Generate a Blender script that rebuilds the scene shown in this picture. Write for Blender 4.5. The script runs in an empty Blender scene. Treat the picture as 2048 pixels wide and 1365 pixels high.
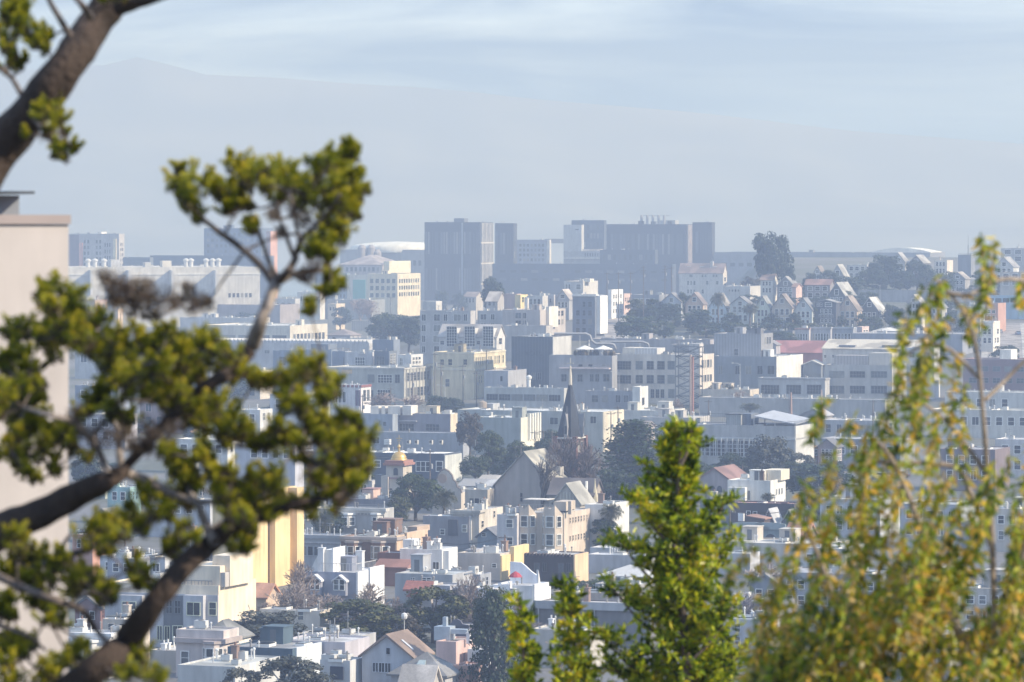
HAZE_COL, HAZE_DEN, HAZE_G, HAZE_ABS = (.34, .415, .57), 4.5e-4, 0.2, (.76, .655, .28)
SUN_EL, SUN_AZ, SUN_E, SKY_S, SKY_Z, SKY_O, CLOUD = 33, 107, 4.7, .21, 9.0, .40, (5.2, 6.7, 9.2)
FSTOP, EXPO = 5.6, 0.56
import bpy, math, random
from mathutils import Vector, Matrix
R = math.radians
rnd = random.Random(7)
sc = bpy.context.scene
col = sc.collection
# ---------------------------------------------------------------- camera geometry
F, H, CX, HY = 9000.0, 60.0, 1024.0, 430.0        # focal length in photo pixels, eye height, image centre, horizon row

def P(px, py, d):
    return Vector(((px-CX)/F*d, d, H-(py-HY)/F*d))

def sst(a, b, x):
    t = max(0., min(1., (x-a)/(b-a)))
    return t*t*(3-2*t)

def lerp_pts(pts, v):
    if v <= pts[0][0]: return pts[0][1]
    for (a, za), (b, zb) in zip(pts, pts[1:]):
        if v <= b: return za+(zb-za)*(v-a)/(b-a)
    return pts[-1][1]
HILL = [(1330, 0), (1725, 20), (2100, 30), (2400, 36), (2550, 36), (2950, 0)]
SLOPE = [(1330, 0), (1725, 20), (1800, 22), (1900, 21), (2350, 0)]
def terr(x, y):
    near = max(0., 57-.125*y)
    k = CX+x*F/max(y, 1)
    h = max(lerp_pts(SLOPE, y)*sst(-75, 18, x), lerp_pts(HILL, y)*sst(1395, 1530, k))
    return max(near, h)

def dist_at(px, yb):
    """distance at which the ground seen in column px sits at photo row yb"""
    d = 470.
    while d < 4600:
        x = (px-CX)/F*d
        if HY+(H-terr(x, d))*F/d <= yb: return d
        d += 4.
    return d
# ---------------------------------------------------------------- materials
MATS = {}
def nodes(name):
    m = bpy.data.materials.new(name); m.use_nodes = True
    nt = m.node_tree
    return m, nt, nt.nodes['Principled BSDF']

def _noise(nt, scale, mapscale=(1, 1, 1), detail=4, coord='Object'):
    tc = nt.nodes.new('ShaderNodeTexCoord'); mp = nt.nodes.new('ShaderNodeMapping')
    mp.inputs['Scale'].default_value = mapscale
    nz = nt.nodes.new('ShaderNodeTexNoise'); nz.inputs['Scale'].default_value = scale
    nz.inputs['Detail'].default_value = detail
    nt.links.new(tc.outputs[coord], mp.inputs[0]); nt.links.new(mp.outputs[0], nz.inputs[0])
    return nz.outputs[0]

def _range(nt, v, a, b, lo=.3, hi=.7):
    r = nt.nodes.new('ShaderNodeMapRange')
    r.inputs[1].default_value = lo; r.inputs[2].default_value = hi
    r.inputs[3].default_value = a; r.inputs[4].default_value = b
    nt.links.new(v, r.inputs[0]); return r.outputs[0]

def _mul(nt, a, b):
    m = nt.nodes.new('ShaderNodeMath'); m.operation = 'MULTIPLY'
    nt.links.new(a, m.inputs[0]); nt.links.new(b, m.inputs[1]); return m.outputs[0]

def _tint(nt, rgb, fac):
    m = nt.nodes.new('ShaderNodeVectorMath'); m.operation = 'SCALE'
    m.inputs[0].default_value = rgb[:3]; nt.links.new(fac, m.inputs['Scale']); return m.outputs[0]

def _mix(nt, a, b, fac):
    m = nt.nodes.new('ShaderNodeMix'); m.data_type = 'RGBA'
    for s, v in ((6, a), (7, b)):
        if isinstance(v, tuple): m.inputs[s].default_value = v[:3]+(1,)
        else: nt.links.new(v, m.inputs[s])
    nt.links.new(fac, m.inputs[0]); return m.outputs[2]

def _mix_mul(nt, a, rgb):
    m = nt.nodes.new('ShaderNodeVectorMath'); m.operation = 'MULTIPLY'; nt.links.new(a, m.inputs[0]); m.inputs[1].default_value = rgb; return m.outputs[0]

def wall(c, kind='paint'):
    """weathered wall or roof coat: blotches and vertical streaks in the paint itself"""
    g_ = .3*c[0]+.59*c[1]+.11*c[2]; k_ = 1.12 if kind == 'paint' and g_ > .2 else 1.; c = tuple(min(.82, (g_+(v-g_)*.85)*k_) for v in c)
    key = (kind,)+tuple(round(v, 3) for v in c)
    if key in MATS: return MATS[key]
    m, nt, b = nodes(kind)
    if kind == 'roofing':
        f = _mul(nt, _range(nt, _noise(nt, .18, detail=1), .70, 1.12, .44, .56), _range(nt, _noise(nt, 3.0), .84, 1.1))
    elif kind == 'brick':
        f = _mul(nt, _range(nt, _noise(nt, 2.2, (1, 1, 3)), .75, 1.2), _range(nt, _noise(nt, .3), .85, 1.1))
    elif kind == 'stucco':
        f = _mul(nt, _range(nt, _noise(nt, 5.0, (1, 1, .14)), .90, 1.06), _range(nt, _noise(nt, 1.6), .90, 1.06))
    elif kind == 'metal':
        f = _range(nt, _noise(nt, .5), .85, 1.1)
    elif kind == 'corrugated':
        w = nt.nodes.new('ShaderNodeTexWave'); w.inputs['Scale'].default_value = .32; w.inputs['Distortion'].default_value = .3
        tc = nt.nodes.new('ShaderNodeTexCoord'); nt.links.new(tc.outputs['Object'], w.inputs[0])
        f = _mul(nt, _range(nt, w.outputs[1], .78, 1.08, 0, 1), _range(nt, _noise(nt, .3), .85, 1.1))
    else:
        f = _mul(nt, _range(nt, _noise(nt, .22), .80, 1.10), _range(nt, _noise(nt, 1.0, (1, 1, .12)), .80, 1.08))
    nt.links.new(_tint(nt, c, f), b.inputs['Base Color'])
    b.inputs['Roughness'].default_value = .45 if kind == 'metal' else .85
    if kind in ('gold',): b.inputs['Metallic'].default_value = 1
    MATS[key] = m
    return m

def plain(c, rough=.7, metal=0., name='coat'):
    key = (name,)+tuple(c)+(rough, metal)
    if key in MATS: return MATS[key]
    m, nt, b = nodes(name)
    f = _range(nt, _noise(nt, 1.5), .88, 1.1)
    nt.links.new(_tint(nt, c, f), b.inputs['Base Color'])
    b.inputs['Roughness'].default_value = rough; b.inputs['Metallic'].default_value = metal
    MATS[key] = m
    return m

def glass():
    if 'glass' in MATS: return MATS['glass']
    m, nt, b = nodes('window_glass')
    oi = nt.nodes.new('ShaderNodeObjectInfo')
    r = nt.nodes.new('ShaderNodeValToRGB')
    e = r.color_ramp.elements
    e[0].position = 0; e[0].color = (.025, .03, .035, 1)
    e[1].position = 1; e[1].color = (.30, .29, .26, 1)
    for p, c in ((.45, .05), (.62, .09), (.80, .16)):
        k = e.new(p); k.color = (c*.9, c, c*1.08, 1)
    nt.links.new(oi.outputs['Random'], r.inputs[0])
    f = _range(nt, _noise(nt, .9), .7, 1.2)
    mm = nt.nodes.new('ShaderNodeVectorMath'); mm.operation = 'SCALE'
    nt.links.new(r.outputs[0], mm.inputs[0]); nt.links.new(f, mm.inputs['Scale'])
    nt.links.new(mm.outputs[0], b.inputs['Base Color'])
    b.inputs['Roughness'].default_value = .12
    MATS['glass'] = m
    return m

def leafmat(name, cols, rough=.55, trans=.35, var_scale=.35):
    """foliage: hue differs from leaf to leaf (random per face island) and from clump to clump"""
    if name in MATS: return MATS[name]
    m, nt, b = nodes(name)
    g = nt.nodes.new('ShaderNodeNewGeometry')
    r = nt.nodes.new('ShaderNodeValToRGB'); r.color_ramp.interpolation = 'LINEAR'
    e = r.color_ramp.elements
    e[0].position = 0; e[0].color = cols[0]+(1,)
    e[1].position = 1; e[1].color = cols[-1]+(1,)
    for i, c in enumerate(cols[1:-1]):
        k = e.new((i+1)/(len(cols)-1)); k.color = c+(1,)
    mx = nt.nodes.new('ShaderNodeMath'); mx.operation = 'MULTIPLY_ADD'
    n = _range(nt, _noise(nt, var_scale, detail=2), -.22, .22, .35, .65)
    mx.inputs[1].default_value = .8
    nt.links.new(g.outputs['Random Per Island'], mx.inputs[0]); nt.links.new(n, mx.inputs[2])
    ad = nt.nodes.new('ShaderNodeMath'); ad.operation = 'ADD'; ad.inputs[1].default_value = .1; ad.use_clamp = True
    nt.links.new(mx.outputs[0], ad.inputs[0]); nt.links.new(ad.outputs[0], r.inputs[0])
    nt.links.new(r.outputs[0], b.inputs['Base Color'])
    b.inputs['Roughness'].default_value = rough
    if trans:
        t = nt.nodes.new('ShaderNodeBsdfTranslucent'); nt.links.new(r.outputs[0], t.inputs[0])
        ms = nt.nodes.new('ShaderNodeMixShader'); ms.inputs[0].default_value = trans
        nt.links.new(b.outputs[0], ms.inputs[1]); nt.links.new(t.outputs[0], ms.inputs[2])
        nt.links.new(ms.outputs[0], nt.nodes['Material Output'].inputs[0])
    MATS[name] = m
    return m

def bark(c, name='bark', scale=6):
    key = (name,)+tuple(c)
    if key in MATS: return MATS[key]
    m, nt, b = nodes(name)
    f = _mul(nt, _range(nt, _noise(nt, scale, (1, 1, .35)), .55, 1.35), _range(nt, _noise(nt, scale*4), .8, 1.15))
    nt.links.new(_tint(nt, c, f), b.inputs['Base Color']); b.inputs['Roughness'].default_value = .9
    bp = nt.nodes.new('ShaderNodeBump'); bp.inputs['Distance'].default_value = .02
    nt.links.new(f, bp.inputs['Height']); nt.links.new(bp.outputs[0], b.inputs['Normal'])
    MATS[key] = m
    return m

WHITE = (.78, .77, .74); TRIM = (.74, .73, .70); TAR = (.10, .10, .10); SILVER = (.60, .60, .58)
GRAVEL = (.34, .32, .29); FRM = (.50, .50, .49); GALV = (.5, .51, .52); WOOD = (.10, .07, .05)
# ---------------------------------------------------------------- mesh builder
class MB:
    def __init__(s): s.v = []; s.f = []; s.mi = []; s.m = 0
    def face(s, *pts):
        k = len(s.v); s.v += [tuple(p) for p in pts]; s.f.append(tuple(range(k, k+len(pts)))); s.mi.append(s.m)
    def box(s, x0, x1, y0, y1, z0, z1, bottom=False):
        k = len(s.v)
        s.v += [(x0, y0, z0), (x1, y0, z0), (x1, y1, z0), (x0, y1, z0), (x0, y0, z1), (x1, y0, z1), (x1, y1, z1), (x0, y1, z1)]
        fs = [(0, 1, 5, 4), (1, 2, 6, 5), (2, 3, 7, 6), (3, 0, 4, 7), (4, 5, 6, 7), (3, 2, 1, 0)]
        for q in fs: s.f.append(tuple(k+i for i in q)); s.mi.append(s.m)
    def prism(s, poly, z0, z1):
        """poly: counter-clockwise (x, y) list"""
        k = len(s.v); n = len(poly)
        s.v += [(x, y, z0) for x, y in poly]+[(x, y, z1) for x, y in poly]
        for i in range(n):
            j = (i+1) % n; s.f.append((k+i, k+j, k+n+j, k+n+i)); s.mi.append(s.m)
        s.f.append(tuple(k+n+i for i in range(n))); s.mi.append(s.m)
        s.f.append(tuple(k+n-1-i for i in range(n))); s.mi.append(s.m)
    def extrude_xz(s, poly, y0, y1):
        """poly: (x, z) outline seen from the front, counter-clockwise"""
        k = len(s.v); n = len(poly)
        s.v += [(x, y0, z) for x, z in poly]+[(x, y1, z) for x, z in poly]
        for i in range(n):
            j = (i+1) % n; s.f.append((k+j, k+i, k+n+i, k+n+j)); s.mi.append(s.m)
        s.f.append(tuple(k+i for i in range(n))); s.mi.append(s.m)
        s.f.append(tuple(k+n+n-1-i for i in range(n))); s.mi.append(s.m)
    def extrude_yz(s, poly, x0, x1):
        k = len(s.v); n = len(poly)
        s.v += [(x1, y, z) for y, z in poly]+[(x0, y, z) for y, z in poly]
        for i in range(n):
            j = (i+1) % n; s.f.append((k+j, k+i, k+n+i, k+n+j)); s.mi.append(s.m)
        s.f.append(tuple(k+i for i in range(n))); s.mi.append(s.m)
        s.f.append(tuple(k+n+n-1-i for i in range(n))); s.mi.append(s.m)
    def lathe(s, prof, x, y, n=12):
        """prof: (r, z) from bottom to top"""
        k = len(s.v)
        for r, z in prof:
            for i in range(n):
                a = 2*math.pi*i/n; s.v.append((x+r*math.cos(a), y+r*math.sin(a), z))
        for q in range(len(prof)-1):
            for i in range(n):
                j = (i+1) % n
                s.f.append((k+q*n+i, k+q*n+j, k+q*n+n+j, k+q*n+n+i)); s.mi.append(s.m)
        s.f.append(tuple(k+(len(prof)-1)*n+i for i in range(n))); s.mi.append(s.m)
    def cyl(s, x, y, z0, z1, r, n=8): s.lathe([(r, z0), (r, z1)], x, y, n)
    def tube(s, pts, n=6):
        """pts: (Vector, radius) along a limb"""
        k = len(s.v); up = Vector((.13, .21, .97))
        for i, (p, r) in enumerate(pts):
            a = pts[max(0, i-1)][0]; b = pts[min(len(pts)-1, i+1)][0]
            t = (b-a).normalized() if (b-a).length > 1e-9 else Vector((0, 0, 1))
            u = t.cross(up)
            if u.length < 1e-3: u = t.cross(Vector((1, 0, 0)))
            u.normalize(); w = t.cross(u)
            for j in range(n):
                q = 2*math.pi*j/n; s.v.append(tuple(p+u*(r*math.cos(q))+w*(r*math.sin(q))))
        for i in range(len(pts)-1):
            for j in range(n):
                j2 = (j+1) % n
                s.f.append((k+i*n+j, k+i*n+j2, k+i*n+n+j2, k+i*n+n+j)); s.mi.append(s.m)
        e = k+(len(pts)-1)*n
        s.f.append(tuple(e+j for j in range(n))); s.mi.append(s.m)
    def mesh(s, name, mats, smooth=False):
        me = bpy.data.meshes.new(name); me.from_pydata(s.v, [], s.f)
        for m in mats: me.materials.append(m)
        if len(mats) > 1: me.polygons.foreach_set('material_index', s.mi)
        if smooth: me.polygons.foreach_set('use_smooth', [True]*len(s.f))
        me.update(); return me
    def build(s, name, mats, parent=None, smooth=False):
        if not isinstance(mats, (list, tuple)): mats = [mats]
        return link(name, s.mesh(name, mats, smooth), parent)

def link(name, data, parent=None, loc=None, rz=None):
    o = bpy.data.objects.new(name, data); col.objects.link(o)
    if parent is not None: o.parent = parent
    if loc is not None: o.location = loc
    if rz is not None: o.rotation_euler.z = rz
    return o

def tag(o, label, cat, group=None):
    o['label'] = label; o['category'] = cat
    if group: o['group'] = group
    return o

def thing(name, label, cat, loc, rz=0., group=None):
    o = link(name, None, None, loc, rz); o.empty_display_size = .5
    return tag(o, label, cat, group)

def struct(o): o['kind'] = 'structure'; return o

def copy_thing(root, loc, rz=None, scale=None, label=None):
    r = root.copy(); col.objects.link(r); r.location = loc
    if rz is not None: r.rotation_euler.z = rz
    if scale is not None: r.scale = scale
    if label: r['label'] = label
    for ch in root.children:
        c = ch.copy(); col.objects.link(c); c.parent = r
        for g in ch.children:
            d = g.copy(); col.objects.link(d); d.parent = c
    return r
# ---------------------------------------------------------------- windows
WMESH = {}
def win_mesh(w, h, style, fc, split):
    """opening seen from -y, centred in x, sill at z=0. Returns (frame mesh, pane mesh or None)"""
    key = (round(w, 1), round(h, 1), style, fc, split)
    if key in WMESH: return WMESH[key]
    w, h = max(.3, key[0]), max(.3, key[1])
    fr, pn = MB(), MB()
    t = min(.11, w*.1) if style != 'W' else min(.2, w*.13)
    o = -.09
    fr.box(-w/2-t, -w/2, o, .0, -t, h+t); fr.box(w/2, w/2+t, o, .0, -t, h+t)
    fr.box(-w/2, w/2, o, 0, h, h+t); fr.box(-w/2, w/2, o-.05, 0, -t, 0)
    b = .07
    if style in 'dW': fr.box(-w/2, w/2, -.07, -.012, h*.5-b/2, h*.5+b/2)
    if style in 'c':
        fr.box(-b/2, b/2, -.07, -.012, 0, h)
    if style in 'gG':
        nx = max(2, round(w/(.9 if w < 6 else 1.4))); nz = max(2, round(h/.9)); b = .1
        for i in range(1, nx): x = -w/2+w*i/nx; fr.box(x-b/2, x+b/2, -.07, -.012, 0, h)
        for i in range(1, nz): z = h*i/nz; fr.box(-w/2, w/2, -.065, -.012, z-b/2, z+b/2)
    if not split: fr.m = 1; pn = fr
    pn.face((-w/2, -.01, 0), (w/2, -.01, 0), (w/2, -.01, h), (-w/2, -.01, h))
    fm = plain(fc, .6, 0, 'frame_paint')
    if split: r = (fr.mesh('window', [fm]), pn.mesh('pane', [glass()]))
    else: r = (fr.mesh('window', [fm, glass()]), None)
    WMESH[key] = r
    return r
# ---------------------------------------------------------------- buildings
class B:
    def __init__(s, label, x0, x1, x2, yt, yb, c, roof='flat', ye=None, rc=None, win=(), cat='building', name='building',
                 group=None, th=20., d=None, par=.45, gear=0, kind='paint', cor=None, split=None, minD=5.):
        s.d = d if d else dist_at(x1, yb)
        s.t = R(th); s.s, s.c = math.sin(s.t), math.cos(s.t)
        s.xc = (x1-CX)/F*s.d
        s.W = s.u(x0); s.D = max(minD, s.v(x2)) if x2 > x1 else minD
        s.z0 = min(terr(s.xc, s.d), terr(s.xc-s.W*s.c, s.d+s.W*s.s))
        s.split = (s.d < 1150) if split is None else split
        s.col = c; s.wm = wall(c, kind); s.rm = wall(rc or GRAVEL, 'roofing')
        s.zt = s.z(yt); s.h = s.zt
        s.root = thing(name, label, cat, (s.xc, s.d, s.z0), -s.t, group)
        mb = MB(); rf = MB(); W, D = s.W, s.D
        s.ze = s.z(ye) if ye else s.zt
        if roof == 'flat':
            p = min(par, .22 if s.d < 1200 else .4); s.zr = s.zt-p; k = .22
            mb.prism([(-W, 0), (0, 0), (0, D), (-W, D)], -1.5, s.zr)
            mb.box(-W, 0, 0, k, s.zr, s.zt); mb.box(-W, 0, D-k, D, s.zr, s.zt)
            mb.box(-W, -W+k, k, D-k, s.zr, s.zt); mb.box(-k, 0, k, D-k, s.zr, s.zt)
            rf.box(-W+k, -k, k, D-k, s.zr-.02, s.zr+.03)
        elif roof == 'gf':
            e = s.ze; g = s.zt; o = .4; t = .22; s.zr = e
            mb.extrude_xz([(-W, -1.5), (0, -1.5), (0, e), (-W/2, g-.15), (-W, e)], 0, D)
            dx = o; dz = (g-e)/(W/2)*o
            rf.extrude_xz([(-W/2, g-.13), (dx, e-dz-.0), (dx, e-dz+t), (-W/2, g+t)], -o, D+o)
            rf.extrude_xz([(-W-dx, e-dz), (-W/2, g-.13), (-W/2, g+t), (-W-dx, e-dz+t)], -o, D+o)
        elif roof == 'gs':
            e = s.ze; g = s.zt; o = .4; t = .22; s.zr = e
            mb.extrude_yz([(0, -1.5), (D, -1.5), (D, e), (D/2, g-.15), (0, e)], -W, 0)
            dz = (g-e)/(D/2)*o
            rf.extrude_yz([(-o, e-dz), (D/2, g-.13), (D/2, g+t), (-o, e-dz+t)], -W-o, o)
            rf.extrude_yz([(D/2, g-.13), (D+o, e-dz), (D+o, e-dz+t), (D/2, g+t)], -W-o, o)
        elif roof in ('hip', 'pyr'):
            e = s.ze; g = s.zt; o = .45; s.zr = e
            mb.prism([(-W, 0), (0, 0), (0, D), (-W, D)], -1.5, e)
            r = min(W, D)/2 if roof == 'hip' else None
            if roof == 'pyr': a = b = (-W/2, D/2, g)
            elif W >= D: a, b = (-W+r, D/2, g), (-r, D/2, g)
            else: a, b = (-W/2, r, g), (-W/2, D-r, g)
            q = [(-W-o, -o, e), (o, -o, e), (o, D+o, e), (-W-o, D+o, e)]
            rf.box(-W-o, o, -o, D+o, e-.2, e)
            if roof == 'pyr':
                for i in range(4): rf.face(q[i], q[(i+1) % 4], a)
            elif W >= D:
                rf.face(q[0], q[1], b, a); rf.face(q[1], q[2], b); rf.face(q[2], q[3], a, b); rf.face(q[3], q[0], a)
            else:
                rf.face(q[0], q[1], a); rf.face(q[1], q[2], b, a); rf.face(q[2], q[3], b); rf.face(q[3], q[0], a, b)
        elif roof == 'shed':          # high edge at yt on the left, low edge ye on the right
            e = s.ze; g = s.zt; s.zr = e
            mb.extrude_xz([(-W, -1.5), (0, -1.5), (0, e), (-W, g)], 0, D)
            rf.extrude_xz([(-W-.3, g+.01), (.3, e+.01), (.3, e+.2), (-W-.3, g+.2)], -.3, D+.3)
        mb.build('wall', s.wm, s.root)
        s.roof = rf.build('roof', s.rm, s.root)
        if cor: s.cornice(yt, *cor)
        for w in win: s.win(*w)
        if roof == 'flat' and name not in ('far_building', 'fence', 'footbridge', 'retaining_wall'): gear = min(24, int(gear*1.4)+2+int(s.W*s.D/90))
        if gear: s.gear(gear)
    def u(s, px, v=0.):
        """metres left of the front right corner of column px, on the plane v metres behind the front"""
        k = (px-CX)/F
        return ((s.xc+v*s.s)-k*(s.d+v*s.c))/(s.c+k*s.s)
    def v(s, px):
        k = (px-CX)/F
        return (k*s.d-s.xc)/(s.s-k*s.c)
    def z(s, py, u=0., v=0.):
        return H-(py-HY)/F*(s.d+u*s.s+v*s.c)-s.z0
    def win(s, f, xa, ya, xb, yb, nx=1, ny=1, style='d', fill=.6, fc=None, v=0., fy=None):
        fc = fc or (TRIM if style in 'WG' else (.16, .17, .18) if style == 'g' else tuple(min(.7, c*1.12+.03) for c in s.col))
        fy = fy or (fill if ny > 1 else .86)
        if nx == 1: fill = .86
        if f == 'f':
            a, b = -s.u(xa, v), -s.u(xb, v); zt, zb = s.z(ya, -a, v), s.z(yb, -a, v)
        else:
            a, b = s.v(xa), s.v(xb); zt, zb = s.z(ya, 0, a), s.z(yb, 0, a)
        w = (b-a)/nx; h = (zt-zb)/ny
        if w < .2 or h < .2: return
        for i in range(nx):
            for j in range(ny):
                jw = 1.; st_ = style
                if nx*ny > 3 and style in 'dWc':
                    k_ = rnd.random()
                    if k_ < .06: continue
                    jw = rnd.choice((1., 1., .88, 1.08)); st_ = 'c' if k_ > .9 else style
                me, pn = win_mesh(w*fill*jw, h*fy, st_, fc, s.split)
                x = a+w*(i+.5); z = zb+h*(j+.5)-h*fy/2
                loc = (x, v, z) if f == 'f' else (0, x, z)
                o = link('window', me, s.root, loc, 0 if f == 'f' else R(90))
                if pn: link('pane', pn, o)
    def box(s, name, xa, xb, yt, v, dv, c, yb=None, kind='paint', rc=None):
        """upright block whose front stands v metres behind the facade"""
        a, b = -s.u(xa, v), -s.u(xb, v)
        zt = s.z(yt, -b, v); zb = s.zr if yb is None else s.z(yb, -b, v)
        mb = MB(); mb.box(a, b, v, v+dv, zb, zt); mats = [wall(c, kind)]
        if rc: mb.m = 1; mb.box(a-.15, b+.15, v-.15, v+dv+.15, zt+.003, zt+.2); mats.append(wall(rc, 'roofing'))
        return mb.build(name, mats, s.root)
    def bay(s, xa, xb, yt, yb, dep=.9, c=None, win=True, rc=None, rows=1, style='W', fc=TRIM):
        a, b = -s.u(xa), -s.u(xb); zt, zb = s.z(yt, -b), s.z(yb, -b); k = min(dep, (b-a)*.3)
        poly = [(a, 0), (a+k, -dep), (b-k, -dep), (b, 0)]
        mb = MB(); mb.prism(poly, zb, zt)
        mb.m = 1; mb.prism([(a-.2, -.0), (a+k-.1, -dep-.22), (b-k+.1, -dep-.22), (b+.2, -.0)], zt, zt+.35)
        o = mb.build('bay_window', [wall(c or s.col), wall(rc or TRIM)], s.root)
        if win:
            hh = (zt-zb)/rows
            for r_ in range(rows):
                wh = min(2.1, hh*.62); z = zb+hh*r_+hh*.5-wh/2
                me, pn = win_mesh((b-a-2*k)*.78, wh, style, fc, True); w = link('window', me, o, ((a+b)/2, -dep-.003, z)); link_p(pn, w)
                L = math.hypot(k, dep); me, pn = win_mesh(L*.62, wh, style, fc, True)
                w = link('window', me, o, (b-k/2, -dep/2, z), math.atan2(dep, k)); link_p(pn, w)
                w = link('window', me, o, (a+k/2, -dep/2, z), -math.atan2(dep, k)); link_p(pn, w)
        return o
    def cornice(s, py, h=.5, out=.45, c=TRIM, dent=False):
        z = s.z(py); mb = MB(); W, D = s.W, s.D
        mb.box(-W-.1, out, -out, -.004, z-h*.5, z+.06); mb.box(-W-.05, out*.6, -out*.6, -.006, z-h, z-h*.5-.002)
        mb.box(.004, out, 0.002, D*.25, z-h*.5, z+.06)
        if dent:
            n = int(W/.7)
            for i in range(n): x = -W+.3+i*W/n; mb.box(x, x+.18, -out*.5, -.007, z-h-.35, z-h-.003)
        mb.build('cornice', wall(c), s.root)
    def band(s, py, h=.25, out=.12, c=TRIM, name='trim_band'):
        z = s.z(py); mb = MB(); mb.box(-s.W, out, -out, -.003, z-h/2, z+h/2); mb.box(.003, out, .001, s.D, z-h/2, z+h/2)
        mb.build(name, wall(c), s.root)
    def gear(s, n, seed=None):
        r = random.Random(seed or int(s.xc*7+s.d))
        W, D, z = s.W, s.D, s.zr
        if W < 3 or D < 4: return
        for i in range(n):
            x = -r.uniform(.12, .88)*W; y = r.uniform(.12, .88)*D; k = r.random()
            mb = MB()
            if W > 8 and D > 8 and k > .93:
                a, b, hh = r.uniform(1., 1.6), r.uniform(1.2, 2.2), r.uniform(1.8, 2.6)
                mb.box(x-a, x+a, y-b, y+b, z, z+hh); mb.box(x-a-.12, x+a+.12, y-b-.12, y+b+.12, z+hh+.002, z+hh+.14); mb.m = 1; mb.box(x-.42, x+.42, y-b-.03, y-b-.003, z+.05, z+1.9)
                mb.build('stair_house', [wall(s.col), plain((.12, .13, .14))], s.root)
            elif W > 8 and k > .89:
                mb.lathe([(.06, z), (.06, z+r.uniform(2, 3.2))], x, y, 5); zz_ = z+2.2; mb.box(x-.7, x+.7, y-.03, y+.03, zz_, zz_+.06); mb.box(x-.45, x+.45, y-.03, y+.03, zz_-.4, zz_-.34)
                mb.build('aerial', plain((.3, .3, .3)), s.root)
            elif W > 16 and .85 < k < .86:
                rr, hh = r.uniform(.7, 1.1), r.uniform(1.4, 2.); mb.lathe([(rr, z+.5), (rr, z+.5+hh), (.1, z+.9+hh)], x, y, 12)
                for q_ in (-1, 1): mb.box(x+q_*rr*.6-.07, x+q_*rr*.6+.07, y-.07, y+.07, z, z+.499)
                mb.build('water_tank', plain(r.choice([(.3, .25, .2), (.45, .46, .47)])), s.root)
            elif k < .55:
                hh = r.uniform(.5, 1.3); rr = r.uniform(.07, .14); mb.lathe([(rr, z), (rr, z+hh), (rr*1.7, z+hh), (rr*1.7, z+hh+.18), (.02, z+hh+.3)], x, y, 7)
                mb.build('vent_pipe', plain(r.choice([GALV, (.25, .24, .23), (.66, .66, .64)]), .5), s.root)
            elif k < .72:
                a, b, hh = r.uniform(.6, 1.1), r.uniform(.8, 1.6), r.uniform(.25, .4)
                mb.box(x-a, x+a, y-b, y+b, z, z+hh); mb.m = 1
                mb.box(x-a+.1, x+a-.1, y-b+.1, y+b-.1, z+hh+.003, z+hh+.12)
                mb.build('skylight', [plain(TRIM), glass()], s.root)
            elif k < .88:
                a, b, hh = r.uniform(.5, 1.), r.uniform(.4, .9), r.uniform(.7, 1.3)
                mb.box(x-a, x+a, y-b, y+b, z+.2, z+hh); mb.box(x-a*.8, x+a*.8, y-b*.8, y+b*.8, z, z+.199)
                mb.m = 1; mb.cyl(x, y, z+hh+.002, z+hh+.1, min(a, b)*.75, 12)
                mb.build('air_conditioner', [plain((.55, .55, .53), .5), plain((.12, .12, .12))], s.root)
            else:
                a, b, hh = r.uniform(.35, .5), r.uniform(.35, .6), r.uniform(1.1, 2.)
                mb.box(x-a, x+a, y-b, y+b, z, z+hh); mb.box(x-a-.1, x+a+.1, y-b-.1, y+b+.1, z+hh+.002, z+hh+.15)
                mb.m = 1; mb.cyl(x, y, z+hh+.152, z+hh+.55, .16, 8)
                mb.build('chimney', [wall(r.choice([s.col, (.26, .17, .13), (.5, .48, .44)])), plain((.2, .12, .09))], s.root)
    def chimney(s, px, yt, v, w=.8, c=(.55, .53, .5), pots=1):
        x = -s.u(px, v); zt = s.z(yt, -x, v); mb = MB()
        mb.box(x-w/2, x+w/2, v, v+w, s.zr-.3, zt); mb.box(x-w/2-.08, x+w/2+.08, v-.08, v+w+.08, zt+.002, zt+.15)
        mb.m = 1
        for i in range(pots): mb.cyl(x+(i-(pots-1)/2)*.45, v+w/2, zt+.152, zt+.6, .14, 8)
        return mb.build('chimney', [wall(c), plain(GALV)], s.root)
    def rail(s, xa, xb, yt, v, yb=None, c=(.6, .6, .58), dv=0):
        a, b = -s.u(xa, v), -s.u(xb, v); zt = s.z(yt, -b, v); zb = s.zr if yb is None else s.z(yb, -b, v)
        mb = MB(); mb.box(a, b, v, v+.06, zt-.08, zt); n = max(2, int((b-a)/.5))
        for i in range(n+1): x = a+(b-a)*i/n; mb.box(x-.025, x+.025, v+.01, v+.05, zb, zt-.082)
        if dv:
            mb.box(b-.06, b, v+.062, v+dv, zt-.08, zt)
            for i in range(1, int(dv/.5)+1): mb.box(b-.05, b-.01, v+.5*i-.025, v+.5*i+.025, zb, zt-.082)
        mb.build('railing', plain(c), s.root)
    def part(s, name, mb, mats): return mb.build(name, mats, s.root)

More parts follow.
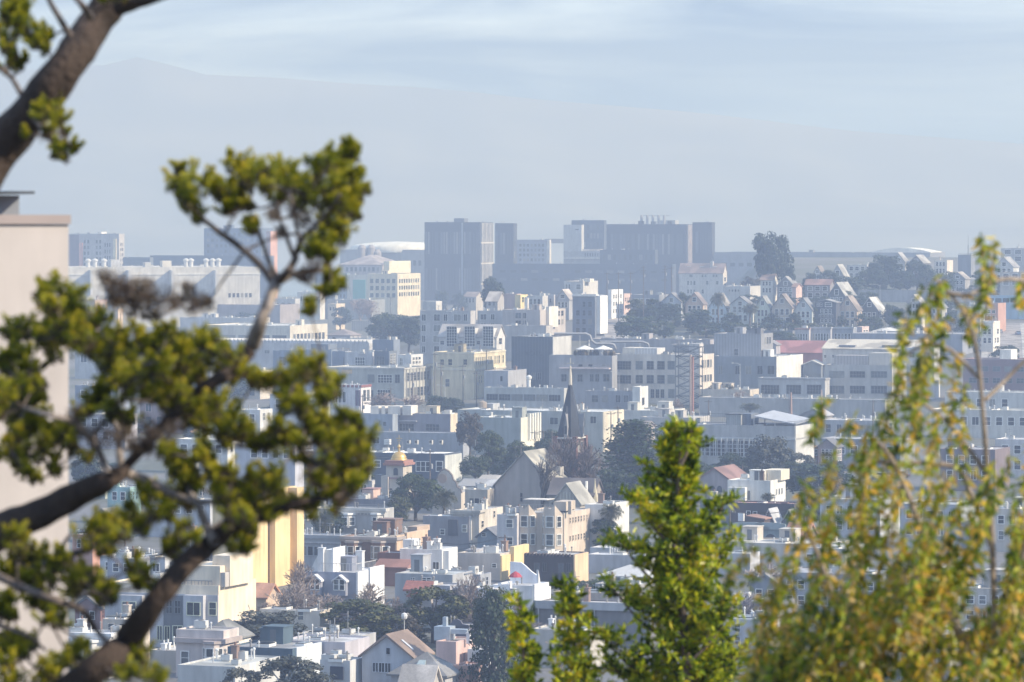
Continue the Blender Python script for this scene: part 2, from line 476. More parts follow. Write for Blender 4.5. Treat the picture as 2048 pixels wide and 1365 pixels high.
def link_p(pn, w):
    if pn: link('pane', pn, w)
def fins(s, n, xa, xb, yt, yb, c, f='s', out=.35, w=.5, name='fin'):
    """upright fins on a facade, all one ribbed screen"""
    mb = MB()
    if f == 's':
        a, b = s.v(xa), s.v(xb); zt, zb = s.z(yt, 0, a), s.z(yb, 0, a)
        for i in range(n): y = a+(b-a)*(i+.5)/n; mb.box(.004, out, y-w/2, y+w/2, zb, zt)
    else:
        a, b = -s.u(xa), -s.u(xb); zt, zb = s.z(yt, -b), s.z(yb, -b)
        for i in range(n): x = a+(b-a)*(i+.5)/n; mb.box(x-w/2, x+w/2, -out, -.004, zb, zt)
    return mb.build(name, wall(c), s.root)
B.fins = fins
def sidebox(s, name, xa, xb, yt, yb, out, c, at=0.):
    a, b = s.v(xa), s.v(xb); zt = s.z(yt, 0, a); zb = -1.4 if yb is None else s.z(yb, 0, a)
    mb = MB(); mb.box(at+.003, at+out, a, b, zb, zt); return mb.build(name, wall(c), s.root)
B.sidebox = sidebox
def text3d(body, size, mat, parent, loc, name='lettering', depth=.06, sx=1.):
    cu = bpy.data.curves.new('t', 'FONT'); cu.body = body; cu.size = size; cu.extrude = depth; cu.align_x = 'CENTER'
    o = bpy.data.objects.new('t', cu); col.objects.link(o)
    me = bpy.data.meshes.new_from_object(o.evaluated_get(bpy.context.evaluated_depsgraph_get()))
    bpy.data.objects.remove(o); bpy.data.curves.remove(cu)
    me.materials.clear(); me.materials.append(mat)
    r = link(name, me, parent, loc); r.rotation_euler = (R(90), 0, 0); r.scale = (sx, 1, 1); return r
# ---------------------------------------------------------------- trees of the middle distance
def rv(r):
    while True:
        v = Vector((r.uniform(-1, 1), r.uniform(-1, 1), r.uniform(-1, 1)))
        if .05 < v.length < 1: return v.normalized()

def card(mb, p, n, s, r, asp=1.0):
    t = n.cross(rv(r))
    if t.length < .05: t = n.orthogonal()
    t.normalize(); b = n.cross(t)
    t = t*s; b = b*s*asp
    k = r.uniform(.5, .9)
    mb.face(p-t-b*k, p+t*k-b, p+t+b*k, p-t*k+b)

TREE = {}
def tree_mesh(kind, seed):
    key = (kind, seed)
    if key in TREE: return TREE[key]
    r = random.Random(seed*31+len(kind)); tk, cr = MB(), MB(); V = Vector
    if kind in ('round', 'dense', 'euc', 'cone', 'shrub'):
        top = {'round': .22, 'dense': .12, 'euc': .22, 'cone': .04, 'shrub': .03}[kind]
        blobs = []
        nb = {'round': 34, 'dense': 46, 'euc': 40, 'cone': 52, 'shrub': 26}[kind]
        for i in range(nb):
            f = r.random()
            if kind == 'cone':
                z = .04+.94*f; rad = .46*(1-f)**.55*(.35+.65*min(1, f*6)); a = r.uniform(0, 6.28); q = rad*r.uniform(.45, .95)
                blobs.append((V((q*math.cos(a), q*math.sin(a), z)), .10+.08*(1-f)))
            else:
                d = rv(r); q = r.uniform(.35, .86)**.6
                zc = (1+top)/2; hh = (1-top)/2
                p = V((d.x*.40*q, d.y*.40*q, zc+d.z*hh*.84*q))
                if kind == 'euc': p.x *= .7+.5*(p.z-top)/(1-top); p.y *= .7+.5*(p.z-top)/(1-top)
                if kind == 'shrub' and p.z < .2: p.z = .2*r.random()
                blobs.append((p, r.uniform(.085, .16)))
        n = {'round': 130, 'dense': 150, 'euc': 120, 'cone': 110, 'shrub': 130}[kind]
        for p, q in blobs:
            for i in range(n):
                d = rv(r)
                if d.z < -.3 and r.random() < .5: d.z = -d.z
                e = p+V((d.x, d.y, d.z*.8))*q*r.uniform(.6, 1.08)
                card(cr, e, (d+rv(r)*.7).normalized(), r.uniform(.011, .021), r)
        base = V((0, 0, -.03))
        tk.tube([(base, .035), (V((.01, 0, top*.6)), .027), (V((0, .01, top+.12)), .02), (V((.02, 0, .65)), .008)], 7)
        for p, q in blobs[::3]:
            z0 = top*.7+.35*max(0, p.z-top)*r.uniform(.6, 1)
            m = V((p.x*.45, p.y*.45, z0+(p.z-z0)*.6))
            tk.tube([(V((0, 0, z0)), .014), (m, .009), (p, .004)], 5)
    elif kind == 'layer':                     # cypress / cedar with shelves of foliage
        for i in range(30):
            f = i/29; z = .1+.88*f; a0 = r.uniform(0, 6.28); L = .48*(1-f)**.6*r.uniform(.75, 1.05)*(.6+.4*min(1, f*5))+.02
            for k in range(6):
                a = a0+k*1.05+r.uniform(-.3, .3); l = L*r.uniform(.75, 1.1)
                e = V((math.cos(a)*l, math.sin(a)*l, z+.02+.05*l)); s0 = V((0, 0, z-.02))
                tk.tube([(s0, .006), (s0.lerp(e, .5)+V((0, 0, .004)), .004), (e, .0015)], 4)
                for j in range(int(26+90*l)):
                    t = r.uniform(.25, 1.03); sp = .075*(1.15-t*.6)
                    p = s0.lerp(e, t)+V((r.gauss(0, sp), r.gauss(0, sp), r.uniform(-.006, .014)))
                    card(cr, p, (V((0, 0, 1))+rv(r)*.75).normalized(), r.uniform(.010, .019), r, .7)
        tk.tube([(V((0, 0, -.03)), .03), (V((0, 0, .3)), .022), (V((.01, 0, .7)), .01), (V((0, 0, .99)), .003)], 7)
    elif kind == 'bare':
        def grow(p, d, L, rad, depth):
            q = p+d*L*.5+rv(r)*L*.06; e = q+(d+rv(r)*.18).normalized()*L*.5
            (tk if depth < 2 else cr).tube([(p, rad), (q, rad*.8), (e, rad*.6)], 5 if depth < 2 else 3)
            if depth >= 5: return
            if depth == 4: n = 4
            n = 4 if depth in (0, 1, 4) else 3
            for i in range(n+(1 if depth == 0 else 0)):
                dd = (d+rv(r)*(.62 if depth else .5)+V((0, 0, .16))).normalized()
                grow(p.lerp(e, r.uniform(.55, 1)) if i else e, dd, L*r.uniform(.6, .8), max(.0034, rad*.62), depth+1)
        grow(V((0, 0, -.02)), V((0, 0, 1)), .27, .026, 0)
    elif kind == 'palm':
        tk.tube([(V((0, 0, -.03)), .026), (V((.004, 0, .3)), .02), (V((0, .004, .72)), .018), (V((0, 0, .80)), .022)], 8)
        top = V((0, 0, .80))
        for i in range(74):
            f = i/73; el = 1.35-2.5*f+r.uniform(-.15, .15); a = i*2.4
            d = V((math.cos(a)*math.cos(el), math.sin(a)*math.cos(el), math.sin(el)))
            L = r.uniform(.15, .20); pts = []; p = top.copy(); dd = d.copy()
            for k in range(6):
                pts.append(p.copy()); p = p+dd*L/5; dd = (dd+V((0, 0, -.16))).normalized()
            side = d.cross(V((0, 0, 1))); side = side.normalized() if side.length > .05 else V((1, 0, 0))
            for k in range(5):
                w0 = .03*math.sin(.5+k*.5); w1 = .03*math.sin(.5+(k+1)*.5)
                for sg in (-1, 1):
                    for q in (0, .5):
                        b0 = pts[k].lerp(pts[k+1], q); b1 = pts[k].lerp(pts[k+1], q+.3)
                        tip = pts[k].lerp(pts[k+1], min(1, q+.6))+side*sg*(w0*1.5+.012)+V((0, 0, -.018*k))
                        cr.face(b0, b1, tip)
    zm = max(v[2] for v in tk.v+cr.v); rm = sorted(max(abs(v[0]), abs(v[1])) for v in cr.v)[int(len(cr.v)*.985)]
    for m_ in (tk, cr): m_.v = [(x*.5/rm, y*.5/rm, z/zm) for x, y, z in m_.v]
    TREE[key] = (tk.mesh('trunk', [None], True), cr.mesh('crown', [None]))
    return TREE[key]

LEAF = {
 'oak':   [(.010, .022, .005), (.030, .056, .010), (.072, .095, .020)],
 'dark':  [(.007, .018, .008), (.018, .040, .014), (.036, .062, .020)],
 'olive': [(.026, .034, .010), (.066, .078, .018), (.115, .112, .030)],
 'grey':  [(.028, .036, .028), (.062, .070, .054), (.14, .14, .11)],
 'rust':  [(.032, .028, .017), (.068, .052, .032), (.085, .07, .035)],
 'palm':  [(.030, .040, .016), (.070, .078, .034), (.14, .115, .055)],
}
TWIG = (.22, .17, .15); BARK = (.11, .085, .065); PALE = (.30, .27, .23)
nt_ = 0
def tree(kind, px, yt, yb, w, label, tone='oak', group=None, d=None, name=None, cat='tree', bk=None, depth=None):
    """a tree w photo pixels wide whose top reaches row yt, standing where the ground shows at row yb"""
    global nt_
    nt_ += 1
    d = d or dist_at(px, yb)
    x = (px-CX)/F*d; g = terr(x, d)
    h = H-(yt-HY)/F*d-g; wm = w/F*d
    nm = name or {'palm': 'palm_tree', 'bare': 'bare_tree', 'layer': 'cedar_tree', 'cone': 'cypress_tree', 'shrub': 'shrub'}.get(kind, 'tree')
    o = thing(nm, label, cat, (x, d, g), nt_*2.1, group)
    tm, cm = tree_mesh(kind, nt_ % 3)
    k = 1.04
    for n, me, mt in (('trunk', tm, bark(bk or (TWIG if kind == 'bare' else BARK), 'bark', 3)),
                      ('crown', cm, bark(bk or TWIG, 'twig_bark', 3) if kind == 'bare' else leafmat('leaf_'+tone, LEAF[tone], .6, .2))):
        c = link(n, me, o); c.scale = (wm*k, wm*k, h)
        c.material_slots[0].link = 'OBJECT'; c.material_slots[0].material = mt
    return o
# ---------------------------------------------------------------- poles, lamps, cars
def pole(px, yt, yb, label, arms=2, c=(.13, .10, .08), d=None, group='wooden utility poles along the streets', aw=2.2):
    d = d or dist_at(px, yb); x = (px-CX)/F*d; g = terr(x, d); h = H-(yt-HY)/F*d-g
    o = thing('utility_pole', label, 'utility pole', (x, d, g), R(-20), group)
    mb = MB(); mb.lathe([(.17, -.5), (.16, h*.5), (.12, h)], 0, 0, 7); mb.build('post', bark(c, 'pole_wood'), o)
    for i in range(arms):
        z = h-.5-i*1.3; mb = MB(); mb.box(-aw/2, aw/2, -.19, -.13, z-.07, z+.07)
        mb.m = 1
        for k in (-.46, -.25, .25, .46): mb.cyl(aw*k, -.16, z+.072, z+.26, .05, 6)
        mb.build('crossarm', [bark(c, 'pole_wood'), plain((.35, .36, .38))], o)
    if arms: mb = MB(); mb.lathe([(.24, h-4.2), (.26, h-4.1), (.26, h-3.2), (.1, h-3.05)], .42, 0, 9); mb.build('transformer', plain((.33, .34, .35)), o)
    return o, Vector((x, d, g+h-.3))

def mast(px, yt, yb, label, name='flagpole', r=.09, c=(.5, .5, .5), d=None, cat='pole', group=None):
    d = d or dist_at(px, yb); x = (px-CX)/F*d; g = terr(x, d); h = H-(yt-HY)/F*d-g
    o = thing(name, label, cat, (x, d, g), 0, group); mb = MB(); mb.lathe([(r*1.3, -.3), (r, h*.6), (r*.6, h)], 0, 0, 8); mb.build('post', plain(c, .5), o)
    return o, h

def lamp(px, yt, yb, label, arm=2.2, d=None):
    o, h = mast(px, yt, yb, label, 'street_lamp', .09, (.45, .46, .46), d, 'street lamp', 'street lamps')
    mb = MB(); V = Vector
    mb.tube([(V((0, 0, h-.4)), .06), (V((-arm*.3, 0, h+.1)), .05), (V((-arm, 0, h+.25)), .04)], 6); mb.build('arm', plain((.45, .46, .46), .5), o)
    mb = MB(); mb.box(-arm-.55, -arm+.1, -.14, .14, h+.14, h+.32); mb.build('lamp_head', plain((.6, .6, .58), .4), o)
    return o

CARM = {}
def car(px, yb, label, c, rz, d=None, group='cars parked along the streets'):
    d = d or dist_at(px, yb); x = (px-CX)/F*d; g = terr(x, d)
    o = thing('parked_car', label, 'car', (x, d, g+.03), rz, group)
    mb = MB()
    mb.extrude_yz([(-2.2, .3), (2.2, .3), (2.25, .7), (2.1, .88), (1.2, .95), (-1.9, .98), (-2.2, .8)], -.88, .88)
    mb.build('body', plain(c, .3, 0, 'car_paint'), o)
    mb = MB(); mb.extrude_yz([(-1.75, .983), (1.1, .953), (.35, 1.42), (-1.2, 1.45)], -.74, .74); mb.m = 1
    mb.extrude_yz([(-1.22, 1.453), (.37, 1.423), (.3, 1.47), (-1.1, 1.5)], -.70, .70)
    mb.build('cabin', [glass(), plain(c, .3, 0, 'car_paint')], o)
    if 'w' not in CARM:
        w = MB(); k = len(w.v); n = 14
        for xx in (-.1, .1):
            for i in range(n): a = 2*math.pi*i/n; w.v.append((xx, .33*math.cos(a), .33*math.sin(a)))
        for i in range(n): j = (i+1) % n; w.f.append((i, j, n+j, n+i)); w.mi.append(0)
        w.f.append(tuple(range(n))); w.mi.append(1); w.f.append(tuple(range(2*n-1, n-1, -1))); w.mi.append(1)
        CARM['w'] = w.mesh('wheel', [plain((.02, .02, .02), .8), plain((.35, .35, .36), .4, .6)])
    for sx in (-.85, .85):
        for sy in (-1.4, 1.35): link('wheel', CARM['w'], o, (sx, sy, .33))
    for sx in (-.6, .6):
        mb = MB(); mb.box(sx-.18, sx+.18, -2.235, -2.19, .62, .76); mb.build('tail_light', plain((.35, .02, .02), .3), o)
        mb = MB(); mb.box(sx-.2, sx+.2, 2.19, 2.27, .62, .76); mb.build('headlight', plain((.7, .7, .68), .2), o)
    return o

def wire(a, b, label, n=3, sag=.8, gap=.5):
    """a span of cables between two points"""
    mb = MB()
    for k in range(n):
        off = Vector(((k-(n-1)/2)*gap, 0, 0)); pts = []
        for i in range(13):
            t = i/12; p = a.lerp(b, t)+off; p.z -= sag*4*t*(1-t); pts.append((p, .022))
        mb.tube(pts, 3)
    o = mb.build('power_line', plain((.03, .03, .03)))
    tag(o, label, 'cable', 'cables strung between utility poles')
# ---------------------------------------------------------------- ground, water, hills, sky, haze
mb = MB()
xs = [-1600, -900, -520, -380]+list(range(-280, 300, 14))+[380, 520, 900, 1600]
ys = [-60, -20, 0, 20, 60]+list(range(100, 460, 60))+list(range(460, 2960, 25))+[3100, 3300]
nx = len(xs)
for y in ys:
    for x in xs: mb.v.append((x, y, terr(x, y)))
for j in range(len(ys)-1):
    for i in range(nx-1):
        mb.f.append((j*nx+i, j*nx+i+1, (j+1)*nx+i+1, (j+1)*nx+i)); mb.mi.append(0)
m, nt, b = nodes('city_ground')
f = _range(nt, _noise(nt, .02), 0, 1, .4, .6)
c1 = _mix(nt, (.14, .135, .13), (.085, .092, .065), f)
f2 = _range(nt, _noise(nt, .4), .75, 1.2)
mm = nt.nodes.new('ShaderNodeVectorMath'); mm.operation = 'SCALE'; nt.links.new(c1, mm.inputs[0]); nt.links.new(f2, mm.inputs['Scale'])
nt.links.new(mm.outputs[0], b.inputs['Base Color']); b.inputs['Roughness'].default_value = .95
struct(mb.build('ground', m, None, True))
mb = MB(); mb.face((-9000, 3300, -.01), (9000, 3300, -.01), (9000, 5200, -.01), (-9000, 5200, -.01))
m, nt, b = nodes('bay_water'); b.inputs['Base Color'].default_value = (.10, .15, .19, 1); b.inputs['Roughness'].default_value = .25
bp = nt.nodes.new('ShaderNodeBump'); bp.inputs['Strength'].default_value = .3
nt.links.new(_noise(nt, .15), bp.inputs['Height']); nt.links.new(bp.outputs[0], b.inputs['Normal'])
struct(mb.build('water', m))
# far shore and hills beyond the bay
FD = 7000.
mb = MB()
rr = random.Random(3)
ridge = [(-1500, 205), (-600, 170), (0, 150), (140, 128), (215, 132), (250, 121), (285, 112), (325, 122), (375, 148), (480, 153), (560, 156), (640, 163), (760, 171), (850, 175), (950, 185),
         (1060, 198), (1180, 208), (1400, 226), (1700, 262), (2200, 300), (3600, 330)]
xs2 = [-5200+i*50 for i in range(209)]
rows = 10
for j in range(rows+1):
    t = j/rows; y = 5000+t*1600
    for x in xs2:
        px = CX+x*F/6600; yt = lerp_pts(ridge, px)
        zr = H-(yt-HY)*6600/F
        z = -1 if j == 0 else max(45*sst(0, .2, t), zr*(t**1.6)+(math.sin(x*.011+t*5)*9+math.sin(x*.031+2+t*9)*6+math.sin(x*.083)*2)*math.sin(t*3.14)*min(1, zr/200))
        mb.v.append((x, y, z))
n2 = len(xs2)
for j in range(rows):
    for i in range(n2-1): mb.f.append((j*n2+i, j*n2+i+1, (j+1)*n2+i+1, (j+1)*n2+i)); mb.mi.append(0)
m, nt, b = nodes('far_hill_cover')
nt.links.new(_mix(nt, (.17, .205, .25), (.215, .245, .28), _range(nt, _noise(nt, .004), 0, 1, .4, .6)), b.inputs['Base Color']); b.inputs['Roughness'].default_value = 1
struct(mb.build('hills', m, None, True))
# air: one closed box of even haze round the camera and everything built
mb = MB(); mb.box(-5400, 5400, -80, 6800, -3, 308)
m = bpy.data.materials.new('haze_air'); m.use_nodes = True; nt = m.node_tree
for n in list(nt.nodes):
    if n.type == 'BSDF_PRINCIPLED': nt.nodes.remove(n)
pv = nt.nodes.new('ShaderNodeVolumePrincipled')
pv.inputs['Color'].default_value = HAZE_COL+(1,); pv.inputs['Density'].default_value = HAZE_DEN; pv.inputs['Anisotropy'].default_value = HAZE_G
pv.inputs['Absorption Color'].default_value = HAZE_ABS+(1,); pv.inputs['Density Attribute'].default_value = ''; pv.inputs['Temperature Attribute'].default_value = ''
nt.links.new(pv.outputs[0], nt.nodes['Material Output'].inputs['Volume'])
hz = mb.build('haze', m); hz['kind'] = 'stuff'
hz.display_type = 'WIRE'
# sky with thin high cloud
w = bpy.data.worlds.new('World'); sc.world = w; w.use_nodes = True; nt = w.node_tree
bg = nt.nodes['Background']
tc = nt.nodes.new('ShaderNodeTexCoord')
mp = nt.nodes.new('ShaderNodeMapping'); mp.inputs['Scale'].default_value = (1, 1, SKY_Z); mp.inputs['Location'].default_value = (0, 0, SKY_O); nt.links.new(tc.outputs['Generated'], mp.inputs[0])
sk = nt.nodes.new('ShaderNodeTexSky'); sk.sky_type = 'NISHITA'; sk.sun_disc = False
sk.sun_elevation = R(SUN_EL); sk.sun_rotation = R(SUN_AZ); sk.air_density = 1.0; sk.dust_density = .6; sk.ozone_density = 1.6
nt.links.new(mp.outputs[0], sk.inputs[0])
m2 = nt.nodes.new('ShaderNodeMapping'); m2.inputs['Scale'].default_value = (7, 7, 62); m2.inputs['Rotation'].default_value = (0, R(5), 0)
nt.links.new(tc.outputs['Generated'], m2.inputs[0])
nz = nt.nodes.new('ShaderNodeTexNoise'); nz.inputs['Scale'].default_value = 1.; nz.inputs['Detail'].default_value = 5; nz.inputs['Roughness'].default_value = .58; nz.inputs['Distortion'].default_value = .6
nt.links.new(m2.outputs[0], nz.inputs[0])
cf = _range(nt, nz.outputs[0], 0, .62, .38, .68)
sx_ = nt.nodes.new('ShaderNodeSeparateXYZ'); nt.links.new(tc.outputs['Generated'], sx_.inputs[0]); cf = _mul(nt, cf, _range(nt, sx_.outputs[2], .12, 1, .012, .046))
mx = nt.nodes.new('ShaderNodeMix'); mx.data_type = 'RGBA'; nt.links.new(cf, mx.inputs[0]); nt.links.new(_mix_mul(nt, sk.outputs[0], (.92, 1.02, 1.14)), mx.inputs[6]); mx.inputs[7].default_value = CLOUD+(1,)
nt.links.new(mx.outputs[2], bg.inputs[0]); bg.inputs[1].default_value = SKY_S
# sun
sd = bpy.data.lights.new('sun', 'SUN'); sd.energy = SUN_E; sd.angle = R(.53); sd.color = (1, .90, .77)
so = bpy.data.objects.new('sun', sd); col.objects.link(so)
ds = Vector((math.sin(R(SUN_AZ))*math.cos(R(SUN_EL)), math.cos(R(SUN_AZ))*math.cos(R(SUN_EL)), math.sin(R(SUN_EL))))
so.rotation_euler = ds.to_track_quat('Z', 'Y').to_euler(); so.location = (200, 200, 200)
# camera: level, with lens shift, so uprights stay upright; the near branches fall out of focus
cd = bpy.data.cameras.new('camera'); co = bpy.data.objects.new('camera', cd); col.objects.link(co); sc.camera = co
co.location = (0, 0, H); co.rotation_euler = (R(90), 0, 0)
cd.sensor_fit = 'HORIZONTAL'; cd.sensor_width = 36; cd.lens = F/2048*36; cd.shift_y = -(682.5-HY)/2048
cd.clip_start = .5; cd.clip_end = 30000
cd.dof.use_dof = True; cd.dof.focus_distance = 1100; cd.dof.aperture_fstop = FSTOP
sc.view_settings.view_transform = 'Standard'; sc.view_settings.look = 'None'; sc.view_settings.gamma = 1; sc.view_settings.use_curve_mapping = False
sc.view_settings.exposure = EXPO
sc.cycles.max_bounces = 6; sc.cycles.volume_bounces = 1; sc.cycles.transparent_max_bounces = 4; sc.cycles.caustics_reflective = False; sc.cycles.caustics_refractive = False
sc.cycles.use_denoising = True
# ---------------------------------------------------------------- beyond the hill: waterfront district and far shore
DARK = (.035, .042, .055); SLATE = (.09, .11, .14); CONC = (.40, .39, .37); CREAM = (.58, .53, .43); PALE = (.48, .48, .47)
q = B('pale hospital block with pink stair shaft, left beyond the white warehouse', 136, 238, 249, 468, 0, (.42, .41, .42), d=2950, name='hospital', win=[('f', 166, 478, 180, 536, 2, 5, 'n'), ('f', 190, 478, 204, 536, 2, 5, 'n'), ('f', 208, 484, 222, 536, 3, 4, 'n'), ('s', 240, 484, 247, 536, 2, 5, 'n')])
q.box('stair_shaft', 158, 165, 486, -1., 1.2, (.75, .38, .30), yb=560); q.box('cladding_panel', 226, 232, 478, -.8, .9, (.75, .66, .45), yb=545)
q.box('cladding_panel', 136, 158, 470, -.5, .6, (.20, .15, .17), yb=560); q.box('plant_room', 195, 203, 464, 3, 8, WHITE); q.gear(6)
q = B('long white laboratory warehouse with projecting fins, left of the cypress tip', 120, 520, 520, 534, 0, (.52, .51, .48), d=2420, th=-14, minD=60, rc=(.5, .5, .5), name='warehouse', gear=0)
for x in (186, 262, 348, 436): q.box('fin_wall', x-5, x, 541, -7, 7.0, (.5, .5, .5), yb=590)
q.band(548, .8, .3, (.6, .6, .58)); q.win('f', 455, 586, 505, 596, 6, 1, 'n')
for x in (176, 190, 208, 372, 382, 412, 425, 437): 
    mb = MB(); u = -q.u(x, 10); mb.lathe([(1.2, q.zr), (1.2, q.zr+3.2), (1.7, q.zr+3.4), (1.7, q.zr+4.2), (.4, q.zr+5)], u, 10, 8); mb.build('roof_ventilator', plain((.55, .56, .57), .4), q.root)
q.box('plant_room', 222, 240, 520, 14, 12, (.46, .46, .46)); q.box('plant_room', 290, 302, 525, 12, 8, (.5, .5, .48)); q.box('plant_room', 325, 343, 522, 12, 8, (.62, .58, .5))
q = B('slate blue office slab with orange lift tower, seen through the cypress', 408, 522, 545, 457, 0, (.09, .13, .2), d=3080, name='office_block', win=[('f', 412, 464, 518, 520, 12, 5, 'n')])
q.sidebox('lift_tower', 533, 547, 463, None, 3, (.60, .30, .18))
q = B('round white roofed arena left of the dark office tower', 680, 850, 866, 500, 0, (.30, .31, .33), d=3150, name='arena', cat='arena', win=[('f', 700, 520, 845, 532, 14, 1, 'n')])
mb = MB(); W, D = q.W, max(q.D, 60); mb.lathe([(W*.52, q.zt-2), (W*.53, q.zt+1.5), (W*.45, q.zt+3.6), (W*.25, q.zt+5), (.5, q.zt+5.6)], -W*.5, D*.5, 40); mb.build('dome_roof', wall((.7, .7, .68)), q.root, True)
q = B('beige hall with hipped grey roof below three steel silos', 678, 765, 812, 511, 0, (.42, .38, .38), d=2900, ye=530, roof='hip', rc=(.33, .29, .3), name='industrial_hall', win=[('f', 690, 534, 760, 544, 8, 1, 'n')])
q.sidebox('end_bay', 767, 810, 523, None, 4, (.8, .7, .52))
for x in (724, 742, 754):
    d = 2990; X = (x-CX)/F*d; o = thing('silo', {724: 'steel silo left of the cluster behind the beige hall', 742: 'middle steel silo behind the beige hall', 754: 'shortest steel silo at the right behind the beige hall'}[x], 'silo', (X, d, 0), 0, 'steel silos')
    mb = MB(); mb.lathe([(2.9, 0), (2.9, 38 if x < 750 else 35), (1.5, 40 if x < 750 else 37)], 0, 0, 16); mb.build('shell', wall((.33, .32, .35), 'corrugated'), o)
    mb = MB(); mb.lathe([(2.97, 12), (2.97, 12.4)], 0, 0, 16); mb.build('hoop', plain((.3, .3, .3)), o)
q = B('low glass office with teal panes left of the cream block', 630, 694, 700, 547, 0, (.16, .24, .30), d=2750, name='office_block', win=[('f', 664, 552, 692, 598, 4, 4, 'n')])
for (a, b_, t, lab) in ((694, 735, 552, 'teal glazed curtain wall office with cream parapet'), ):
    q = B(lab, a, b_, b_+3, t-2, 0, (.62, .58, .5), d=2700, name='office_block'); mb = MB(); W = q.W
    mb.box(-W*.7, -W*.1, -.3, -.003, -1, q.zt-3); mb.build('curtain_wall', plain((.12, .42, .38), .15, 0, 'teal_glass'), q.root)
q = B('cream concrete office with lit rows of square windows, beside the dark tower', 735, 795, 841, 548, 0, (.66, .58, .42), d=2650, name='office_block', win=[('f', 738, 555, 793, 598, 5, 3, 'n'), ('s', 797, 556, 839, 596, 9, 3, 'n')])
# the two dark towers
q = B('dark glass office tower with ribbed lit flank, left one', 849, 960, 986, 445, 0, DARK, d=3000, name='office_tower', cat='tower', win=[('f', 850, 450, 922, 595, 14, 2, 'n'), ('f', 927, 450, 958, 595, 6, 2, 'n')])
q.box('joint', 922.5, 925.5, 446, -.5, .5, (.3, .34, .4), yb=600)
q.fins(9, 961, 985, 446, 605, (.52, .50, .47), out=.9, w=.9); mb = MB()
for z in (.25, .5, .75): mb.box(.01, .8, .1, q.D-.1, q.zt*z-.5, q.zt*z+.5)
mb.build('floor_band', wall((.52, .5, .47)), q.root)
q.box('plant_room', 908, 928, 437, 6, 8, (.12, .14, .18)); q.gear(10)
q = B('dark glass wing attached right of the left tower', 990, 1027, 1034, 447, 0, DARK, d=2960, name='office_tower', cat='tower', win=[('f', 990, 452, 1026, 595, 7, 2, 'n'), ('s', 1028, 452, 1033, 590, 2, 6, 'n')]); q.gear(4)
q = B('mid rise grey office between the towers at the foot of the bridge', 1034, 1092, 1099, 480, 0, (.25, .27, .32), d=2940, name='office_block', win=[('f', 1037, 486, 1090, 525, 7, 4, 'n')])
q.sidebox('pale_end', 1093, 1098, 480, None, 1.5, (.6, .58, .54))
o = thing('sky_bridge', 'covered bridge joining the grey office to the pale stair tower', 'bridge', P(1128, 487, 2960), R(-4)); mb = MB(); mb.box(-12.5, 3.5, 0, 6, 0, 2.6); mb.build('deck', wall((.2, .22, .27)), o); mb = MB(); mb.box(-12.5, 3.5, -.1, 6.1, 2.65, 2.95); mb.build('roof', wall((.28, .3, .34)), o)
q = B('pale stair tower right of the bridge', 1127, 1163, 1168, 450, 0, (.42, .43, .45), d=2930, name='office_tower', cat='tower', win=[('f', 1150, 458, 1158, 461, 1, 1, 'n')])
q = B('slate office tower behind the pale stair tower', 1143, 1208, 1213, 441, 0, (.06, .08, .115), d=3060, name='office_tower', cat='tower', win=[('f', 1166, 446, 1206, 498, 6, 3, 'n')]); q.gear(3)
q = B('widest dark glass tower with roof plant, right one', 1213, 1373, 1385, 449, 0, DARK, d=3000, name='office_tower', cat='tower', win=[('f', 1215, 455, 1371, 590, 26, 2, 'n')])
q.fins(5, 1374, 1384, 450, 605, (.5, .42, .38), out=.9, w=.9); q.gear(14)
mb = MB()
for i in range(5): mb.cyl(-q.W*.62+i*4, 10, q.zr, q.zr+6.5, .9, 8); mb.box(-q.W*.62+i*4-.1, -q.W*.62+i*4+3.9, 9.9, 10.1, q.zr+6.0, q.zr+6.3)
mb.build('exhaust_stack', plain((.3, .31, .33)), q.root); q.box('plant_room', 1320, 1350, 441, 10, 8, (.3, .32, .34))
q = B('dark glass wing attached right of the widest tower', 1385, 1424, 1430, 445, 0, DARK, d=2960, name='office_tower', cat='tower', win=[('f', 1386, 450, 1422, 590, 7, 2, 'n')]); q.gear(4)
q = B('balconied low block with pale ledges below the pale stair tower', 1128, 1200, 1204, 503, 0, (.3, .31, .33), d=2900, name='office_block', win=[('f', 1168, 506, 1198, 514, 6, 1, 'n')]); q.band(517, .8, .8, (.6, .58, .54)); q.box('roof_terrace', 1165, 1200, 499, 2, 6, (.62, .52, .44))
q = B('dark podium block at the foot of the widest tower', 1200, 1310, 1316, 500, 0, (.05, .065, .09), d=2870, name='office_block', win=[('f', 1203, 506, 1308, 560, 10, 3, 'n')])
q = B('long dark parking structure in front of the towers', 985, 1345, 1352, 529, 0, (.055, .075, .11), d=2780, name='parking_garage', cat='garage', win=[('f', 995, 540, 1340, 546, 16, 1, 'n'), ('f', 995, 556, 1340, 562, 16, 1, 'n')]); q.gear(5)
q = B('long pale terminal shed with curved white roof, behind the eucalyptus', 1428, 1860, 1890, 506, 0, (.20, .22, .26), d=2900, name='terminal_shed', cat='shed', win=[('f', 1440, 525, 1850, 534, 24, 1, 'n')])
mb = MB(); W = q.W; pts = []
for i in range(13): t = i/12; pts.append((-W*.27+W*.27*t, q.zt+.5+2.6*math.sin(t*3.14)))
mb.extrude_xz([(-W*.27, q.zt+.05), (0, q.zt+.05)]+[(x, z) for x, z in reversed(pts)], 2, 30); mb.build('curved_roof', wall((.7, .7, .68)), q.root); q.gear(4)
q = B('dark low waterfront shed below the slate blue slab', 300, 540, 548, 512, 0, (.10, .13, .17), d=2880, name='terminal_shed', cat='shed'); q.gear(12)
q = B('grey blue waterfront shed behind the white laboratory', 246, 300, 306, 515, 0, (.14, .17, .2), d=2860, name='terminal_shed', cat='shed'); q.gear(4)
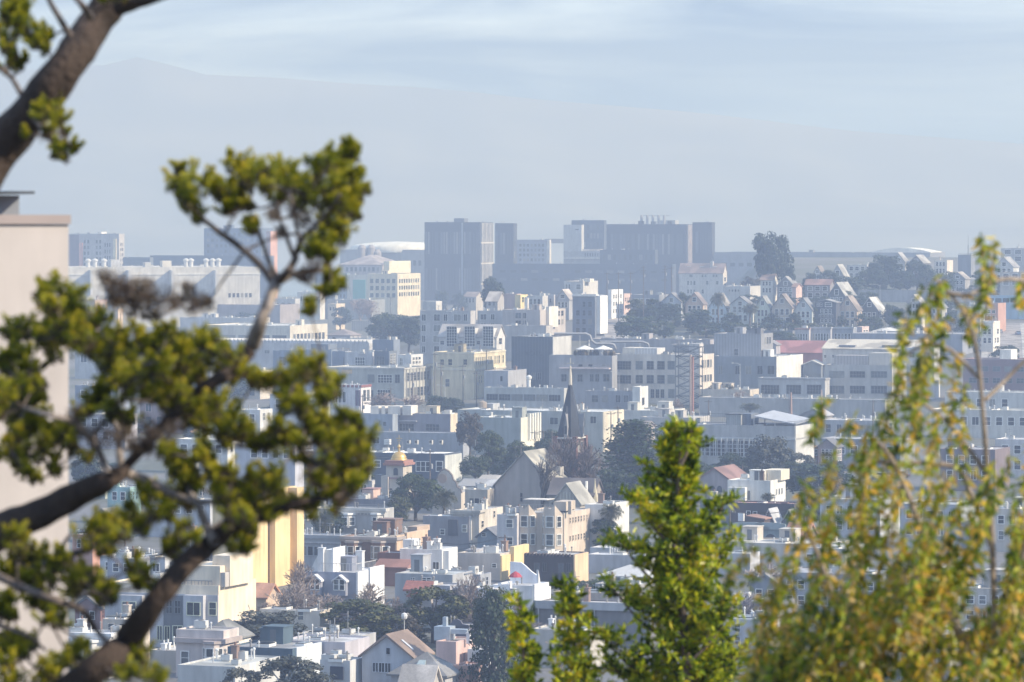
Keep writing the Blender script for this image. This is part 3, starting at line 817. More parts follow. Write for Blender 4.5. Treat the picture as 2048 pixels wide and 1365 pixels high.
# ---------------------------------------------------------------- hill and mid-distance blocks
GREY = (.36, .36, .37); LILAC = (.46, .45, .48); TAN = (.52, .44, .34); SAND = (.50, .45, .38)
# low industrial roofs, left
B('white low workshop with lit end and roof ducts, under the white laboratory', 438, 500, 512, 583, 632, (.5, .5, .5), gear=6, win=[('f', 445, 592, 495, 600, 5, 1, 'n')], name='workshop')
B('white rounded workshop with small square windows, left of the teal glass', 594, 640, 650, 584, 640, (.62, .61, .59), gear=3, win=[('f', 600, 592, 636, 603, 7, 1, 'n')], name='workshop')
B('flat brown roofed store below the white workshops', 428, 560, 600, 610, 655, (.30, .27, .28), rc=(.2, .17, .18), gear=5, name='store_building')
B('pale narrow workshop left of the thin stem', 505, 590, 600, 598, 645, (.45, .46, .48), gear=6, name='workshop', win=[('f', 510, 605, 585, 612, 6, 1, 'n')])
B('tan cube shed left of the bare grey trees', 655, 672, 690, 608, 660, (.62, .52, .4), name='shed', win=[('f', 658, 614, 670, 622, 2, 1, 'n')])
B('grey green store with long roof before the teal office', 640, 740, 770, 600, 640, (.24, .26, .27), rc=(.3, .3, .3), gear=3, name='store_building')
B('long depot with cream lit flank of tall openings, left of the dark trees', 400, 580, 655, 652, 692, (.56, .52, .44), rc=SILVER, gear=14, name='depot', win=[('f', 440, 669, 576, 684, 4, 1, 'n', .85), ('s', 585, 668, 650, 684, 9, 1, 'n', .7)])
B('white store with dark recess behind the long depot', 360, 520, 540, 636, 680, (.5, .5, .5), rc=SILVER, gear=8, name='store_building')
q = B('long pale factory with sawtooth roof edge and small windows', 380, 738, 752, 688, 735, (.44, .44, .45), rc=(.45, .46, .48), gear=6, name='factory', win=[('f', 462, 700, 474, 708, 1, 1, 'c'), ('f', 528, 700, 540, 708, 1, 1, 'c')])
mb = MB(); W = q.W
for i in range(46): x = -W+i*W/46; mb.extrude_xz([(x, q.zt+.02), (x+W/46*.9, q.zt+.02), (x+W/46*.2, q.zt+1.5)], .5, min(q.D, 14))
mb.build('sawtooth_roof', wall((.42, .43, .45)), q.root)
B('white parapet shed left of the dark trees', 672, 742, 762, 678, 715, (.5, .5, .5), gear=5, name='shed', rc=SILVER)
B('low tiled cottage left of the billboard fence', 655, 700, 722, 660, 692, (.34, .33, .34), roof='hip', ye=671, rc=(.26, .22, .22), name='cottage', win=[('f', 664, 674, 672, 684, 1, 1, 'd')])
q = B('weathered sheet fence leaning on the dark trees', 703, 744, 748, 642, 662, (.45, .40, .36), kind='corrugated', name='fence', cat='fence', minD=1.)
# slate lofts over the concrete building
q = B('slate blue loft with cut away corner, behind the cypress fingers', 546, 612, 622, 702, 790, (.20, .25, .33), gear=2, name='loft_building', win=[('f', 558, 713, 572, 732, 1, 1, 'g'), ('f', 580, 740, 606, 764, 3, 1, 'g')])
B('slate blue stair block with rounded cap, left of the concrete building', 612, 663, 668, 700, 790, (.19, .24, .31), gear=2, name='loft_building', win=[('f', 640, 714, 650, 724, 1, 1, 'c')]).box('rounded_cap', 622, 656, 689, 4, 8, (.16, .2, .26))
B('slate loft with timber deck and grid windows above the concrete building', 664, 690, 700, 703, 800, (.22, .26, .33), name='loft_building', win=[('f', 686, 714, 689, 732, 1, 1, 'g')]).rail(667, 700, 697, 3, c=(.55, .42, .28))
B('pale loft front with large white gridded window', 690, 745, 752, 705, 800, (.50, .50, .52), name='loft_building', gear=3, win=[('f', 709, 714, 731, 735, 1, 1, 'G', .8, WHITE)])
B('dark slate loft bay with deep gridded window', 748, 778, 794, 703, 800, (.13, .16, .21), name='loft_building', win=[('f', 752, 712, 770, 732, 1, 1, 'g'), ('s', 779, 708, 792, 732, 2, 1, 'G')])
q = B('white loft with slanting stair wall, right end of the lofts', 796, 822, 846, 710, 800, (.58, .58, .58), name='loft_building', gear=3, win=[('f', 799, 716, 806, 732, 1, 1, 'G'), ('s', 824, 714, 842, 730, 3, 2, 'n')])
B('dark slate box behind the lofts', 745, 787, 800, 680, 780, (.17, .21, .28), name='loft_building')
q = B('two storey grey concrete building with big steel windows, below the lofts', 640, 808, 863, 737, 812, (.40, .40, .36), rc=(.35, .35, .34), name='concrete_building',
      win=[('f', 735, 749, 749, 766, 1, 1, 'g'), ('f', 754, 749, 786, 767, 1, 1, 'G'), ('f', 735, 780, 747, 798, 1, 1, 'g'), ('f', 753, 779, 783, 799, 1, 1, 'G'), ('f', 790, 749, 800, 767, 1, 1, 'g'), ('s', 811, 746, 860, 764, 7, 1, 'g', .8), ('s', 811, 776, 860, 795, 7, 1, 'g', .8)])
q.fins(8, 809, 862, 737, 808, (.42, .41, .38), out=.25, w=.35, name='pilaster'); q.band(738, .5, .2, (.45, .44, .41)); q.box('orange_panel', 683, 704, 740, -.2, .19, (.62, .42, .2), yb=748)
q = B('white art deco garage with maroon trim and purple window', 640, 722, 742, 771, 836, (.66, .64, .66), name='art_deco_garage', cat='garage', win=[('f', 672, 784, 682, 806, 1, 1, 'g'), ('f', 686, 783, 692, 806, 1, 1, 'g'), ('s', 725, 780, 740, 804, 2, 1, 'g')])
q.box('purple_window', 711, 720, 781, -.3, .29, (.16, .10, .18), yb=812); q.band(773, .7, .25, (.30, .10, .09), 'maroon_band'); q.fins(7, 664, 722, 768, 830, (.68, .66, .68), 'f', .3, .35, 'pilaster')
B('red brick penthouse with white sunlit roof above the art deco garage', 690, 716, 736, 751, 810, (.42, .20, .15), rc=WHITE, name='brick_building', gear=2)
B('flat white roof behind the art deco garage', 600, 700, 716, 750, 800, (.35, .37, .42), rc=WHITE, name='store_building', gear=4)
q = B('cream institutional block with one bright flank of narrow windows', 866, 948, 1011, 705, 800, (.60, .53, .36), rc=(.32, .33, .35), name='institutional_block', win=[('f', 880, 718, 889, 731, 1, 1, 'd'), ('f', 896, 718, 905, 732, 1, 1, 'd'), ('f', 926, 718, 935, 731, 1, 1, 'd'), ('f', 890, 757, 900, 775, 1, 1, 'd'), ('s', 951, 714, 1008, 732, 14, 1, 'd', .5), ('s', 951, 752, 1008, 768, 12, 1, 'd', .5)])
q.band(740, .5, .25, (.6, .55, .42)); q.band(707, .4, .2, (.62, .56, .42)); q.gear(4)
q = B('pale gabled loft with three tall glazed dormers', 878, 993, 1010, 651, 745, (.54, .53, .52), roof='gs', ye=674, rc=(.36, .34, .33), name='loft_building', win=[('f', 880, 682, 889, 690, 1, 1, 'd'), ('f', 918, 682, 926, 690, 1, 1, 'd'), ('f', 953, 682, 961, 690, 1, 1, 'd'), ('s', 997, 676, 1004, 690, 1, 1, 'd')])
for x in (893, 929, 966):
    o = q.box('glazed_dormer', x, x+21, 657, -.8, 4, (.5, .5, .5), yb=696); me, pn = win_mesh(3.6, 6.6, 'g', TRIM, True)
    w = link('window', me, o, (-q.u(x+10.5, -.8), -.803, q.z(693, q.u(x+10), -.8))); link('pane', pn, w)
# apartments behind the cream block
q = B('grey four storey apartment block with balconies, left of a recess', 840, 941, 949, 622, 712, (.40, .39, .39), name='apartment_building', cat='apartments', win=[('f', 843, 625, 852, 710, 1, 4, 'c', .86, TRIM, 0., .6), ('f', 866, 625, 882, 710, 1, 4, 'c', .86, TRIM, 0., .6), ('f', 887, 625, 895, 710, 1, 4, 'c', .86, TRIM, 0., .6), ('f', 907, 625, 922, 710, 1, 4, 'c', .86, TRIM, 0., .6), ('f', 927, 625, 935, 710, 1, 4, 'c', .86, TRIM, 0., .6)], gear=9)
q.rail(864, 884, 633, -1, 639, (.2, .2, .22)); q.rail(905, 924, 633, -1, 639, (.2, .2, .22)); q.box('stair_penthouse', 845, 872, 603, 8, 6, (.5, .49, .47))
q = B('grey apartment wing right of the recess with two window bays', 955, 1006, 1010, 622, 712, (.40, .39, .39), name='apartment_building', cat='apartments', win=[('f', 960, 625, 974, 680, 1, 3, 'c', .86, TRIM, 0., .6), ('f', 981, 625, 990, 680, 1, 3, 'c', .86, TRIM, 0., .6)], gear=4)
q = B('plain taupe apartment wall with four windows and cream street flank', 1005, 1080, 1131, 620, 712, (.42, .38, .36), name='apartment_building', cat='apartments', win=[('f', 1030, 625, 1043, 638, 1, 1, 'c'), ('f', 1046, 625, 1053, 638, 1, 1, 'c'), ('f', 1030, 641, 1043, 649, 1, 1, 'c'), ('f', 1046, 641, 1053, 649, 1, 1, 'c'), ('s', 1092, 620, 1128, 655, 5, 2, 'd')], gear=5)
q.sidebox('white_bay', 1092, 1110, 614, 655, 1.2, (.66, .62, .55)); q.chimney(1052, 597, 9, 1.2, (.6, .56, .5))
B('blank taupe garage wall below the apartments', 1008, 1092, 1106, 652, 720, (.41, .39, .38), name='garage_building', cat='garage')
B('small yellow shopfront with two arched openings', 1085, 1097, 1119, 650, 690, (.75, .50, .20), name='shop', win=[('s', 1100, 654, 1116, 662, 3, 1, 'd')])
B('brown roofed stucco house with chimney, behind the grey apartments', 928, 952, 966, 585, 640, (.45, .42, .38), roof='gs', ye=594, rc=(.28, .22, .2), name='house', win=[('f', 930, 596, 950, 606, 3, 1, 'd')])
B('gabled house with pale shingle slope behind the apartments', 972, 995, 1012, 585, 640, (.40, .38, .37), roof='gs', ye=603, rc=(.42, .38, .35), name='house', win=[('f', 975, 604, 992, 612, 2, 1, 'd')])
B('flat red roofed house left of the yellow pair', 1008, 1034, 1040, 588, 640, (.42, .30, .27), rc=(.35, .2, .17), name='house')
B('yellow striped narrow house among the hill roofs', 1030, 1041, 1056, 590, 645, (.78, .58, .26), name='house', win=[('s', 1043, 594, 1054, 606, 2, 1, 'd')])
B('pale house with white chimney under the long garage', 1054, 1085, 1096, 592, 645, (.48, .47, .46), name='house', win=[('f', 1058, 598, 1082, 610, 3, 1, 'd')], gear=3)
B('lilac house with square windows right of the white chimney', 1082, 1108, 1114, 590, 640, (.44, .43, .45), name='house', win=[('f', 1086, 597, 1104, 606, 3, 1, 'd')])
B('grey gabled house with attic window and pale roof slope', 1112, 1138, 1150, 580, 640, (.34, .35, .38), roof='gf', ye=598, rc=(.45, .40, .37), name='house', win=[('f', 1120, 589, 1130, 597, 1, 1, 'W'), ('f', 1115, 604, 1136, 616, 3, 1, 'W')])
B('white corniced house top left of the uphill street', 1128, 1166, 1196, 563, 625, (.5, .49, .48), name='house', rc=(.16, .15, .15), win=[('f', 1130, 568, 1142, 580, 2, 1, 'W'), ('f', 1152, 568, 1162, 580, 1, 1, 'W')], gear=3).box('roof_room', 1168, 1180, 558, 2, 5, (.66, .62, .54))
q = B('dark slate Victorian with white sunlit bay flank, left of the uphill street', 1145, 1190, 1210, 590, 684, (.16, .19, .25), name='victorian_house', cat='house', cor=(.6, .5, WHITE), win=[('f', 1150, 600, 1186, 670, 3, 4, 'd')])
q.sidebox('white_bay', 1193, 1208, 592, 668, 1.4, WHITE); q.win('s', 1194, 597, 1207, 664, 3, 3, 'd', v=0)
q = B('narrow white Victorian right of the uphill street with pointed gable', 1216, 1223, 1246, 580, 640, WHITE, name='victorian_house', cat='house', win=[('s', 1225, 586, 1244, 630, 4, 3, 'd', .5)])
q = B('pinkish Victorian behind the narrow white one', 1240, 1248, 1263, 588, 632, (.58, .42, .38), name='victorian_house', cat='house', win=[('s', 1249, 592, 1261, 622, 3, 2, 'd', .5)])
B('dark house with pale terrace right of the pinkish Victorian', 1262, 1318, 1340, 590, 640, (.24, .26, .3), name='house', win=[('f', 1268, 597, 1312, 610, 4, 1, 'W')], gear=3)
# big white house on the crest
q = B('big white apartment house with brown gabled roof and skylights, on the crest', 1358, 1446, 1454, 528, 604, (.56, .53, .50), roof='gs', ye=546, rc=(.30, .21, .18), name='apartment_house', cat='apartments',
      win=[('f', 1378, 549, 1386, 555, 1, 1, 'd'), ('f', 1402, 549, 1414, 555, 2, 1, 'd'), ('f', 1424, 549, 1436, 555, 2, 1, 'd'), ('f', 1373, 562, 1392, 571, 3, 1, 'd'), ('f', 1412, 562, 1417, 570, 1, 1, 'd'), ('f', 1432, 562, 1437, 570, 1, 1, 'd'), ('f', 1373, 579, 1392, 588, 3, 1, 'd'), ('f', 1403, 579, 1408, 588, 1, 1, 'd'), ('s', 1448, 553, 1452, 590, 1, 3, 'd')])
q.chimney(1423, 524, 2, 1.6, (.5, .48, .46))
for x in (1378, 1403, 1430): q.box('skylight', x-4, x+4, 533, 2.2, 1.2, (.75, .74, .72), yb=538)
B('low white house with fire stair right of the big white one', 1446, 1500, 1524, 573, 606, (.48, .47, .46), name='house', rc=SILVER, win=[('f', 1456, 579, 1480, 584, 4, 1, 'n')], gear=3)
# first row of gabled houses on the slope, left to right
HS = 'gabled houses in a row on the hillside'
row = [('pale blue gabled house behind trees, leftmost of the hillside row', 1326, 1362, 1368, 585, 603, 642, (.40, .44, .50), (.20, .2, .21)),
       ('tan gabled house with brick chimney, second in the hillside row', 1373, 1406, 1414, 586, 604, 646, (.55, .40, .30), (.24, .2, .2)),
       ('powder blue house with white lit flank behind the tall palm', 1418, 1452, 1464, 590, 612, 664, (.50, .60, .66), (.26, .25, .24)),
       ('pale grey green gabled house left of the shaggy palm', 1464, 1500, 1508, 591, 612, 666, (.55, .58, .56), (.2, .2, .21)),
       ('mint and cream gabled house right of the shaggy palm', 1510, 1540, 1548, 592, 612, 668, (.58, .62, .52), (.24, .25, .25)),
       ('tan gabled house in the middle of the hillside row', 1547, 1584, 1592, 590, 613, 670, (.48, .40, .31), (.24, .2, .18)),
       ('pale teal gabled house left of the dark flat house', 1590, 1624, 1632, 593, 616, 670, (.46, .52, .53), (.2, .21, .23)),
       ('apricot gabled house right of the dark flat house', 1676, 1714, 1724, 593, 614, 668, (.60, .45, .32), (.28, .23, .2)),
       ('dark green gabled house with pale steep roof, rightmost of the row', 1722, 1757, 1772, 595, 622, 664, (.11, .12, .13), (.46, .46, .45))]
for i_, (lab, x0, x1, x2, yt, ye, yb, c, rc) in enumerate(row):
    x0 -= (3, 2, 0, 4, 0, 3, 1, 0, 2)[i_]; yt += (2, 0, -2, 3, 1, -1, 4, 0, 1)[i_]; ye += (1, 4, 3, -2, 5, 2, 4, 6, 0)[i_]
    q = B(lab, x0, x1, x2, yt, yb, c, roof='gf', ye=ye, rc=rc, name='gabled_house', cat='house', group=HS)
    m_ = (x0+x1)/2; q.win('f', m_-4, yt+9, m_+4, yt+18, 1, 1, 'W'); q.win('f', x0+4, ye+3, x1-4, ye+16, 3, 1, 'W', .6); q.win('f', x0+4, ye+20, x1-4, ye+33, 3, 1, 'W', .6)
    q.win('s', x1+1.5, ye+4, x2-1.5, ye+15, 2, 1, 'W', .5)
    if x0 in (1373, 1547): q.chimney(x0+28, yt+3, 3, .9, (.5, .25, .17))
q = B('dark navy three storey house with white balconies', 1630, 1672, 1680, 600, 670, (.07, .08, .105), roof='gf', ye=606, rc=(.3, .3, .3), name='balcony_house', cat='house', win=[('f', 1650, 605, 1664, 614, 1, 1, 'W'), ('f', 1633, 606, 1645, 614, 2, 1, 'W'), ('f', 1640, 618, 1664, 628, 3, 1, 'W'), ('f', 1640, 638, 1664, 646, 3, 1, 'W')])
q.rail(1638, 1666, 629, -1.2, 636, WHITE); q.rail(1638, 1666, 648, -1.2, 655, WHITE)
# upper rows
up = [('white house with brown gable and tall lit flank under the eucalyptus', 1521, 1546, 1556, 549, 560, 606, (.60, .58, .54), (.34, .23, .19), 'gs'),
      ('dark gabled cottage with balcony right of the brown gabled house', 1554, 1588, 1598, 554, 572, 608, (.20, .19, .2), (.3, .3, .31), 'gf'),
      ('pink lit cottage wall beside the dark gabled cottage', 1584, 1592, 1604, 568, 575, 612, (.60, .42, .38), (.36, .22, .18), 'gs'),
      ('red roofed bungalow above the hillside row', 1610, 1660, 1668, 560, 570, 606, (.26, .24, .25), (.33, .19, .16), 'gs'),
      ('dark house with long pale steep roof above the apricot house', 1656, 1690, 1712, 566, 592, 612, (.09, .10, .11), (.36, .36, .35), 'gf'),
      ('small gabled cottage left of the clipped trees on the crest', 1626, 1644, 1652, 533, 548, 575, (.40, .38, .36), (.28, .24, .22), 'gf'),
      ('grey gabled cottage with ornate window on the crest', 1662, 1688, 1698, 530, 552, 575, (.33, .34, .35), (.36, .36, .35), 'gf'),
      ('flat white roofed house on the crest before the big trees', 1694, 1734, 1744, 530, 530, 572, (.45, .44, .42), SILVER, 'flat'),
      ('pointed grey house between the crest trees', 1782, 1810, 1818, 506, 524, 556, (.36, .36, .37), (.33, .33, .34), 'gf'),
      ('dark gabled house right of the pointed grey house', 1818, 1846, 1860, 511, 526, 556, (.15, .16, .19), (.33, .33, .33), 'gf'),
      ('low white villa at the end of the crest trees', 1868, 1894, 1906, 521, 521, 556, (.6, .55, .48), (.35, .3, .28), 'flat'),
      ('pale gabled house under the willow tip', 1990, 2026, 2038, 515, 534, 575, (.52, .53, .53), (.3, .3, .31), 'gf'),
      ('modern white flat roofed house at the top of the hill', 2002, 2070, 2084, 497, 497, 552, (.42, .42, .42), SILVER, 'flat'),
      ('beige flat fronted house below the hilltop house', 2000, 2060, 2074, 545, 545, 610, (.44, .41, .37), GRAVEL, 'flat'),
      ('grey cottage among shrubs, seen through the willow tip', 1900, 1930, 1940, 545, 558, 596, (.30, .30, .31), (.33, .3, .28), 'gf'),
      ('white gabled twin house left of the willow stem', 1815, 1840, 1850, 590, 605, 668, (.52, .50, .50), (.4, .38, .38), 'gf'),
      ('lilac gabled house behind the yellow willow leaves', 1852, 1884, 1894, 597, 615, 672, (.44, .43, .47), (.3, .3, .33), 'gf'),
      ('teal rimmed roof deck house under the footbridge', 1915, 1960, 1970, 610, 610, 672, (.35, .40, .44), SILVER, 'flat')]
for lab, x0, x1, x2, yt, ye, yb, c, rc, rf in up:
    q = B(lab, x0, x1, x2, yt, yb, c, roof=rf, ye=ye, rc=rc, name='hillside_house', cat='house', gear=2 if rf == 'flat' else 0)
    if rf == 'gf': m_ = (x0+x1)/2; q.win('f', m_-4, (yt+ye)/2, m_+4, ye-1, 1, 1, 'W')
    q.win('f', x0+3, ye+3, x1-3, ye+12, 3, 1, 'W'); q.win('f', x0+3, ye+16, x1-3, ye+26, 3, 1, 'W')
q = B('square dark tower house with aerial on the crest', 1916, 1942, 1950, 510, 560, (.20, .22, .26), name='hillside_house', cat='house'); q.rail(1917, 1942, 507, .4, c=(.1, .1, .1))
mb = MB(); mb.cyl(-q.W*.3, 2, q.zt, q.zt+4.6, .2, 6); mb.cyl(-q.W*.3, 2, q.zt+4.6, q.zt+9, .08, 6); mb.build('aerial', plain((.15, .16, .18)), q.root)
q = B('grey concrete retaining wall below the crest trees', 1716, 1856, 1857, 581, 606, (.30, .30, .32), name='retaining_wall', cat='wall', minD=1.)
q = B('long blue footbridge girder over the street, right edge', 1970, 2100, 2102, 592, 640, (.30, .45, .58), name='footbridge', cat='bridge', minD=4, win=[('f', 1974, 596, 2096, 606, 8, 1, 'n', .85)])
# terrace in front of the hillside row
B('white trimmed terrace house with red gablets, left end of the terrace', 1590, 1618, 1621, 657, 694, (.44, .42, .44), name='terrace_house', cat='house', cor=(.5, .4, (.45, .22, .2)), win=[('f', 1594, 667, 1616, 682, 4, 1, 'W')])
B('lilac terrace house with four tall windows, middle of the terrace', 1621, 1661, 1664, 655, 694, (.36, .37, .42), name='terrace_house', cat='house', cor=(.6, .5, (.45, .45, .48)), win=[('f', 1624, 666, 1658, 682, 6, 1, 'W')])
B('slate terrace house with bays, right end of the terrace', 1664, 1706, 1712, 655, 694, (.26, .29, .35), name='terrace_house', cat='house', cor=(.6, .5, (.42, .44, .48)), win=[('f', 1668, 666, 1702, 682, 5, 1, 'W')])
B('small red trimmed shed right of the terrace', 1712, 1724, 1738, 654, 690, (.55, .42, .40), name='shed', win=[('s', 1726, 660, 1736, 668, 2, 1, 'W')])
B('white conservatory with glazed front behind the grey warehouse', 1745, 1775, 1800, 657, 690, (.55, .55, .54), roof='hip', ye=663, rc=(.5, .5, .5), name='conservatory', win=[('f', 1747, 666, 1773, 676, 5, 1, 'n')])
B('long blank blue grey warehouse behind the willow tips', 1702, 1925, 1972, 669, 712, (.24, .26, .31), rc=(.3, .3, .31), name='warehouse', gear=4, win=[('s', 1936, 676, 1968, 700, 6, 2, 'n')])
B('dark shed roof left of the terrace with white chimneys', 1470, 1585, 1596, 662, 690, (.17, .18, .2), rc=(.14, .14, .15), name='shed', gear=9)
q = B('long red roofed warehouse behind the white corrugated flank', 1545, 1645, 1662, 684, 735, (.45, .16, .14), roof='gs', ye=706, rc=(.40, .15, .14), name='warehouse')
q = B('cream barrel roofed factory with dark dormers', 1645, 1840, 1868, 683, 775, (.50, .48, .46), roof='gs', ye=700, rc=(.52, .47, .38), name='factory', win=[('f', 1648, 710, 1653, 716, 1, 1, 'd'), ('f', 1664, 710, 1669, 716, 1, 1, 'd')])
for a in (1678, 1764): q.box('dormer', a, a+32, 691, 1, 8, (.16, .17, .2), yb=712)
# grey corrugated block and neighbours
q = B('tall grey corrugated block rising from the dark grey box', 1428, 1522, 1546, 668, 780, (.30, .31, .34), kind='corrugated', name='corrugated_block', win=[('f', 1468, 697, 1477, 712, 1, 1, 'd'), ('s', 1528, 674, 1542, 690, 3, 1, 'n')])
q.gear(2)
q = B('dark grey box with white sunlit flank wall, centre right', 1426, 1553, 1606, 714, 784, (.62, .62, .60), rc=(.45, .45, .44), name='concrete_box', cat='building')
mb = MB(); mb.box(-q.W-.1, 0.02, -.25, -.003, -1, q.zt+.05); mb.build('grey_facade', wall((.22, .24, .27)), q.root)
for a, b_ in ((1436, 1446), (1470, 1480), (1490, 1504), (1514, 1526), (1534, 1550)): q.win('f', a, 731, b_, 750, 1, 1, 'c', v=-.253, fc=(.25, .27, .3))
B('small lilac gabled shed between the grey box and red roof', 1528, 1552, 1556, 683, 740, (.38, .36, .39), roof='gf', ye=690, rc=(.32, .3, .32), name='shed')
B('dark pavilion with white folded roof left of the cream factory', 1606, 1642, 1650, 722, 770, (.17, .20, .24), roof='gf', ye=730, rc=(.6, .6, .58), name='pavilion')
# three storey factory with fire stairs
q = B('three storey cream factory with steel grid windows and fire stair', 1226, 1398, 1428, 710, 812, (.56, .50, .43), rc=(.4, .4, .4), name='factory',
      win=[('f', 1232, 722, 1264, 740, 1, 1, 'g'), ('f', 1271, 722, 1286, 740, 1, 1, 'g'), ('f', 1293, 722, 1308, 740, 1, 1, 'g'), ('f', 1314, 722, 1330, 740, 1, 1, 'g'), ('f', 1335, 722, 1350, 740, 1, 1, 'g'),
           ('f', 1232, 750, 1264, 768, 1, 1, 'g'), ('f', 1271, 750, 1286, 768, 1, 1, 'g'), ('f', 1293, 750, 1308, 768, 1, 1, 'g'), ('f', 1314, 750, 1330, 768, 1, 1, 'g'), ('f', 1335, 750, 1350, 768, 1, 1, 'g'),
           ('f', 1300, 778, 1330, 797, 3, 1, 'g'), ('f', 1336, 778, 1350, 797, 1, 1, 'g'), ('s', 1402, 720, 1424, 738, 4, 1, 'n', .7), ('s', 1402, 750, 1424, 766, 4, 1, 'n', .7), ('s', 1402, 778, 1424, 794, 4, 1, 'n', .7)])
q.rail(1290, 1322, 739, -1.3, 747, (.12, .14, .17)); q.rail(1290, 1322, 767, -1.3, 775, (.12, .14, .17))
q.box('tank_room', 1245, 1270, 696, 6, 8, (.55, .5, .42)); q.box('tank_room', 1270, 1314, 697, 5, 8, (.5, .5, .5), kind='corrugated'); q.box('stair_tower', 1378, 1399, 688, .5, 4, (.5, .48, .47)); q.gear(6)
# steel truss tower and rusty stack
d = dist_at(1375, 830); X = (1375-CX)/F*d
o = thing('steel_truss_tower', 'dark steel lattice tower with crossbars against the cream factory', 'tower', (X, d, 0), R(-20)); mb = MB(); V = Vector
w2 = 25/F*d; ht = H-(694-HY)/F*d
for sx in (-1, 1):
    for sy in (0, 3): mb.tube([(V((sx*w2, sy, -.5)), .16), (V((sx*w2, sy, ht)), .14)], 4)
mb.build('post', plain((.07, .075, .085)), o); mb = MB(); k = 7
for i in range(k):
    z0, z1 = ht*i/k, ht*(i+1)/k
    for sy in (0, 3): mb.tube([(V((-w2, sy, z0)), .09), (V((w2, sy, z1)), .09)], 4); mb.tube([(V((w2, sy, z0)), .09), (V((-w2, sy, z1)), .09)], 4); mb.tube([(V((-w2, sy, z1)), .09), (V((w2, sy, z1)), .09)], 4)
mb.build('brace', plain((.07, .075, .085)), o); mb = MB()
for z in (ht, ht-1.6):
    mb.box(-w2-1.2, w2+1.2, 1.3, 1.5, z-.1, z+.1)
    for i in range(7): x = -w2-1+i*(2*w2+2)/6; mb.cyl(x, 1.4, z+.1, z+.7, .1, 6)
mb.build('crossarm', plain((.1, .11, .12)), o)
d = dist_at(1383, 850); X = (1383-CX)/F*d; ht = H-(712-HY)/F*d
o = thing('chimney_stack', 'pair of tall rusty steel stacks before the lattice tower', 'chimney', (X, d, 0)); 
for i, x in enumerate((-.28, .34)):
    mb = MB(); mb.lathe([(.36, 0), (.34, ht-i*.6), (.4, ht-i*.6), (.4, ht+.3-i*.6)], x, 0, 12)
    mb.build('stack', wall(((.40, .30, .24), (.34, .15, .11))[i], 'brick'), o)
mb = MB(); mb.lathe([(1.3, 0), (1.2, 1.6), (.8, 2.6)], 0, 0, 12); mb.build('base', wall((.4, .36, .33)), o)
# dark sign building with lettering, terrace building
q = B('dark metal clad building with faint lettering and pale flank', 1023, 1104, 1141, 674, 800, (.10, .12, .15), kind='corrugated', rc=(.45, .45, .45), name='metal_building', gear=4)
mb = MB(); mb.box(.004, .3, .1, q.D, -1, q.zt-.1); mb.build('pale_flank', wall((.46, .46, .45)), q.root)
for a in (1112, 1125, 1136): q.win('s', a, 697, a+4, 711, 1, 1, 'n')
text3d('KOEL', 2.0, plain((.035, .04, .05), .5), q.root, (-q.u(1068), -.08, q.z(711, q.u(1068))), 'lettering', .05, 1.15)
q.win('f', 1048, 745, 1085, 760, 3, 1, 'g')
q = B('long grey restaurant building with roof terrace and red awning line', 1098, 1224, 1230, 712, 812, (.27, .28, .30), name='restaurant', win=[('f', 1120, 748, 1168, 764, 3, 1, 'g'), ('f', 1178, 748, 1200, 764, 2, 1, 'g'), ('f', 1206, 748, 1220, 764, 1, 1, 'g'), ('f', 1156, 729, 1166, 734, 1, 1, 'n'), ('f', 1176, 729, 1186, 734, 1, 1, 'n'), ('f', 1202, 729, 1212, 734, 1, 1, 'n')])
q.box('awning', 1118, 1218, 736.5, -1.6, 1.6, (.62, .5, .47), yb=739)
mb = MB(); W = q.W
for i in range(26):
    x = -rnd.uniform(.03, .62)*W; y = rnd.uniform(.8, 5); mb.lathe([(.1, q.zr), (.55, q.zr+.5), (.6, q.zr+1.3), (.2, q.zr+1.9)], x, y, 6)
mb.build('planter_hedge', leafmat('leaf_rust', LEAF['rust'], .6, .2), q.root)
for i, x in enumerate((1170, 1207)):
    p = P(x, 697, q.d+6); o = thing('parasol', ('left white terrace parasol on the grey restaurant roof', 'right white terrace parasol on the grey restaurant roof')[i], 'parasol', (p.x, p.y, q.z0+q.zr+.03), 0, 'white parasols on the roof terrace')
    hh = p.z-(q.z0+q.zr)-.03; mb = MB(); mb.cyl(0, 0, 0, hh+.2, .05, 6); mb.cyl(0, 0, 0, .1, .5, 10); mb.build('pole', plain((.3, .28, .25)), o)
    mb = MB(); mb.lathe([(2.75, hh-.35), (2.8, hh-.2), (1.5, hh+.3), (.1, hh+.85)], 0, 0, 8); mb.build('canopy', plain(WHITE, .8), o)
d = dist_at(1250, 780); o = thing('duct_pipe', 'long steel duct bending over the flat roofs behind the parasols', 'pipe', P(1110, 700, d)); mb = MB()
pp = [(1108, 668), (1150, 668), (1172, 668), (1180, 672), (1183, 682), (1192, 688), (1220, 688), (1228, 690), (1232, 700)]
mb.tube([(P(x, y, d)-o.location, .42) for x, y in pp], 8); mb.build('pipe', plain((.26, .27, .29), .55), o, True); mb = MB()
mb.tube([(P(x, y, d+6)-o.location, .36) for x, y in [(1200, 684), (1285, 684), (1296, 688), (1299, 700)]], 8); mb.build('branch_pipe', plain((.26, .27, .29), .55), o, True)
mb = MB()
for x, y in ((1120, 668), (1160, 668), (1205, 688), (1250, 684), (1280, 684)): p = P(x, y, d+2)-o.location; mb.box(p.x-.1, p.x+.1, p.y-.1, p.y+.1, p.z-9, p.z-.35)
mb.build('support', plain(GALV), o)
B('long grey roofed depot behind the parasols with white studs', 1180, 1420, 1440, 680, 760, (.33, .31, .32), rc=(.25, .25, .27), name='depot', gear=12)
B('low brown roofed depot left of the corrugated block', 1340, 1428, 1440, 690, 770, (.28, .27, .27), rc=(.24, .22, .22), name='depot', gear=8)
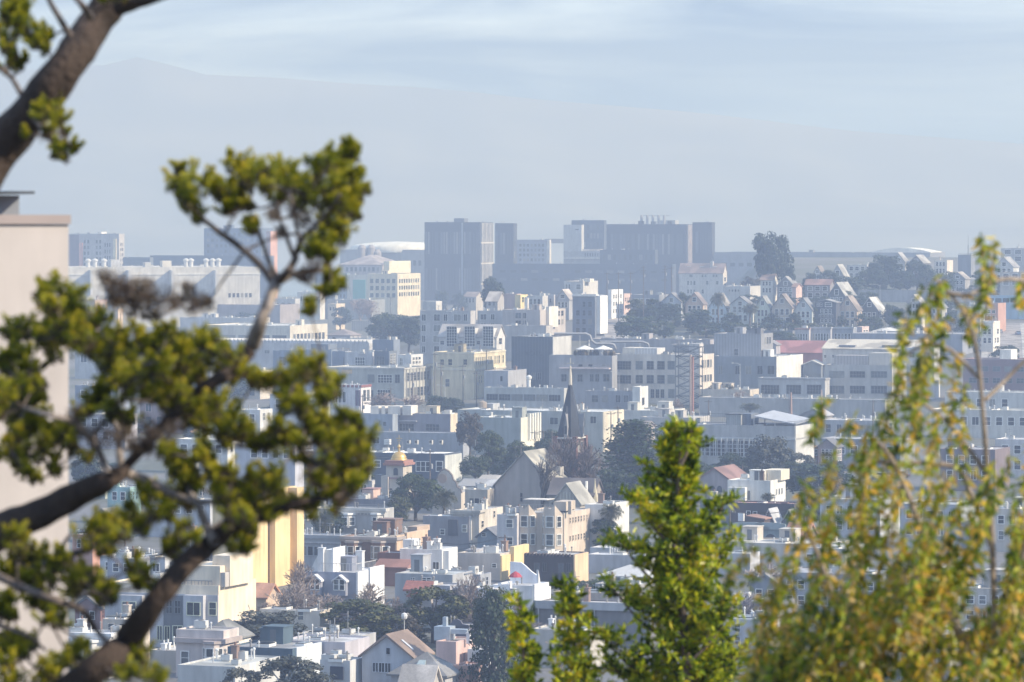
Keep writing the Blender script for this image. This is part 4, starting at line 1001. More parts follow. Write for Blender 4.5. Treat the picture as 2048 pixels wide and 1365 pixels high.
q = B('stepped grey annex with one narrow dark opening, below the cream block', 968, 1016, 1053, 742, 818, (.33, .34, .37), name='annex_building')
q.win('f', 1000, 752, 1006, 764, 1, 1, 'n')
q = B('long low workshop with six steel windows and lit end, left of the spire', 969, 1128, 1133, 777, 826, (.42, .43, .42), rc=(.45, .45, .45), name='workshop', win=[('f', 972, 788, 1122, 801, 6, 1, 'g', .88)], gear=8)
mb = MB(); x = -q.u(1058, 6); mb.lathe([(.55, q.zr), (.55, q.zr+2.6), (.85, q.zr+2.9), (.9, q.zr+3.5), (.3, q.zr+4)], x, 6, 10); mb.build('vent_stack', plain((.66, .66, .64), .5), q.root)
q = B('dark grey garage with pale frames right of the spire', 1170, 1266, 1270, 783, 826, (.24, .25, .28), rc=(.4, .4, .4), name='garage_building', cat='garage', win=[('f', 1180, 790, 1220, 805, 2, 1, 'g'), ('f', 1228, 790, 1260, 806, 2, 1, 'c')], gear=8)
q = B('white cube with dark doorway right of the spire', 1265, 1280, 1297, 774, 832, (.64, .64, .62), rc=SILVER, name='white_cube', cat='building'); q.win('s', 1283, 795, 1289, 812, 1, 1, 'n')
q = B('long flat roofed building crossing behind the spire with cream end', 915, 1205, 1246, 824, 905, (.38, .39, .37), rc=SILVER, name='commercial_block', win=[('f', 1099, 834, 1117, 850, 1, 1, 'c'), ('f', 1180, 832, 1193, 848, 1, 1, 'c'), ('f', 1120, 836, 1124, 850, 1, 1, 'c')], gear=22)
q.box('stair_house', 968, 986, 808, 6, 5, (.36, .37, .38))
mb = MB(); mb.box(.004, .25, .1, q.D, -1, q.zt-.05); mb.build('cream_end', wall((.62, .55, .42)), q.root)
q = B('moss grey blank box with pale pilastered flank, left of the spire', 952, 1040, 1078, 836, 912, (.29, .32, .31), rc=SILVER, name='blank_box', cat='building', gear=4)
mb = MB(); mb.box(.004, .25, .1, q.D, -1, q.zt-.05); mb.build('pale_flank', wall((.66, .63, .52)), q.root); q.fins(5, 1052, 1077, 828, 880, (.7, .68, .6), out=.9, w=.9, name='pilaster'); q.win('s', 1042, 848, 1046, 870, 1, 3, 'd')
B('white flat roofs with skylights right of the cream end', 1246, 1330, 1370, 822, 880, (.52, .50, .45), rc=(.62, .6, .55), name='workshop', gear=8)
B('low brown gabled shed behind the cedar', 1225, 1290, 1310, 845, 890, (.34, .30, .28), roof='gs', ye=856, rc=(.3, .26, .25), name='shed')
B('wide roof deck store left of the rusty stacks', 1280, 1386, 1420, 836, 884, (.42, .40, .38), rc=(.45, .43, .4), name='store_building', gear=8)
B('sand coloured annex under the palms beside the cream factory', 1400, 1500, 1518, 780, 822, (.50, .44, .36), rc=(.48, .44, .38), name='annex_building', gear=5)
# right of centre: grid window works
q = B('single storey works with wide steel windows, below the grey box', 1516, 1650, 1652, 757, 815, (.42, .43, .44), rc=(.6, .6, .58), name='works_building', win=[('f', 1520, 769, 1561, 789, 1, 1, 'g'), ('f', 1571, 769, 1604, 789, 1, 1, 'g'), ('f', 1612, 769, 1645, 789, 1, 1, 'g')], par=.45); q.band(759, .5, .25, (.3, .3, .31))
q = B('two storey works with white ribbed flank, right of the single storey one', 1650, 1784, 1812, 731, 815, (.40, .39, .37), rc=(.4, .4, .4), name='works_building', win=[('f', 1657, 742, 1690, 756, 1, 1, 'g'), ('f', 1698, 742, 1732, 756, 1, 1, 'g'), ('f', 1740, 742, 1776, 756, 1, 1, 'g'), ('f', 1657, 771, 1690, 788, 1, 1, 'g'), ('f', 1698, 771, 1732, 788, 1, 1, 'g'), ('f', 1740, 771, 1776, 788, 1, 1, 'g')])
q.fins(9, 1786, 1811, 730, 810, (.72, .68, .58), out=.4, w=.5, name='pilaster'); q.box('plant_room', 1668, 1736, 712, 6, 7, (.36, .34, .33), kind='corrugated'); q.box('stair_house', 1737, 1784, 707, 6, 8, (.46, .43, .38))
B('long low concrete wall building with round roof vents', 1398, 1770, 1790, 800, 842, (.36, .35, .34), rc=(.48, .47, .45), name='low_shed', cat='shed', gear=10)
q = B('white modern block behind the willow tips', 1810, 1868, 1880, 696, 800, (.52, .52, .52), name='modern_block', cat='building', win=[('f', 1818, 704, 1830, 716, 1, 1, 'c'), ('f', 1846, 704, 1860, 716, 1, 1, 'c'), ('f', 1818, 730, 1860, 742, 3, 1, 'c')])
q = B('purple brick factory with steel windows, right edge behind the willow', 1926, 2110, 2130, 720, 812, (.22, .13, .14), kind='brick', rc=(.62, .62, .6), name='brick_factory', cat='factory', win=[('f', 1934, 732, 2100, 743, 7, 1, 'g'), ('f', 1934, 755, 2100, 766, 7, 1, 'g')]); q.box('roof_house', 2000, 2022, 700, 5, 8, (.62, .6, .56)); q.gear(6)
q = B('white bay windowed corner house at the foot of the steep street', 1962, 1986, 2000, 643, 708, (.62, .60, .56), name='corner_house', cat='house', win=[('f', 1965, 655, 1984, 690, 2, 2, 'W'), ('s', 1988, 655, 1998, 690, 2, 2, 'W')], cor=(.5, .4, TRIM))
B('brick chimneyed house beside the steep street', 1960, 1996, 2012, 607, 668, (.48, .26, .19), kind='brick', name='brick_house', cat='house', win=[('f', 1964, 618, 1992, 640, 3, 2, 'W')])
# ---------------------------------------------------------------- near half of the city
BRICK = (.10, .06, .055)
# left part, seen between the cypress tufts
q = B('slate blue studio with panel door behind the cypress edge', 690, 785, 788, 829, 880, (.26, .31, .38), rc=SILVER, name='studio_building', win=[('f', 766, 843, 773, 853, 1, 1, 'n')]); q.box('roller_door', 736, 757, 841, -.12, .11, (.30, .35, .42), yb=863)
for a, b_, t in ((741, 757, 813), (763, 770, 813), (776, 800, 813), (805, 822, 812)): q.box('roof_monitor', a, b_, t, 4, 5, (.62, .58, .52))
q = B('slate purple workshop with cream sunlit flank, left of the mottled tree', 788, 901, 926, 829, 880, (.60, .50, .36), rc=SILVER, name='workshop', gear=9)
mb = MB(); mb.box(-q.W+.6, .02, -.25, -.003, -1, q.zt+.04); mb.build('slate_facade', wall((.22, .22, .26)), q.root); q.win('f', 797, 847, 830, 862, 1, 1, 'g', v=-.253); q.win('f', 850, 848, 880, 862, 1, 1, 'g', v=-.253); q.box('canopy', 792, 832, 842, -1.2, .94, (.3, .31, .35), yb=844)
q = B('long low grey building with four rooftop condensers', 640, 926, 936, 867, 920, (.30, .32, .36), rc=(.5, .5, .5), name='long_building', win=[('f', 745, 874, 760, 888, 1, 1, 'c'), ('f', 768, 876, 778, 890, 1, 1, 'n')])
q.box('white_cabinet', 768, 779, 879, -2.5, 1.2, WHITE, yb=890)
for i, a in enumerate((812, 828, 857, 877)):
    p = P(a+5, 888, q.d-7); mb = MB(); mb.box(-.42, .42, -.4, .4, .25, 1.05); mb.box(-.38, .38, -.36, .36, 0, .249); mb.m = 1; mb.cyl(0, 0, 1.052, 1.12, .3, 10); mb.box(-.3, .3, -.41, -.402, .35, .95)
    b_ = mb
    q2 = b_.build('condenser', [plain((.56, .54, .5), .5), plain((.16, .15, .14))], q.root); q2.location = (-q.u(a+5, -7), -7, q.z(889, q.u(a+5), -7))
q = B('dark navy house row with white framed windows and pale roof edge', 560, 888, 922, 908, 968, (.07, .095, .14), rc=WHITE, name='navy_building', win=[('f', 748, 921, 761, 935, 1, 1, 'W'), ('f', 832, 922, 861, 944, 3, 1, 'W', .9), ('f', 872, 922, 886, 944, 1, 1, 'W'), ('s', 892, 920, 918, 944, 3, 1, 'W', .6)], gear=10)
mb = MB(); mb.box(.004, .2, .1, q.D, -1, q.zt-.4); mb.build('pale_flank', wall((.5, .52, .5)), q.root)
# gold domed bell tower and mission gable
q = B('mission bell tower with gilded dome and red tiled eave', 772, 806, 822, 932, 1026, (.48, .43, .36), name='bell_tower', cat='tower', split=True)
zt = q.zt; W, D = q.W, q.D; cx, cy = -W/2, D/2; r = min(W, D)*.42
mb = MB(); mb.box(-W-.5, .5, -.5, D+.5, zt+.01, zt+.5); mb.box(-W-.2, .2, -.2, D+.2, zt+.5, zt+1.0); mb.build('tiled_eave', wall((.36, .16, .12), 'brick'), q.root)
mb = MB(); mb.lathe([(r*1.08, zt+1.0), (r*1.08, zt+1.3)]+[(r*math.cos(t*.15), zt+1.3+r*.92*math.sin(t*.15)) for t in range(0, 11)], cx, cy, 24)
mb.build('dome', plain((.62, .40, .13), .38, .55, 'gilding'), q.root, True)
mb = MB(); z = zt+1.3+r*.9; mb.lathe([(.22, z), (.22, z+.7), (.42, z+1.0), (.22, z+1.3), (.07, z+1.5), (.06, z+3.4)], cx, cy, 10); mb.box(cx-.62, cx+.62, cy-.06, cy+.06, z+2.6, z+2.76); mb.box(cx-.4, cx+.4, cy-.06, cy+.06, z+2.15, z+2.28); mb.build('cross_finial', plain((.62, .45, .18), .4, .5, 'gilding'), q.root)
def arch_open(q, px0, px1, yt, yb, name='arched_opening', v=0.):
    a, b = -q.u(px0, v), -q.u(px1, v); z1, z0 = q.z(yt, -a, v), q.z(yb, -a, v); rr = (b-a)/2
    pts = [(a, z0), (b, z0)]+[((a+b)/2+rr*math.cos(t*math.pi/10), z1-rr+rr*math.sin(t*math.pi/10)) for t in range(11)]
    mb = MB(); mb.extrude_xz(pts, v-.06, v-.004); return mb.build(name, plain((.05, .06, .08), .4), q.root)
arch_open(q, 787, 796, 936, 951); q.band(957, .35, .2, (.32, .2, .2)); q.win('f', 778, 975, 786, 1000, 1, 2, 'd')
q.box('buttress', 762, 776, 952, -.6, 3, (.46, .41, .35), yb=1026); q.box('tall_window_bay', 750, 762, 950, .5, 3, (.16, .18, .2), yb=1026)
d = dist_at(925, 1022); o_x = 925
q = B('cream mission style front with curved gable and round window', 866, 924, 930, 985, 1030, (.50, .44, .37), name='mission_hall', cat='church hall', minD=16, rc=(.35, .33, .3))
W = q.W; prof = [(-W, 0), (0, 0), (0, q.z(987)), (-W*.04, q.z(980)), (-W*.16, q.z(975)), (-W*.20, q.z(966)), (-W*.29, q.z(961)), (-W*.34, q.z(952)), (-W*.44, q.z(945)), (-W*.56, q.z(941)), (-W*.68, q.z(943)), (-W*.78, q.z(950)), (-W*.83, q.z(960)), (-W*.88, q.z(970)), (-W, q.z(978))]
mb = MB(); mb.extrude_xz(prof, -.5, -.004); mb.build('curved_gable', wall((.50, .44, .37)), q.root)
mb = MB()
for (a, za), (b_, zb) in zip(prof[2:], prof[3:]): mb.tube([(Vector((a, -.25, za+.08)), .28), (Vector((b_, -.25, zb+.08)), .28)], 6)
mb.build('gable_coping', wall((.20, .17, .16)), q.root)
mb = MB(); c0, z0, rr = -q.u(885, -.5), q.z(957, q.u(885)), .95; mb.extrude_xz([(c0+rr*math.cos(t*.449), z0+rr*math.sin(t*.449)) for t in range(14)], -.62, -.503); mb.build('round_window', wall((.42, .30, .22)), q.root)
B('low grey roofed parish rooms right of the mission front', 918, 985, 1012, 963, 1015, (.40, .38, .36), roof='gs', ye=974, rc=(.42, .42, .42), name='parish_hall', cat='church hall', gear=0)
B('tan annex with red ridge behind the church gable', 955, 1004, 1030, 955, 1000, (.50, .40, .30), roof='gs', ye=966, rc=(.55, .5, .45), name='annex_building')
q = B('tan flat roofed annex with dark clerestory, left of the church', 930, 975, 1004, 980, 1050, (.42, .37, .31), rc=(.4, .4, .4), name='annex_building', win=[('f', 938, 996, 970, 1008, 3, 1, 'n', .8)], gear=4)
# church
q = B('large tan church nave with steep shingled gable roof', 990, 1106, 1146, 906, 1048, (.36, .31, .275), roof='gf', ye=972, rc=(.37, .35, .29), name='church', cat='church', split=True)
mb = MB(); W = q.W; e = q.ze; mb.extrude_xz([(-W-6.2, -1), (-W-.005, -1), (-W-.005, e-.4), (-W-6.2, q.z(1010, W))], .6, q.D-.5); mb.build('side_aisle', wall((.36, .31, .275)), q.root)
mb = MB(); mb.extrude_xz([(-W-6.6, q.z(1012, W)-.1), (-W-.42, e-.62), (-W-.42, e-.4), (-W-6.6, q.z(1012, W)+.2)], .4, q.D-.2); mb.build('aisle_roof', wall((.30, .28, .25), 'roofing'), q.root)
q.win('f', 1040, 985, 1046, 1005, 1, 1, 'd')
mb = MB(); W2 = q.W; slp = (q.zt-q.ze)/(W2/2)
for (u_, yy) in ((.30, 10), (.14, 7)): mb.box(-W2*u_-.7, -W2*u_+.7, yy, yy+2.2, q.ze+W2*u_*slp-.2, q.ze+W2*u_*slp+1.5)
mb.build('dormer', wall((.42, .40, .36)), q.root)
q = B('dark slated chapel roof with small gilt finial right of the nave', 1098, 1186, 1206, 961, 1055, (.38, .33, .28), roof='gs', ye=990, rc=(.15, .13, .13), name='chapel', cat='church', split=True)
mb = MB(); mb.lathe([(.75, q.ze-2.5), (.7, q.ze-.5), (.3, q.ze+1), (.12, q.zt-.6), (.05, q.zt+.3)], .2, .6, 8); mb.build('finial', wall((.55, .48, .32)), q.root)
mb = MB(); mb.cyl(-q.u(1174, 0), -.35, 0, q.z(963), .28, 8); mb.build('downpipe', plain(WHITE), q.root)
q = B('timber gabled porch in front of the chapel', 1106, 1160, 1186, 969, 1060, (.42, .38, .33), roof='gf', ye=1006, rc=(.36, .35, .31), name='chapel_porch', cat='church', split=True)
q.fins(5, 1118, 1150, 985, 1004, (.5, .47, .4), 'f', .2, .25, 'timber_post')
# spire
q = B('red brick church tower with tall slate spire and gilt cross', 1111, 1150, 1170, 876, 1010, BRICK, kind='brick', name='church_tower', cat='church tower', split=True, par=.1)
W, D, zt = q.W, q.D, q.zt; cx, cy = -W/2, D/2; sw = 24/F*q.d; zs = q.z(768, W/2, D/2); q.band(877, .35, .35, (.5, .48, .45), 'stone_band'); q.band(922, .3, .2, (.42, .4, .38), 'stone_band')
mb = MB(); N = 8; ring = [(cx+sw*1.12*math.cos(2*math.pi*(i+.5)/N), cy+sw*1.12*math.sin(2*math.pi*(i+.5)/N)) for i in range(N)]
for i in range(N): a, b_ = ring[i], ring[(i+1) % N]; k = .13; mb.face((a[0], a[1], zt+.02), (b_[0], b_[1], zt+.02), (cx+(b_[0]-cx)*k, cy+(b_[1]-cy)*k, zs), (cx+(a[0]-cx)*k, cy+(a[1]-cy)*k, zs))
mb.build('spire', wall((.038, .048, .066), 'roofing'), q.root)
zc = q.z(716, W/2, D/2); mb = MB(); mb.lathe([(sw*.17, zs-.3), (sw*.16, zs+.2), (.34, zs+1.8), (.2, zs+3.2), (.26, zs+3.3), (.1, zs+3.9)], cx, cy, 8); mb.build('finial', wall((.52, .47, .38)), q.root)
mb = MB(); mb.box(cx-.09, cx+.09, cy-.09, cy+.09, zs+3.6, zc); mb.box(cx-.75, cx+.75, cy-.08, cy+.08, zc-1.25, zc-1.05); mb.build('cross', plain((.55, .5, .4), .4), q.root)
def lucarne(x, y, rz, name='spire_dormer'):
    o = link(name, None, None); bpy.data.objects.remove(o)
    mb = MB(); w_, h_ = .36, 2.2; mb.extrude_xz([(-w_, 0), (w_, 0), (w_, h_), (0, h_+2.6), (-w_, h_)], -.4, 1.6); mb.cyl(0, .4, h_+2.5, h_+4.2, .07, 6)
    mb.extrude_xz([(-w_-.2, h_-.2), (0, h_+2.5), (w_+.2, h_-.2), (0, h_+2.9)], -.55, -.402)
    mb.m = 1; mb.box(-.25, .25, -.43, -.405, .6, 2.3)
    o = mb.build(name, [wall((.26, .26, .27)), plain((.05, .055, .06), .4)], q.root); o.location = (x, y, zt+.1); o.rotation_euler.z = rz
lucarne(cx, cy-sw*1.02, 0); lucarne(cx+sw*1.02, cy, R(90))
mb = MB()
for x, y in ((-W, 0), (0, 0), (0, D), (-W, D)): mb.box(x-.45, x+.45, y-.45, y+.45, -1, zt+.25)
mb.build('corner_buttress', wall((.17, .075, .06), 'brick'), q.root)
q.win('f', 1124, 884, 1138, 906, 2, 1, 'd', .6, (.3, .28, .26)); q.win('s', 1154, 884, 1166, 906, 2, 1, 'd', .6, (.3, .28, .26))
# right of the spire: solar roof building
q = B('wide modern school with glazed front and pale corrugated flank, right centre', 1330, 1589, 1626, 853, 962, (.40, .39, .38), rc=(.16, .17, .19), name='school_building', cat='school', split=True, win=[('f', 1404, 880, 1528, 912, 8, 2, 'g', .93, (.55, .57, .6))])
mb = MB(); mb.box(.004, .25, .1, q.D, -1, q.zt-.02); mb.build('corrugated_flank', wall((.56, .56, .54), 'corrugated'), q.root); q.band(879, .4, .25, (.5, .5, .5))
q.fins(11, 1404, 1528, 879, 913, (.5, .53, .56), 'f', .5, .16, 'mullion'); q.rail(1575, 1588, 843, .3, dv=min(26, q.D-1), c=(.2, .21, .23)); q.rail(1402, 1488, 828, 2, c=(.18, .19, .2))
mb = MB(); zb = q.zr; p0, p1, p2, p3 = (-q.u(1508, 3), 3, q.z(832, 12, 3)), (-q.u(1592, 3), 3, q.z(848, 1, 3)), (-q.u(1624, 16), 16, q.z(838, 0, 16)), (-q.u(1547, 16), 16, q.z(821, 8, 16))
mb.face(p0, p1, p2, p3); mb.face(*[(a, b_, c_-.25) for a, b_, c_ in (p3, p2, p1, p0)])
for a, b_ in ((p0, p1), (p1, p2), (p2, p3), (p3, p0)): mb.face((a[0], a[1], a[2]-.25), (b_[0], b_[1], b_[2]-.25), b_, a)
mb.build('solar_canopy', wall((.40, .41, .44), 'metal'), q.root); mb = MB()
for a, b_, c_ in (p0, p1, p2, p3, tuple((Vector(p0)+Vector(p1))/2)): mb.box(a-.08, a+.08, b_-.08, b_+.08, zb, c_-.26)
mb.build('canopy_post', plain((.5, .5, .5)), q.root)
q.box('roof_shed', 1452, 1482, 830, 4, 5, (.34, .35, .34), rc=(.12, .13, .15)); q.box('roof_shed', 1482, 1502, 828, 5, 6, (.14, .17, .22)); q.gear(8)
B('ornate slate house with pointed gables behind the yellow leaves', 1636, 1672, 1684, 880, 950, (.26, .22, .24), roof='gf', ye=894, rc=(.2, .2, .22), name='victorian_house', cat='house', win=[('f', 1642, 896, 1666, 925, 3, 2, 'W'), ('s', 1674, 898, 1682, 925, 2, 2, 'W')])
B('orange stucco corner house beside the school flank', 1600, 1624, 1637, 894, 950, (.60, .36, .22), rc=(.4, .35, .3), name='house', win=[('s', 1628, 900, 1635, 912, 1, 1, 'W')])
# palms terrace house cluster right
q = B('mauve gabled hall with dark red eaves, left of the white terrace house', 1395, 1462, 1500, 938, 1010, (.40, .35, .36), roof='gf', ye=962, rc=(.26, .14, .12), name='gabled_hall', cat='house'); arch_open(q, 1420, 1430, 972, 985); arch_open(q, 1434, 1444, 972, 985)
q = B('white cubist house with roof deck below the black trees', 1455, 1541, 1571, 962, 1030, (.68, .66, .61), rc=(.62, .6, .55), name='cubist_house', cat='house', win=[('f', 1495, 980, 1501, 1002, 1, 1, 'n'), ('s', 1550, 978, 1566, 992, 3, 1, 'n', .5)])
q.box('corner_block', 1455, 1490, 976, -1.6, 1.58, (.66, .64, .6), yb=1030); q.box('roof_block', 1526, 1562, 941, 5, 6, (.66, .58, .44)); q.gear(9); q.rail(1463, 1500, 998, -3.2, 1008, (.12, .12, .13))
q = B('dark shingle house with dusty pink flat roof and white door', 1462, 1588, 1600, 1008, 1068, (.075, .055, .06), rc=(.50, .26, .22), name='shingle_house', cat='house', win=[('f', 1493, 1022, 1501, 1033, 1, 1, 'W'), ('f', 1506, 1023, 1514, 1040, 1, 1, 'W')]); q.rail(1465, 1596, 1004, .3, c=(.3, .2, .2)); q.chimney(1568, 1006, 1, 1.2, (.22, .14, .12)); q.box('white_cabinet', 1476, 1487, 1027, -.8, .79, WHITE, yb=1043)
B('twin gabled slate house with white bargeboards, left gable', 1528, 1548, 1556, 1020, 1072, (.13, .15, .19), roof='gf', ye=1042, rc=(.42, .43, .45), name='gabled_house', cat='house')
B('twin gabled slate house with white bargeboards, right gable', 1566, 1590, 1600, 1022, 1072, (.13, .15, .19), roof='gf', ye=1042, rc=(.42, .43, .45), name='gabled_house', cat='house')
B('brown canopy roofed shed in front of the shingle house', 1496, 1528, 1540, 1034, 1075, (.10, .07, .06), roof='shed', ye=1040, rc=(.38, .20, .14), name='shed')
q = B('teal stucco house with stepped parapets, right of the green tree', 1470, 1570, 1585, 1060, 1110, (.20, .27, .30), rc=(.4, .36, .3), name='stepped_house', cat='house'); arch_open(q, 1530, 1552, 1068, 1084)
W = q.W
for f in (.28, .74): 
    mb = MB(); z = q.zt; mb.extrude_xz([(-W*f-4, z), (-W*f+4, z), (-W*f+4, z+.5), (-W*f+2.8, z+.5), (-W*f+2.8, z+1.0), (-W*f+1.6, z+1.2), (-W*f-1.6, z+1.2), (-W*f-2.8, z+1.), (-W*f-2.8, z+.5), (-W*f-4, z+.5)], -.35, -.01); mb.build('stepped_parapet', wall((.30, .36, .39)), q.root)
B('red tiled hipped house at the willow edge', 1572, 1612, 1632, 1050, 1100, (.30, .24, .22), roof='gs', ye=1074, rc=(.45, .20, .13), name='tiled_house', cat='house')
B('slate grey side extension behind the green tree top', 1400, 1470, 1478, 1000, 1062, (.18, .20, .24), rc=(.33, .33, .35), name='extension', gear=3)
B('long buff parapet store under the teal house', 1440, 1660, 1700, 1090, 1135, (.50, .45, .38), rc=(.55, .52, .46), name='store_building', gear=7, win=[('f', 1660, 1096, 1690, 1106, 2, 1, 'c')])
B('grey rear house with pale roof and skylight behind the bare shrub', 1440, 1500, 1520, 1108, 1160, (.42, .43, .46), rc=SILVER, name='house', gear=2)
# behind the willow
for i, (lab, x0, x1, x2, yt, yb, c, rc) in enumerate([
        ('white long shed with dark roof edge in the willow gap', 1860, 2090, 2110, 822, 880, (.55, .53, .48), (.6, .58, .52)), ('pale folded roof hall at the right edge above the shed', 1890, 2080, 2100, 786, 850, (.55, .54, .5), (.62, .6, .55)),
        ('grey store behind the parked white van', 1640, 1800, 1830, 880, 945, (.25, .27, .32), (.4, .4, .42)), ('dark brick house behind the willow at the right edge', 1880, 1990, 2020, 900, 985, (.20, .15, .16), (.35, .33, .33)),
        ('white cottage block at the right edge under the willow', 1990, 2080, 2100, 880, 960, (.55, .53, .53), (.5, .5, .5)), ('pale flat roofed apartment behind the willow strands', 1640, 1760, 1800, 1000, 1080, (.46, .47, .5), (.6, .6, .58)),
        ('grey apartment with blue windows behind the willow strands', 1800, 1920, 1960, 1010, 1100, (.36, .38, .42), (.5, .5, .5)), ('cream apartment block low behind the willow', 1960, 2090, 2120, 1020, 1110, (.52, .48, .41), (.5, .48, .44)),
        ('white flat roofed house with black cowl in the willow gap', 1600, 1690, 1730, 1098, 1165, (.55, .56, .58), SILVER), ('long grey gabled row behind the willow base', 1560, 1760, 1800, 1150, 1230, (.30, .31, .35), (.35, .35, .37)),
        ('slate house with white balcony low in the willow', 1780, 1900, 1940, 1140, 1230, (.22, .24, .30), (.45, .45, .45)), ('pale blue house with small square window low in the willow', 1630, 1720, 1760, 1280, 1370, (.50, .56, .62), SILVER),
        ('grey stucco house hidden low behind the willow', 1800, 1900, 1940, 1270, 1370, (.4, .4, .42), (.45, .45, .45)), ('grey brick row between green tree and willow', 1440, 1560, 1590, 1205, 1290, (.24, .24, .28), (.36, .36, .38)),
        ('beige house deep behind the willow base', 1920, 2060, 2090, 1180, 1280, (.48, .44, .38), (.4, .38, .35))]):
    q = B(lab, x0, x1, x2, yt, yb, c, rc=rc, name='house', gear=4)
    q.win('f', x0+8, yt+10, x1-8, yt+28, max(2, (x1-x0)//24), 1, 'W', .5)
    if yb-yt > 70: q.win('f', x0+8, yt+40, x1-8, yt+60, max(2, (x1-x0)//24), 1, 'W', .5)
# left, seen through the cypress
for lab, x0, x1, x2, yt, yb, c, rc in [
        ('white warehouse low between the cypress twigs', 150, 300, 330, 700, 760, (.45, .46, .48), SILVER), ('brown brick loft beside the beige corner house', 150, 190, 215, 600, 680, (.45, .3, .22), GRAVEL),
        ('tan shopfront with pilasters behind the dead twigs', 200, 236, 246, 618, 690, (.70, .52, .36), GRAVEL), ('blue grey car workshop between tuft and wall', 150, 235, 260, 772, 850, (.22, .26, .33), (.5, .5, .5)),
        ('white gabled greenhouse row behind the cypress', 350, 455, 480, 880, 950, (.6, .6, .58), WHITE), ('lilac corrugated store behind the cypress', 470, 590, 600, 890, 990, (.45, .46, .52), (.5, .5, .5)),
        ('white flat house with roof railings behind the cypress', 510, 600, 620, 880, 940, (.58, .56, .52), SILVER), ('teal cottage behind the dark branch', 215, 260, 280, 975, 1050, (.30, .50, .50), (.6, .6, .6)),
        ('grey terrace behind the dark tufts', 290, 420, 450, 1000, 1080, (.40, .41, .44), (.55, .55, .55)), ('orange brick house beside the beige wall', 145, 185, 205, 1070, 1160, (.50, .24, .15), (.3, .3, .32)),
        ('white rear houses under the dark limb', 200, 330, 370, 1115, 1190, (.52, .53, .56), (.6, .6, .6)), ('grey blue rear block with sloping stair behind the cream flats', 215, 270, 300, 1118, 1200, (.33, .35, .42), (.6, .6, .6)),
        ('pale green gabled shed behind the cypress middle', 440, 500, 520, 900, 940, (.5, .6, .52), (.62, .62, .6)), ('white long roof behind the cypress heart', 540, 640, 660, 790, 860, (.5, .52, .55), WHITE)]:
    q = B(lab, x0, x1, x2, yt, yb, c, rc=rc, name='house', gear=5); q.win('f', x0+6, yt+8, x1-6, yt+26, max(2, (x1-x0)//22), 1, 'W', .5); q.win('s', x1+4, yt+8, x2-4, yt+26, 2, 1, 'd', .5)
# ---- yellow tower and neighbours
q = B('tall plain yellow building with two shaded recesses', 425, 497, 592, 986, 1185, (.74, .53, .23), rc=(.5, .45, .38), name='yellow_building', split=True)
z = 992
q.sidebox('wall_bay', 497, 532, z, None, .25, (.74, .53, .23)); q.sidebox('wall_bay', 541, 566, z, None, .25, (.74, .53, .23)); q.sidebox('wall_bay', 576, 590, z-16, None, 1.6, (.74, .53, .23))
q.sidebox('wall_bay', 536, 566, z, None, 1.0, (.74, .53, .23), .26); q.win('f', 480, 1120, 488, 1132, 1, 1, 'd')
q = B('cream apartment building with pale grey bays and stepped sunlit flank', 212, 437, 512, 1172, 1300, (.74, .62, .45), rc=(.45, .42, .38), name='apartment_building', cat='apartments', split=True, par=.45)
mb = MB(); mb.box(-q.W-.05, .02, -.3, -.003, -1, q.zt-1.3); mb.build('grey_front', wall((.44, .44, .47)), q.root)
q.box('recess_shade', 327, 366, 1192, -.31, .3, (.17, .18, .2), yb=1300); q.win('f', 330, 1200, 364, 1228, 2, 1, 'g', v=-.32)  # not cut in: a flat dark panel, the recess's shade put into its colour
q.box('bay', 235, 284, 1192, -1.3, 1., (.44, .44, .47), yb=1300); q.win('f', 243, 1202, 273, 1232, 1, 1, 'c', v=-1.302); q.box('bay', 367, 406, 1192, -1.3, 1., (.46, .46, .49), yb=1300); q.win('f', 372, 1203, 402, 1232, 1, 1, 'c', v=-1.302); q.win('f', 418, 1203, 433, 1232, 1, 1, 'd', v=-.302)
q.win('f', 312, 1250, 342, 1282, 2, 1, 'c', v=-.302); q.win('f', 345, 1250, 366, 1282, 1, 1, 'c', v=-.302); q.win('f', 375, 1252, 400, 1275, 1, 1, 'c', v=-1.302)
q.box('penthouse', 425, 460, 1112, 2.2, 8, (.74, .62, .45)); q.sidebox('side_step', 440, 486, 1133, 1185, -5.5, (.74, .62, .45)); q.box('penthouse', 424, 450, 1146, .6, 1.5, (.46, .42, .38)); q.rail(300, 424, 1162, .4, c=(.25, .25, .27)); q.gear(6)
q = B('white house with rounded corner bay and dentil cornice, beside the beige corner house', 110, 218, 246, 1268, 1360, (.64, .62, .60), rc=(.62, .62, .62), name='bay_window_house', cat='house', split=True, cor=(.7, .6, WHITE, True), gear=6)
q.bay(160, 206, 1285, 1345, 1.3, (.64, .62, .6)); q.chimney(158, 1250, 3, 1.1, (.6, .58, .56), 2)
q = B('tan garden store roof with white vent stacks between the houses', 300, 352, 400, 1302, 1350, (.44, .41, .36), rc=(.5, .47, .42), name='store_building', split=True); q.chimney(326, 1290, 2, .6, WHITE, 1); q.chimney(334, 1288, 3, .6, WHITE, 1)
q = B('blush stucco house with bay window and tall parapet, lower left', 352, 447, 458, 1262, 1360, (.56, .49, .46), rc=(.45, .43, .4), name='bay_window_house', cat='house', split=True)
q.band(1283, .6, .5, (.4, .34, .32), 'cornice'); q.bay(406, 448, 1288, 1340, 1.2, (.56, .49, .46), rc=(.4, .34, .32)); q.win('f', 362, 1302, 378, 1330, 1, 1, 'W')
q = B('grey hipped roof cottage with cream flank, behind the blush house', 400, 462, 502, 1244, 1340, (.66, .62, .54), roof='hip', ye=1278, rc=(.20, .20, .19), name='hipped_house', cat='house', split=True); q.win('s', 478, 1286, 488, 1306, 1, 1, 'c')
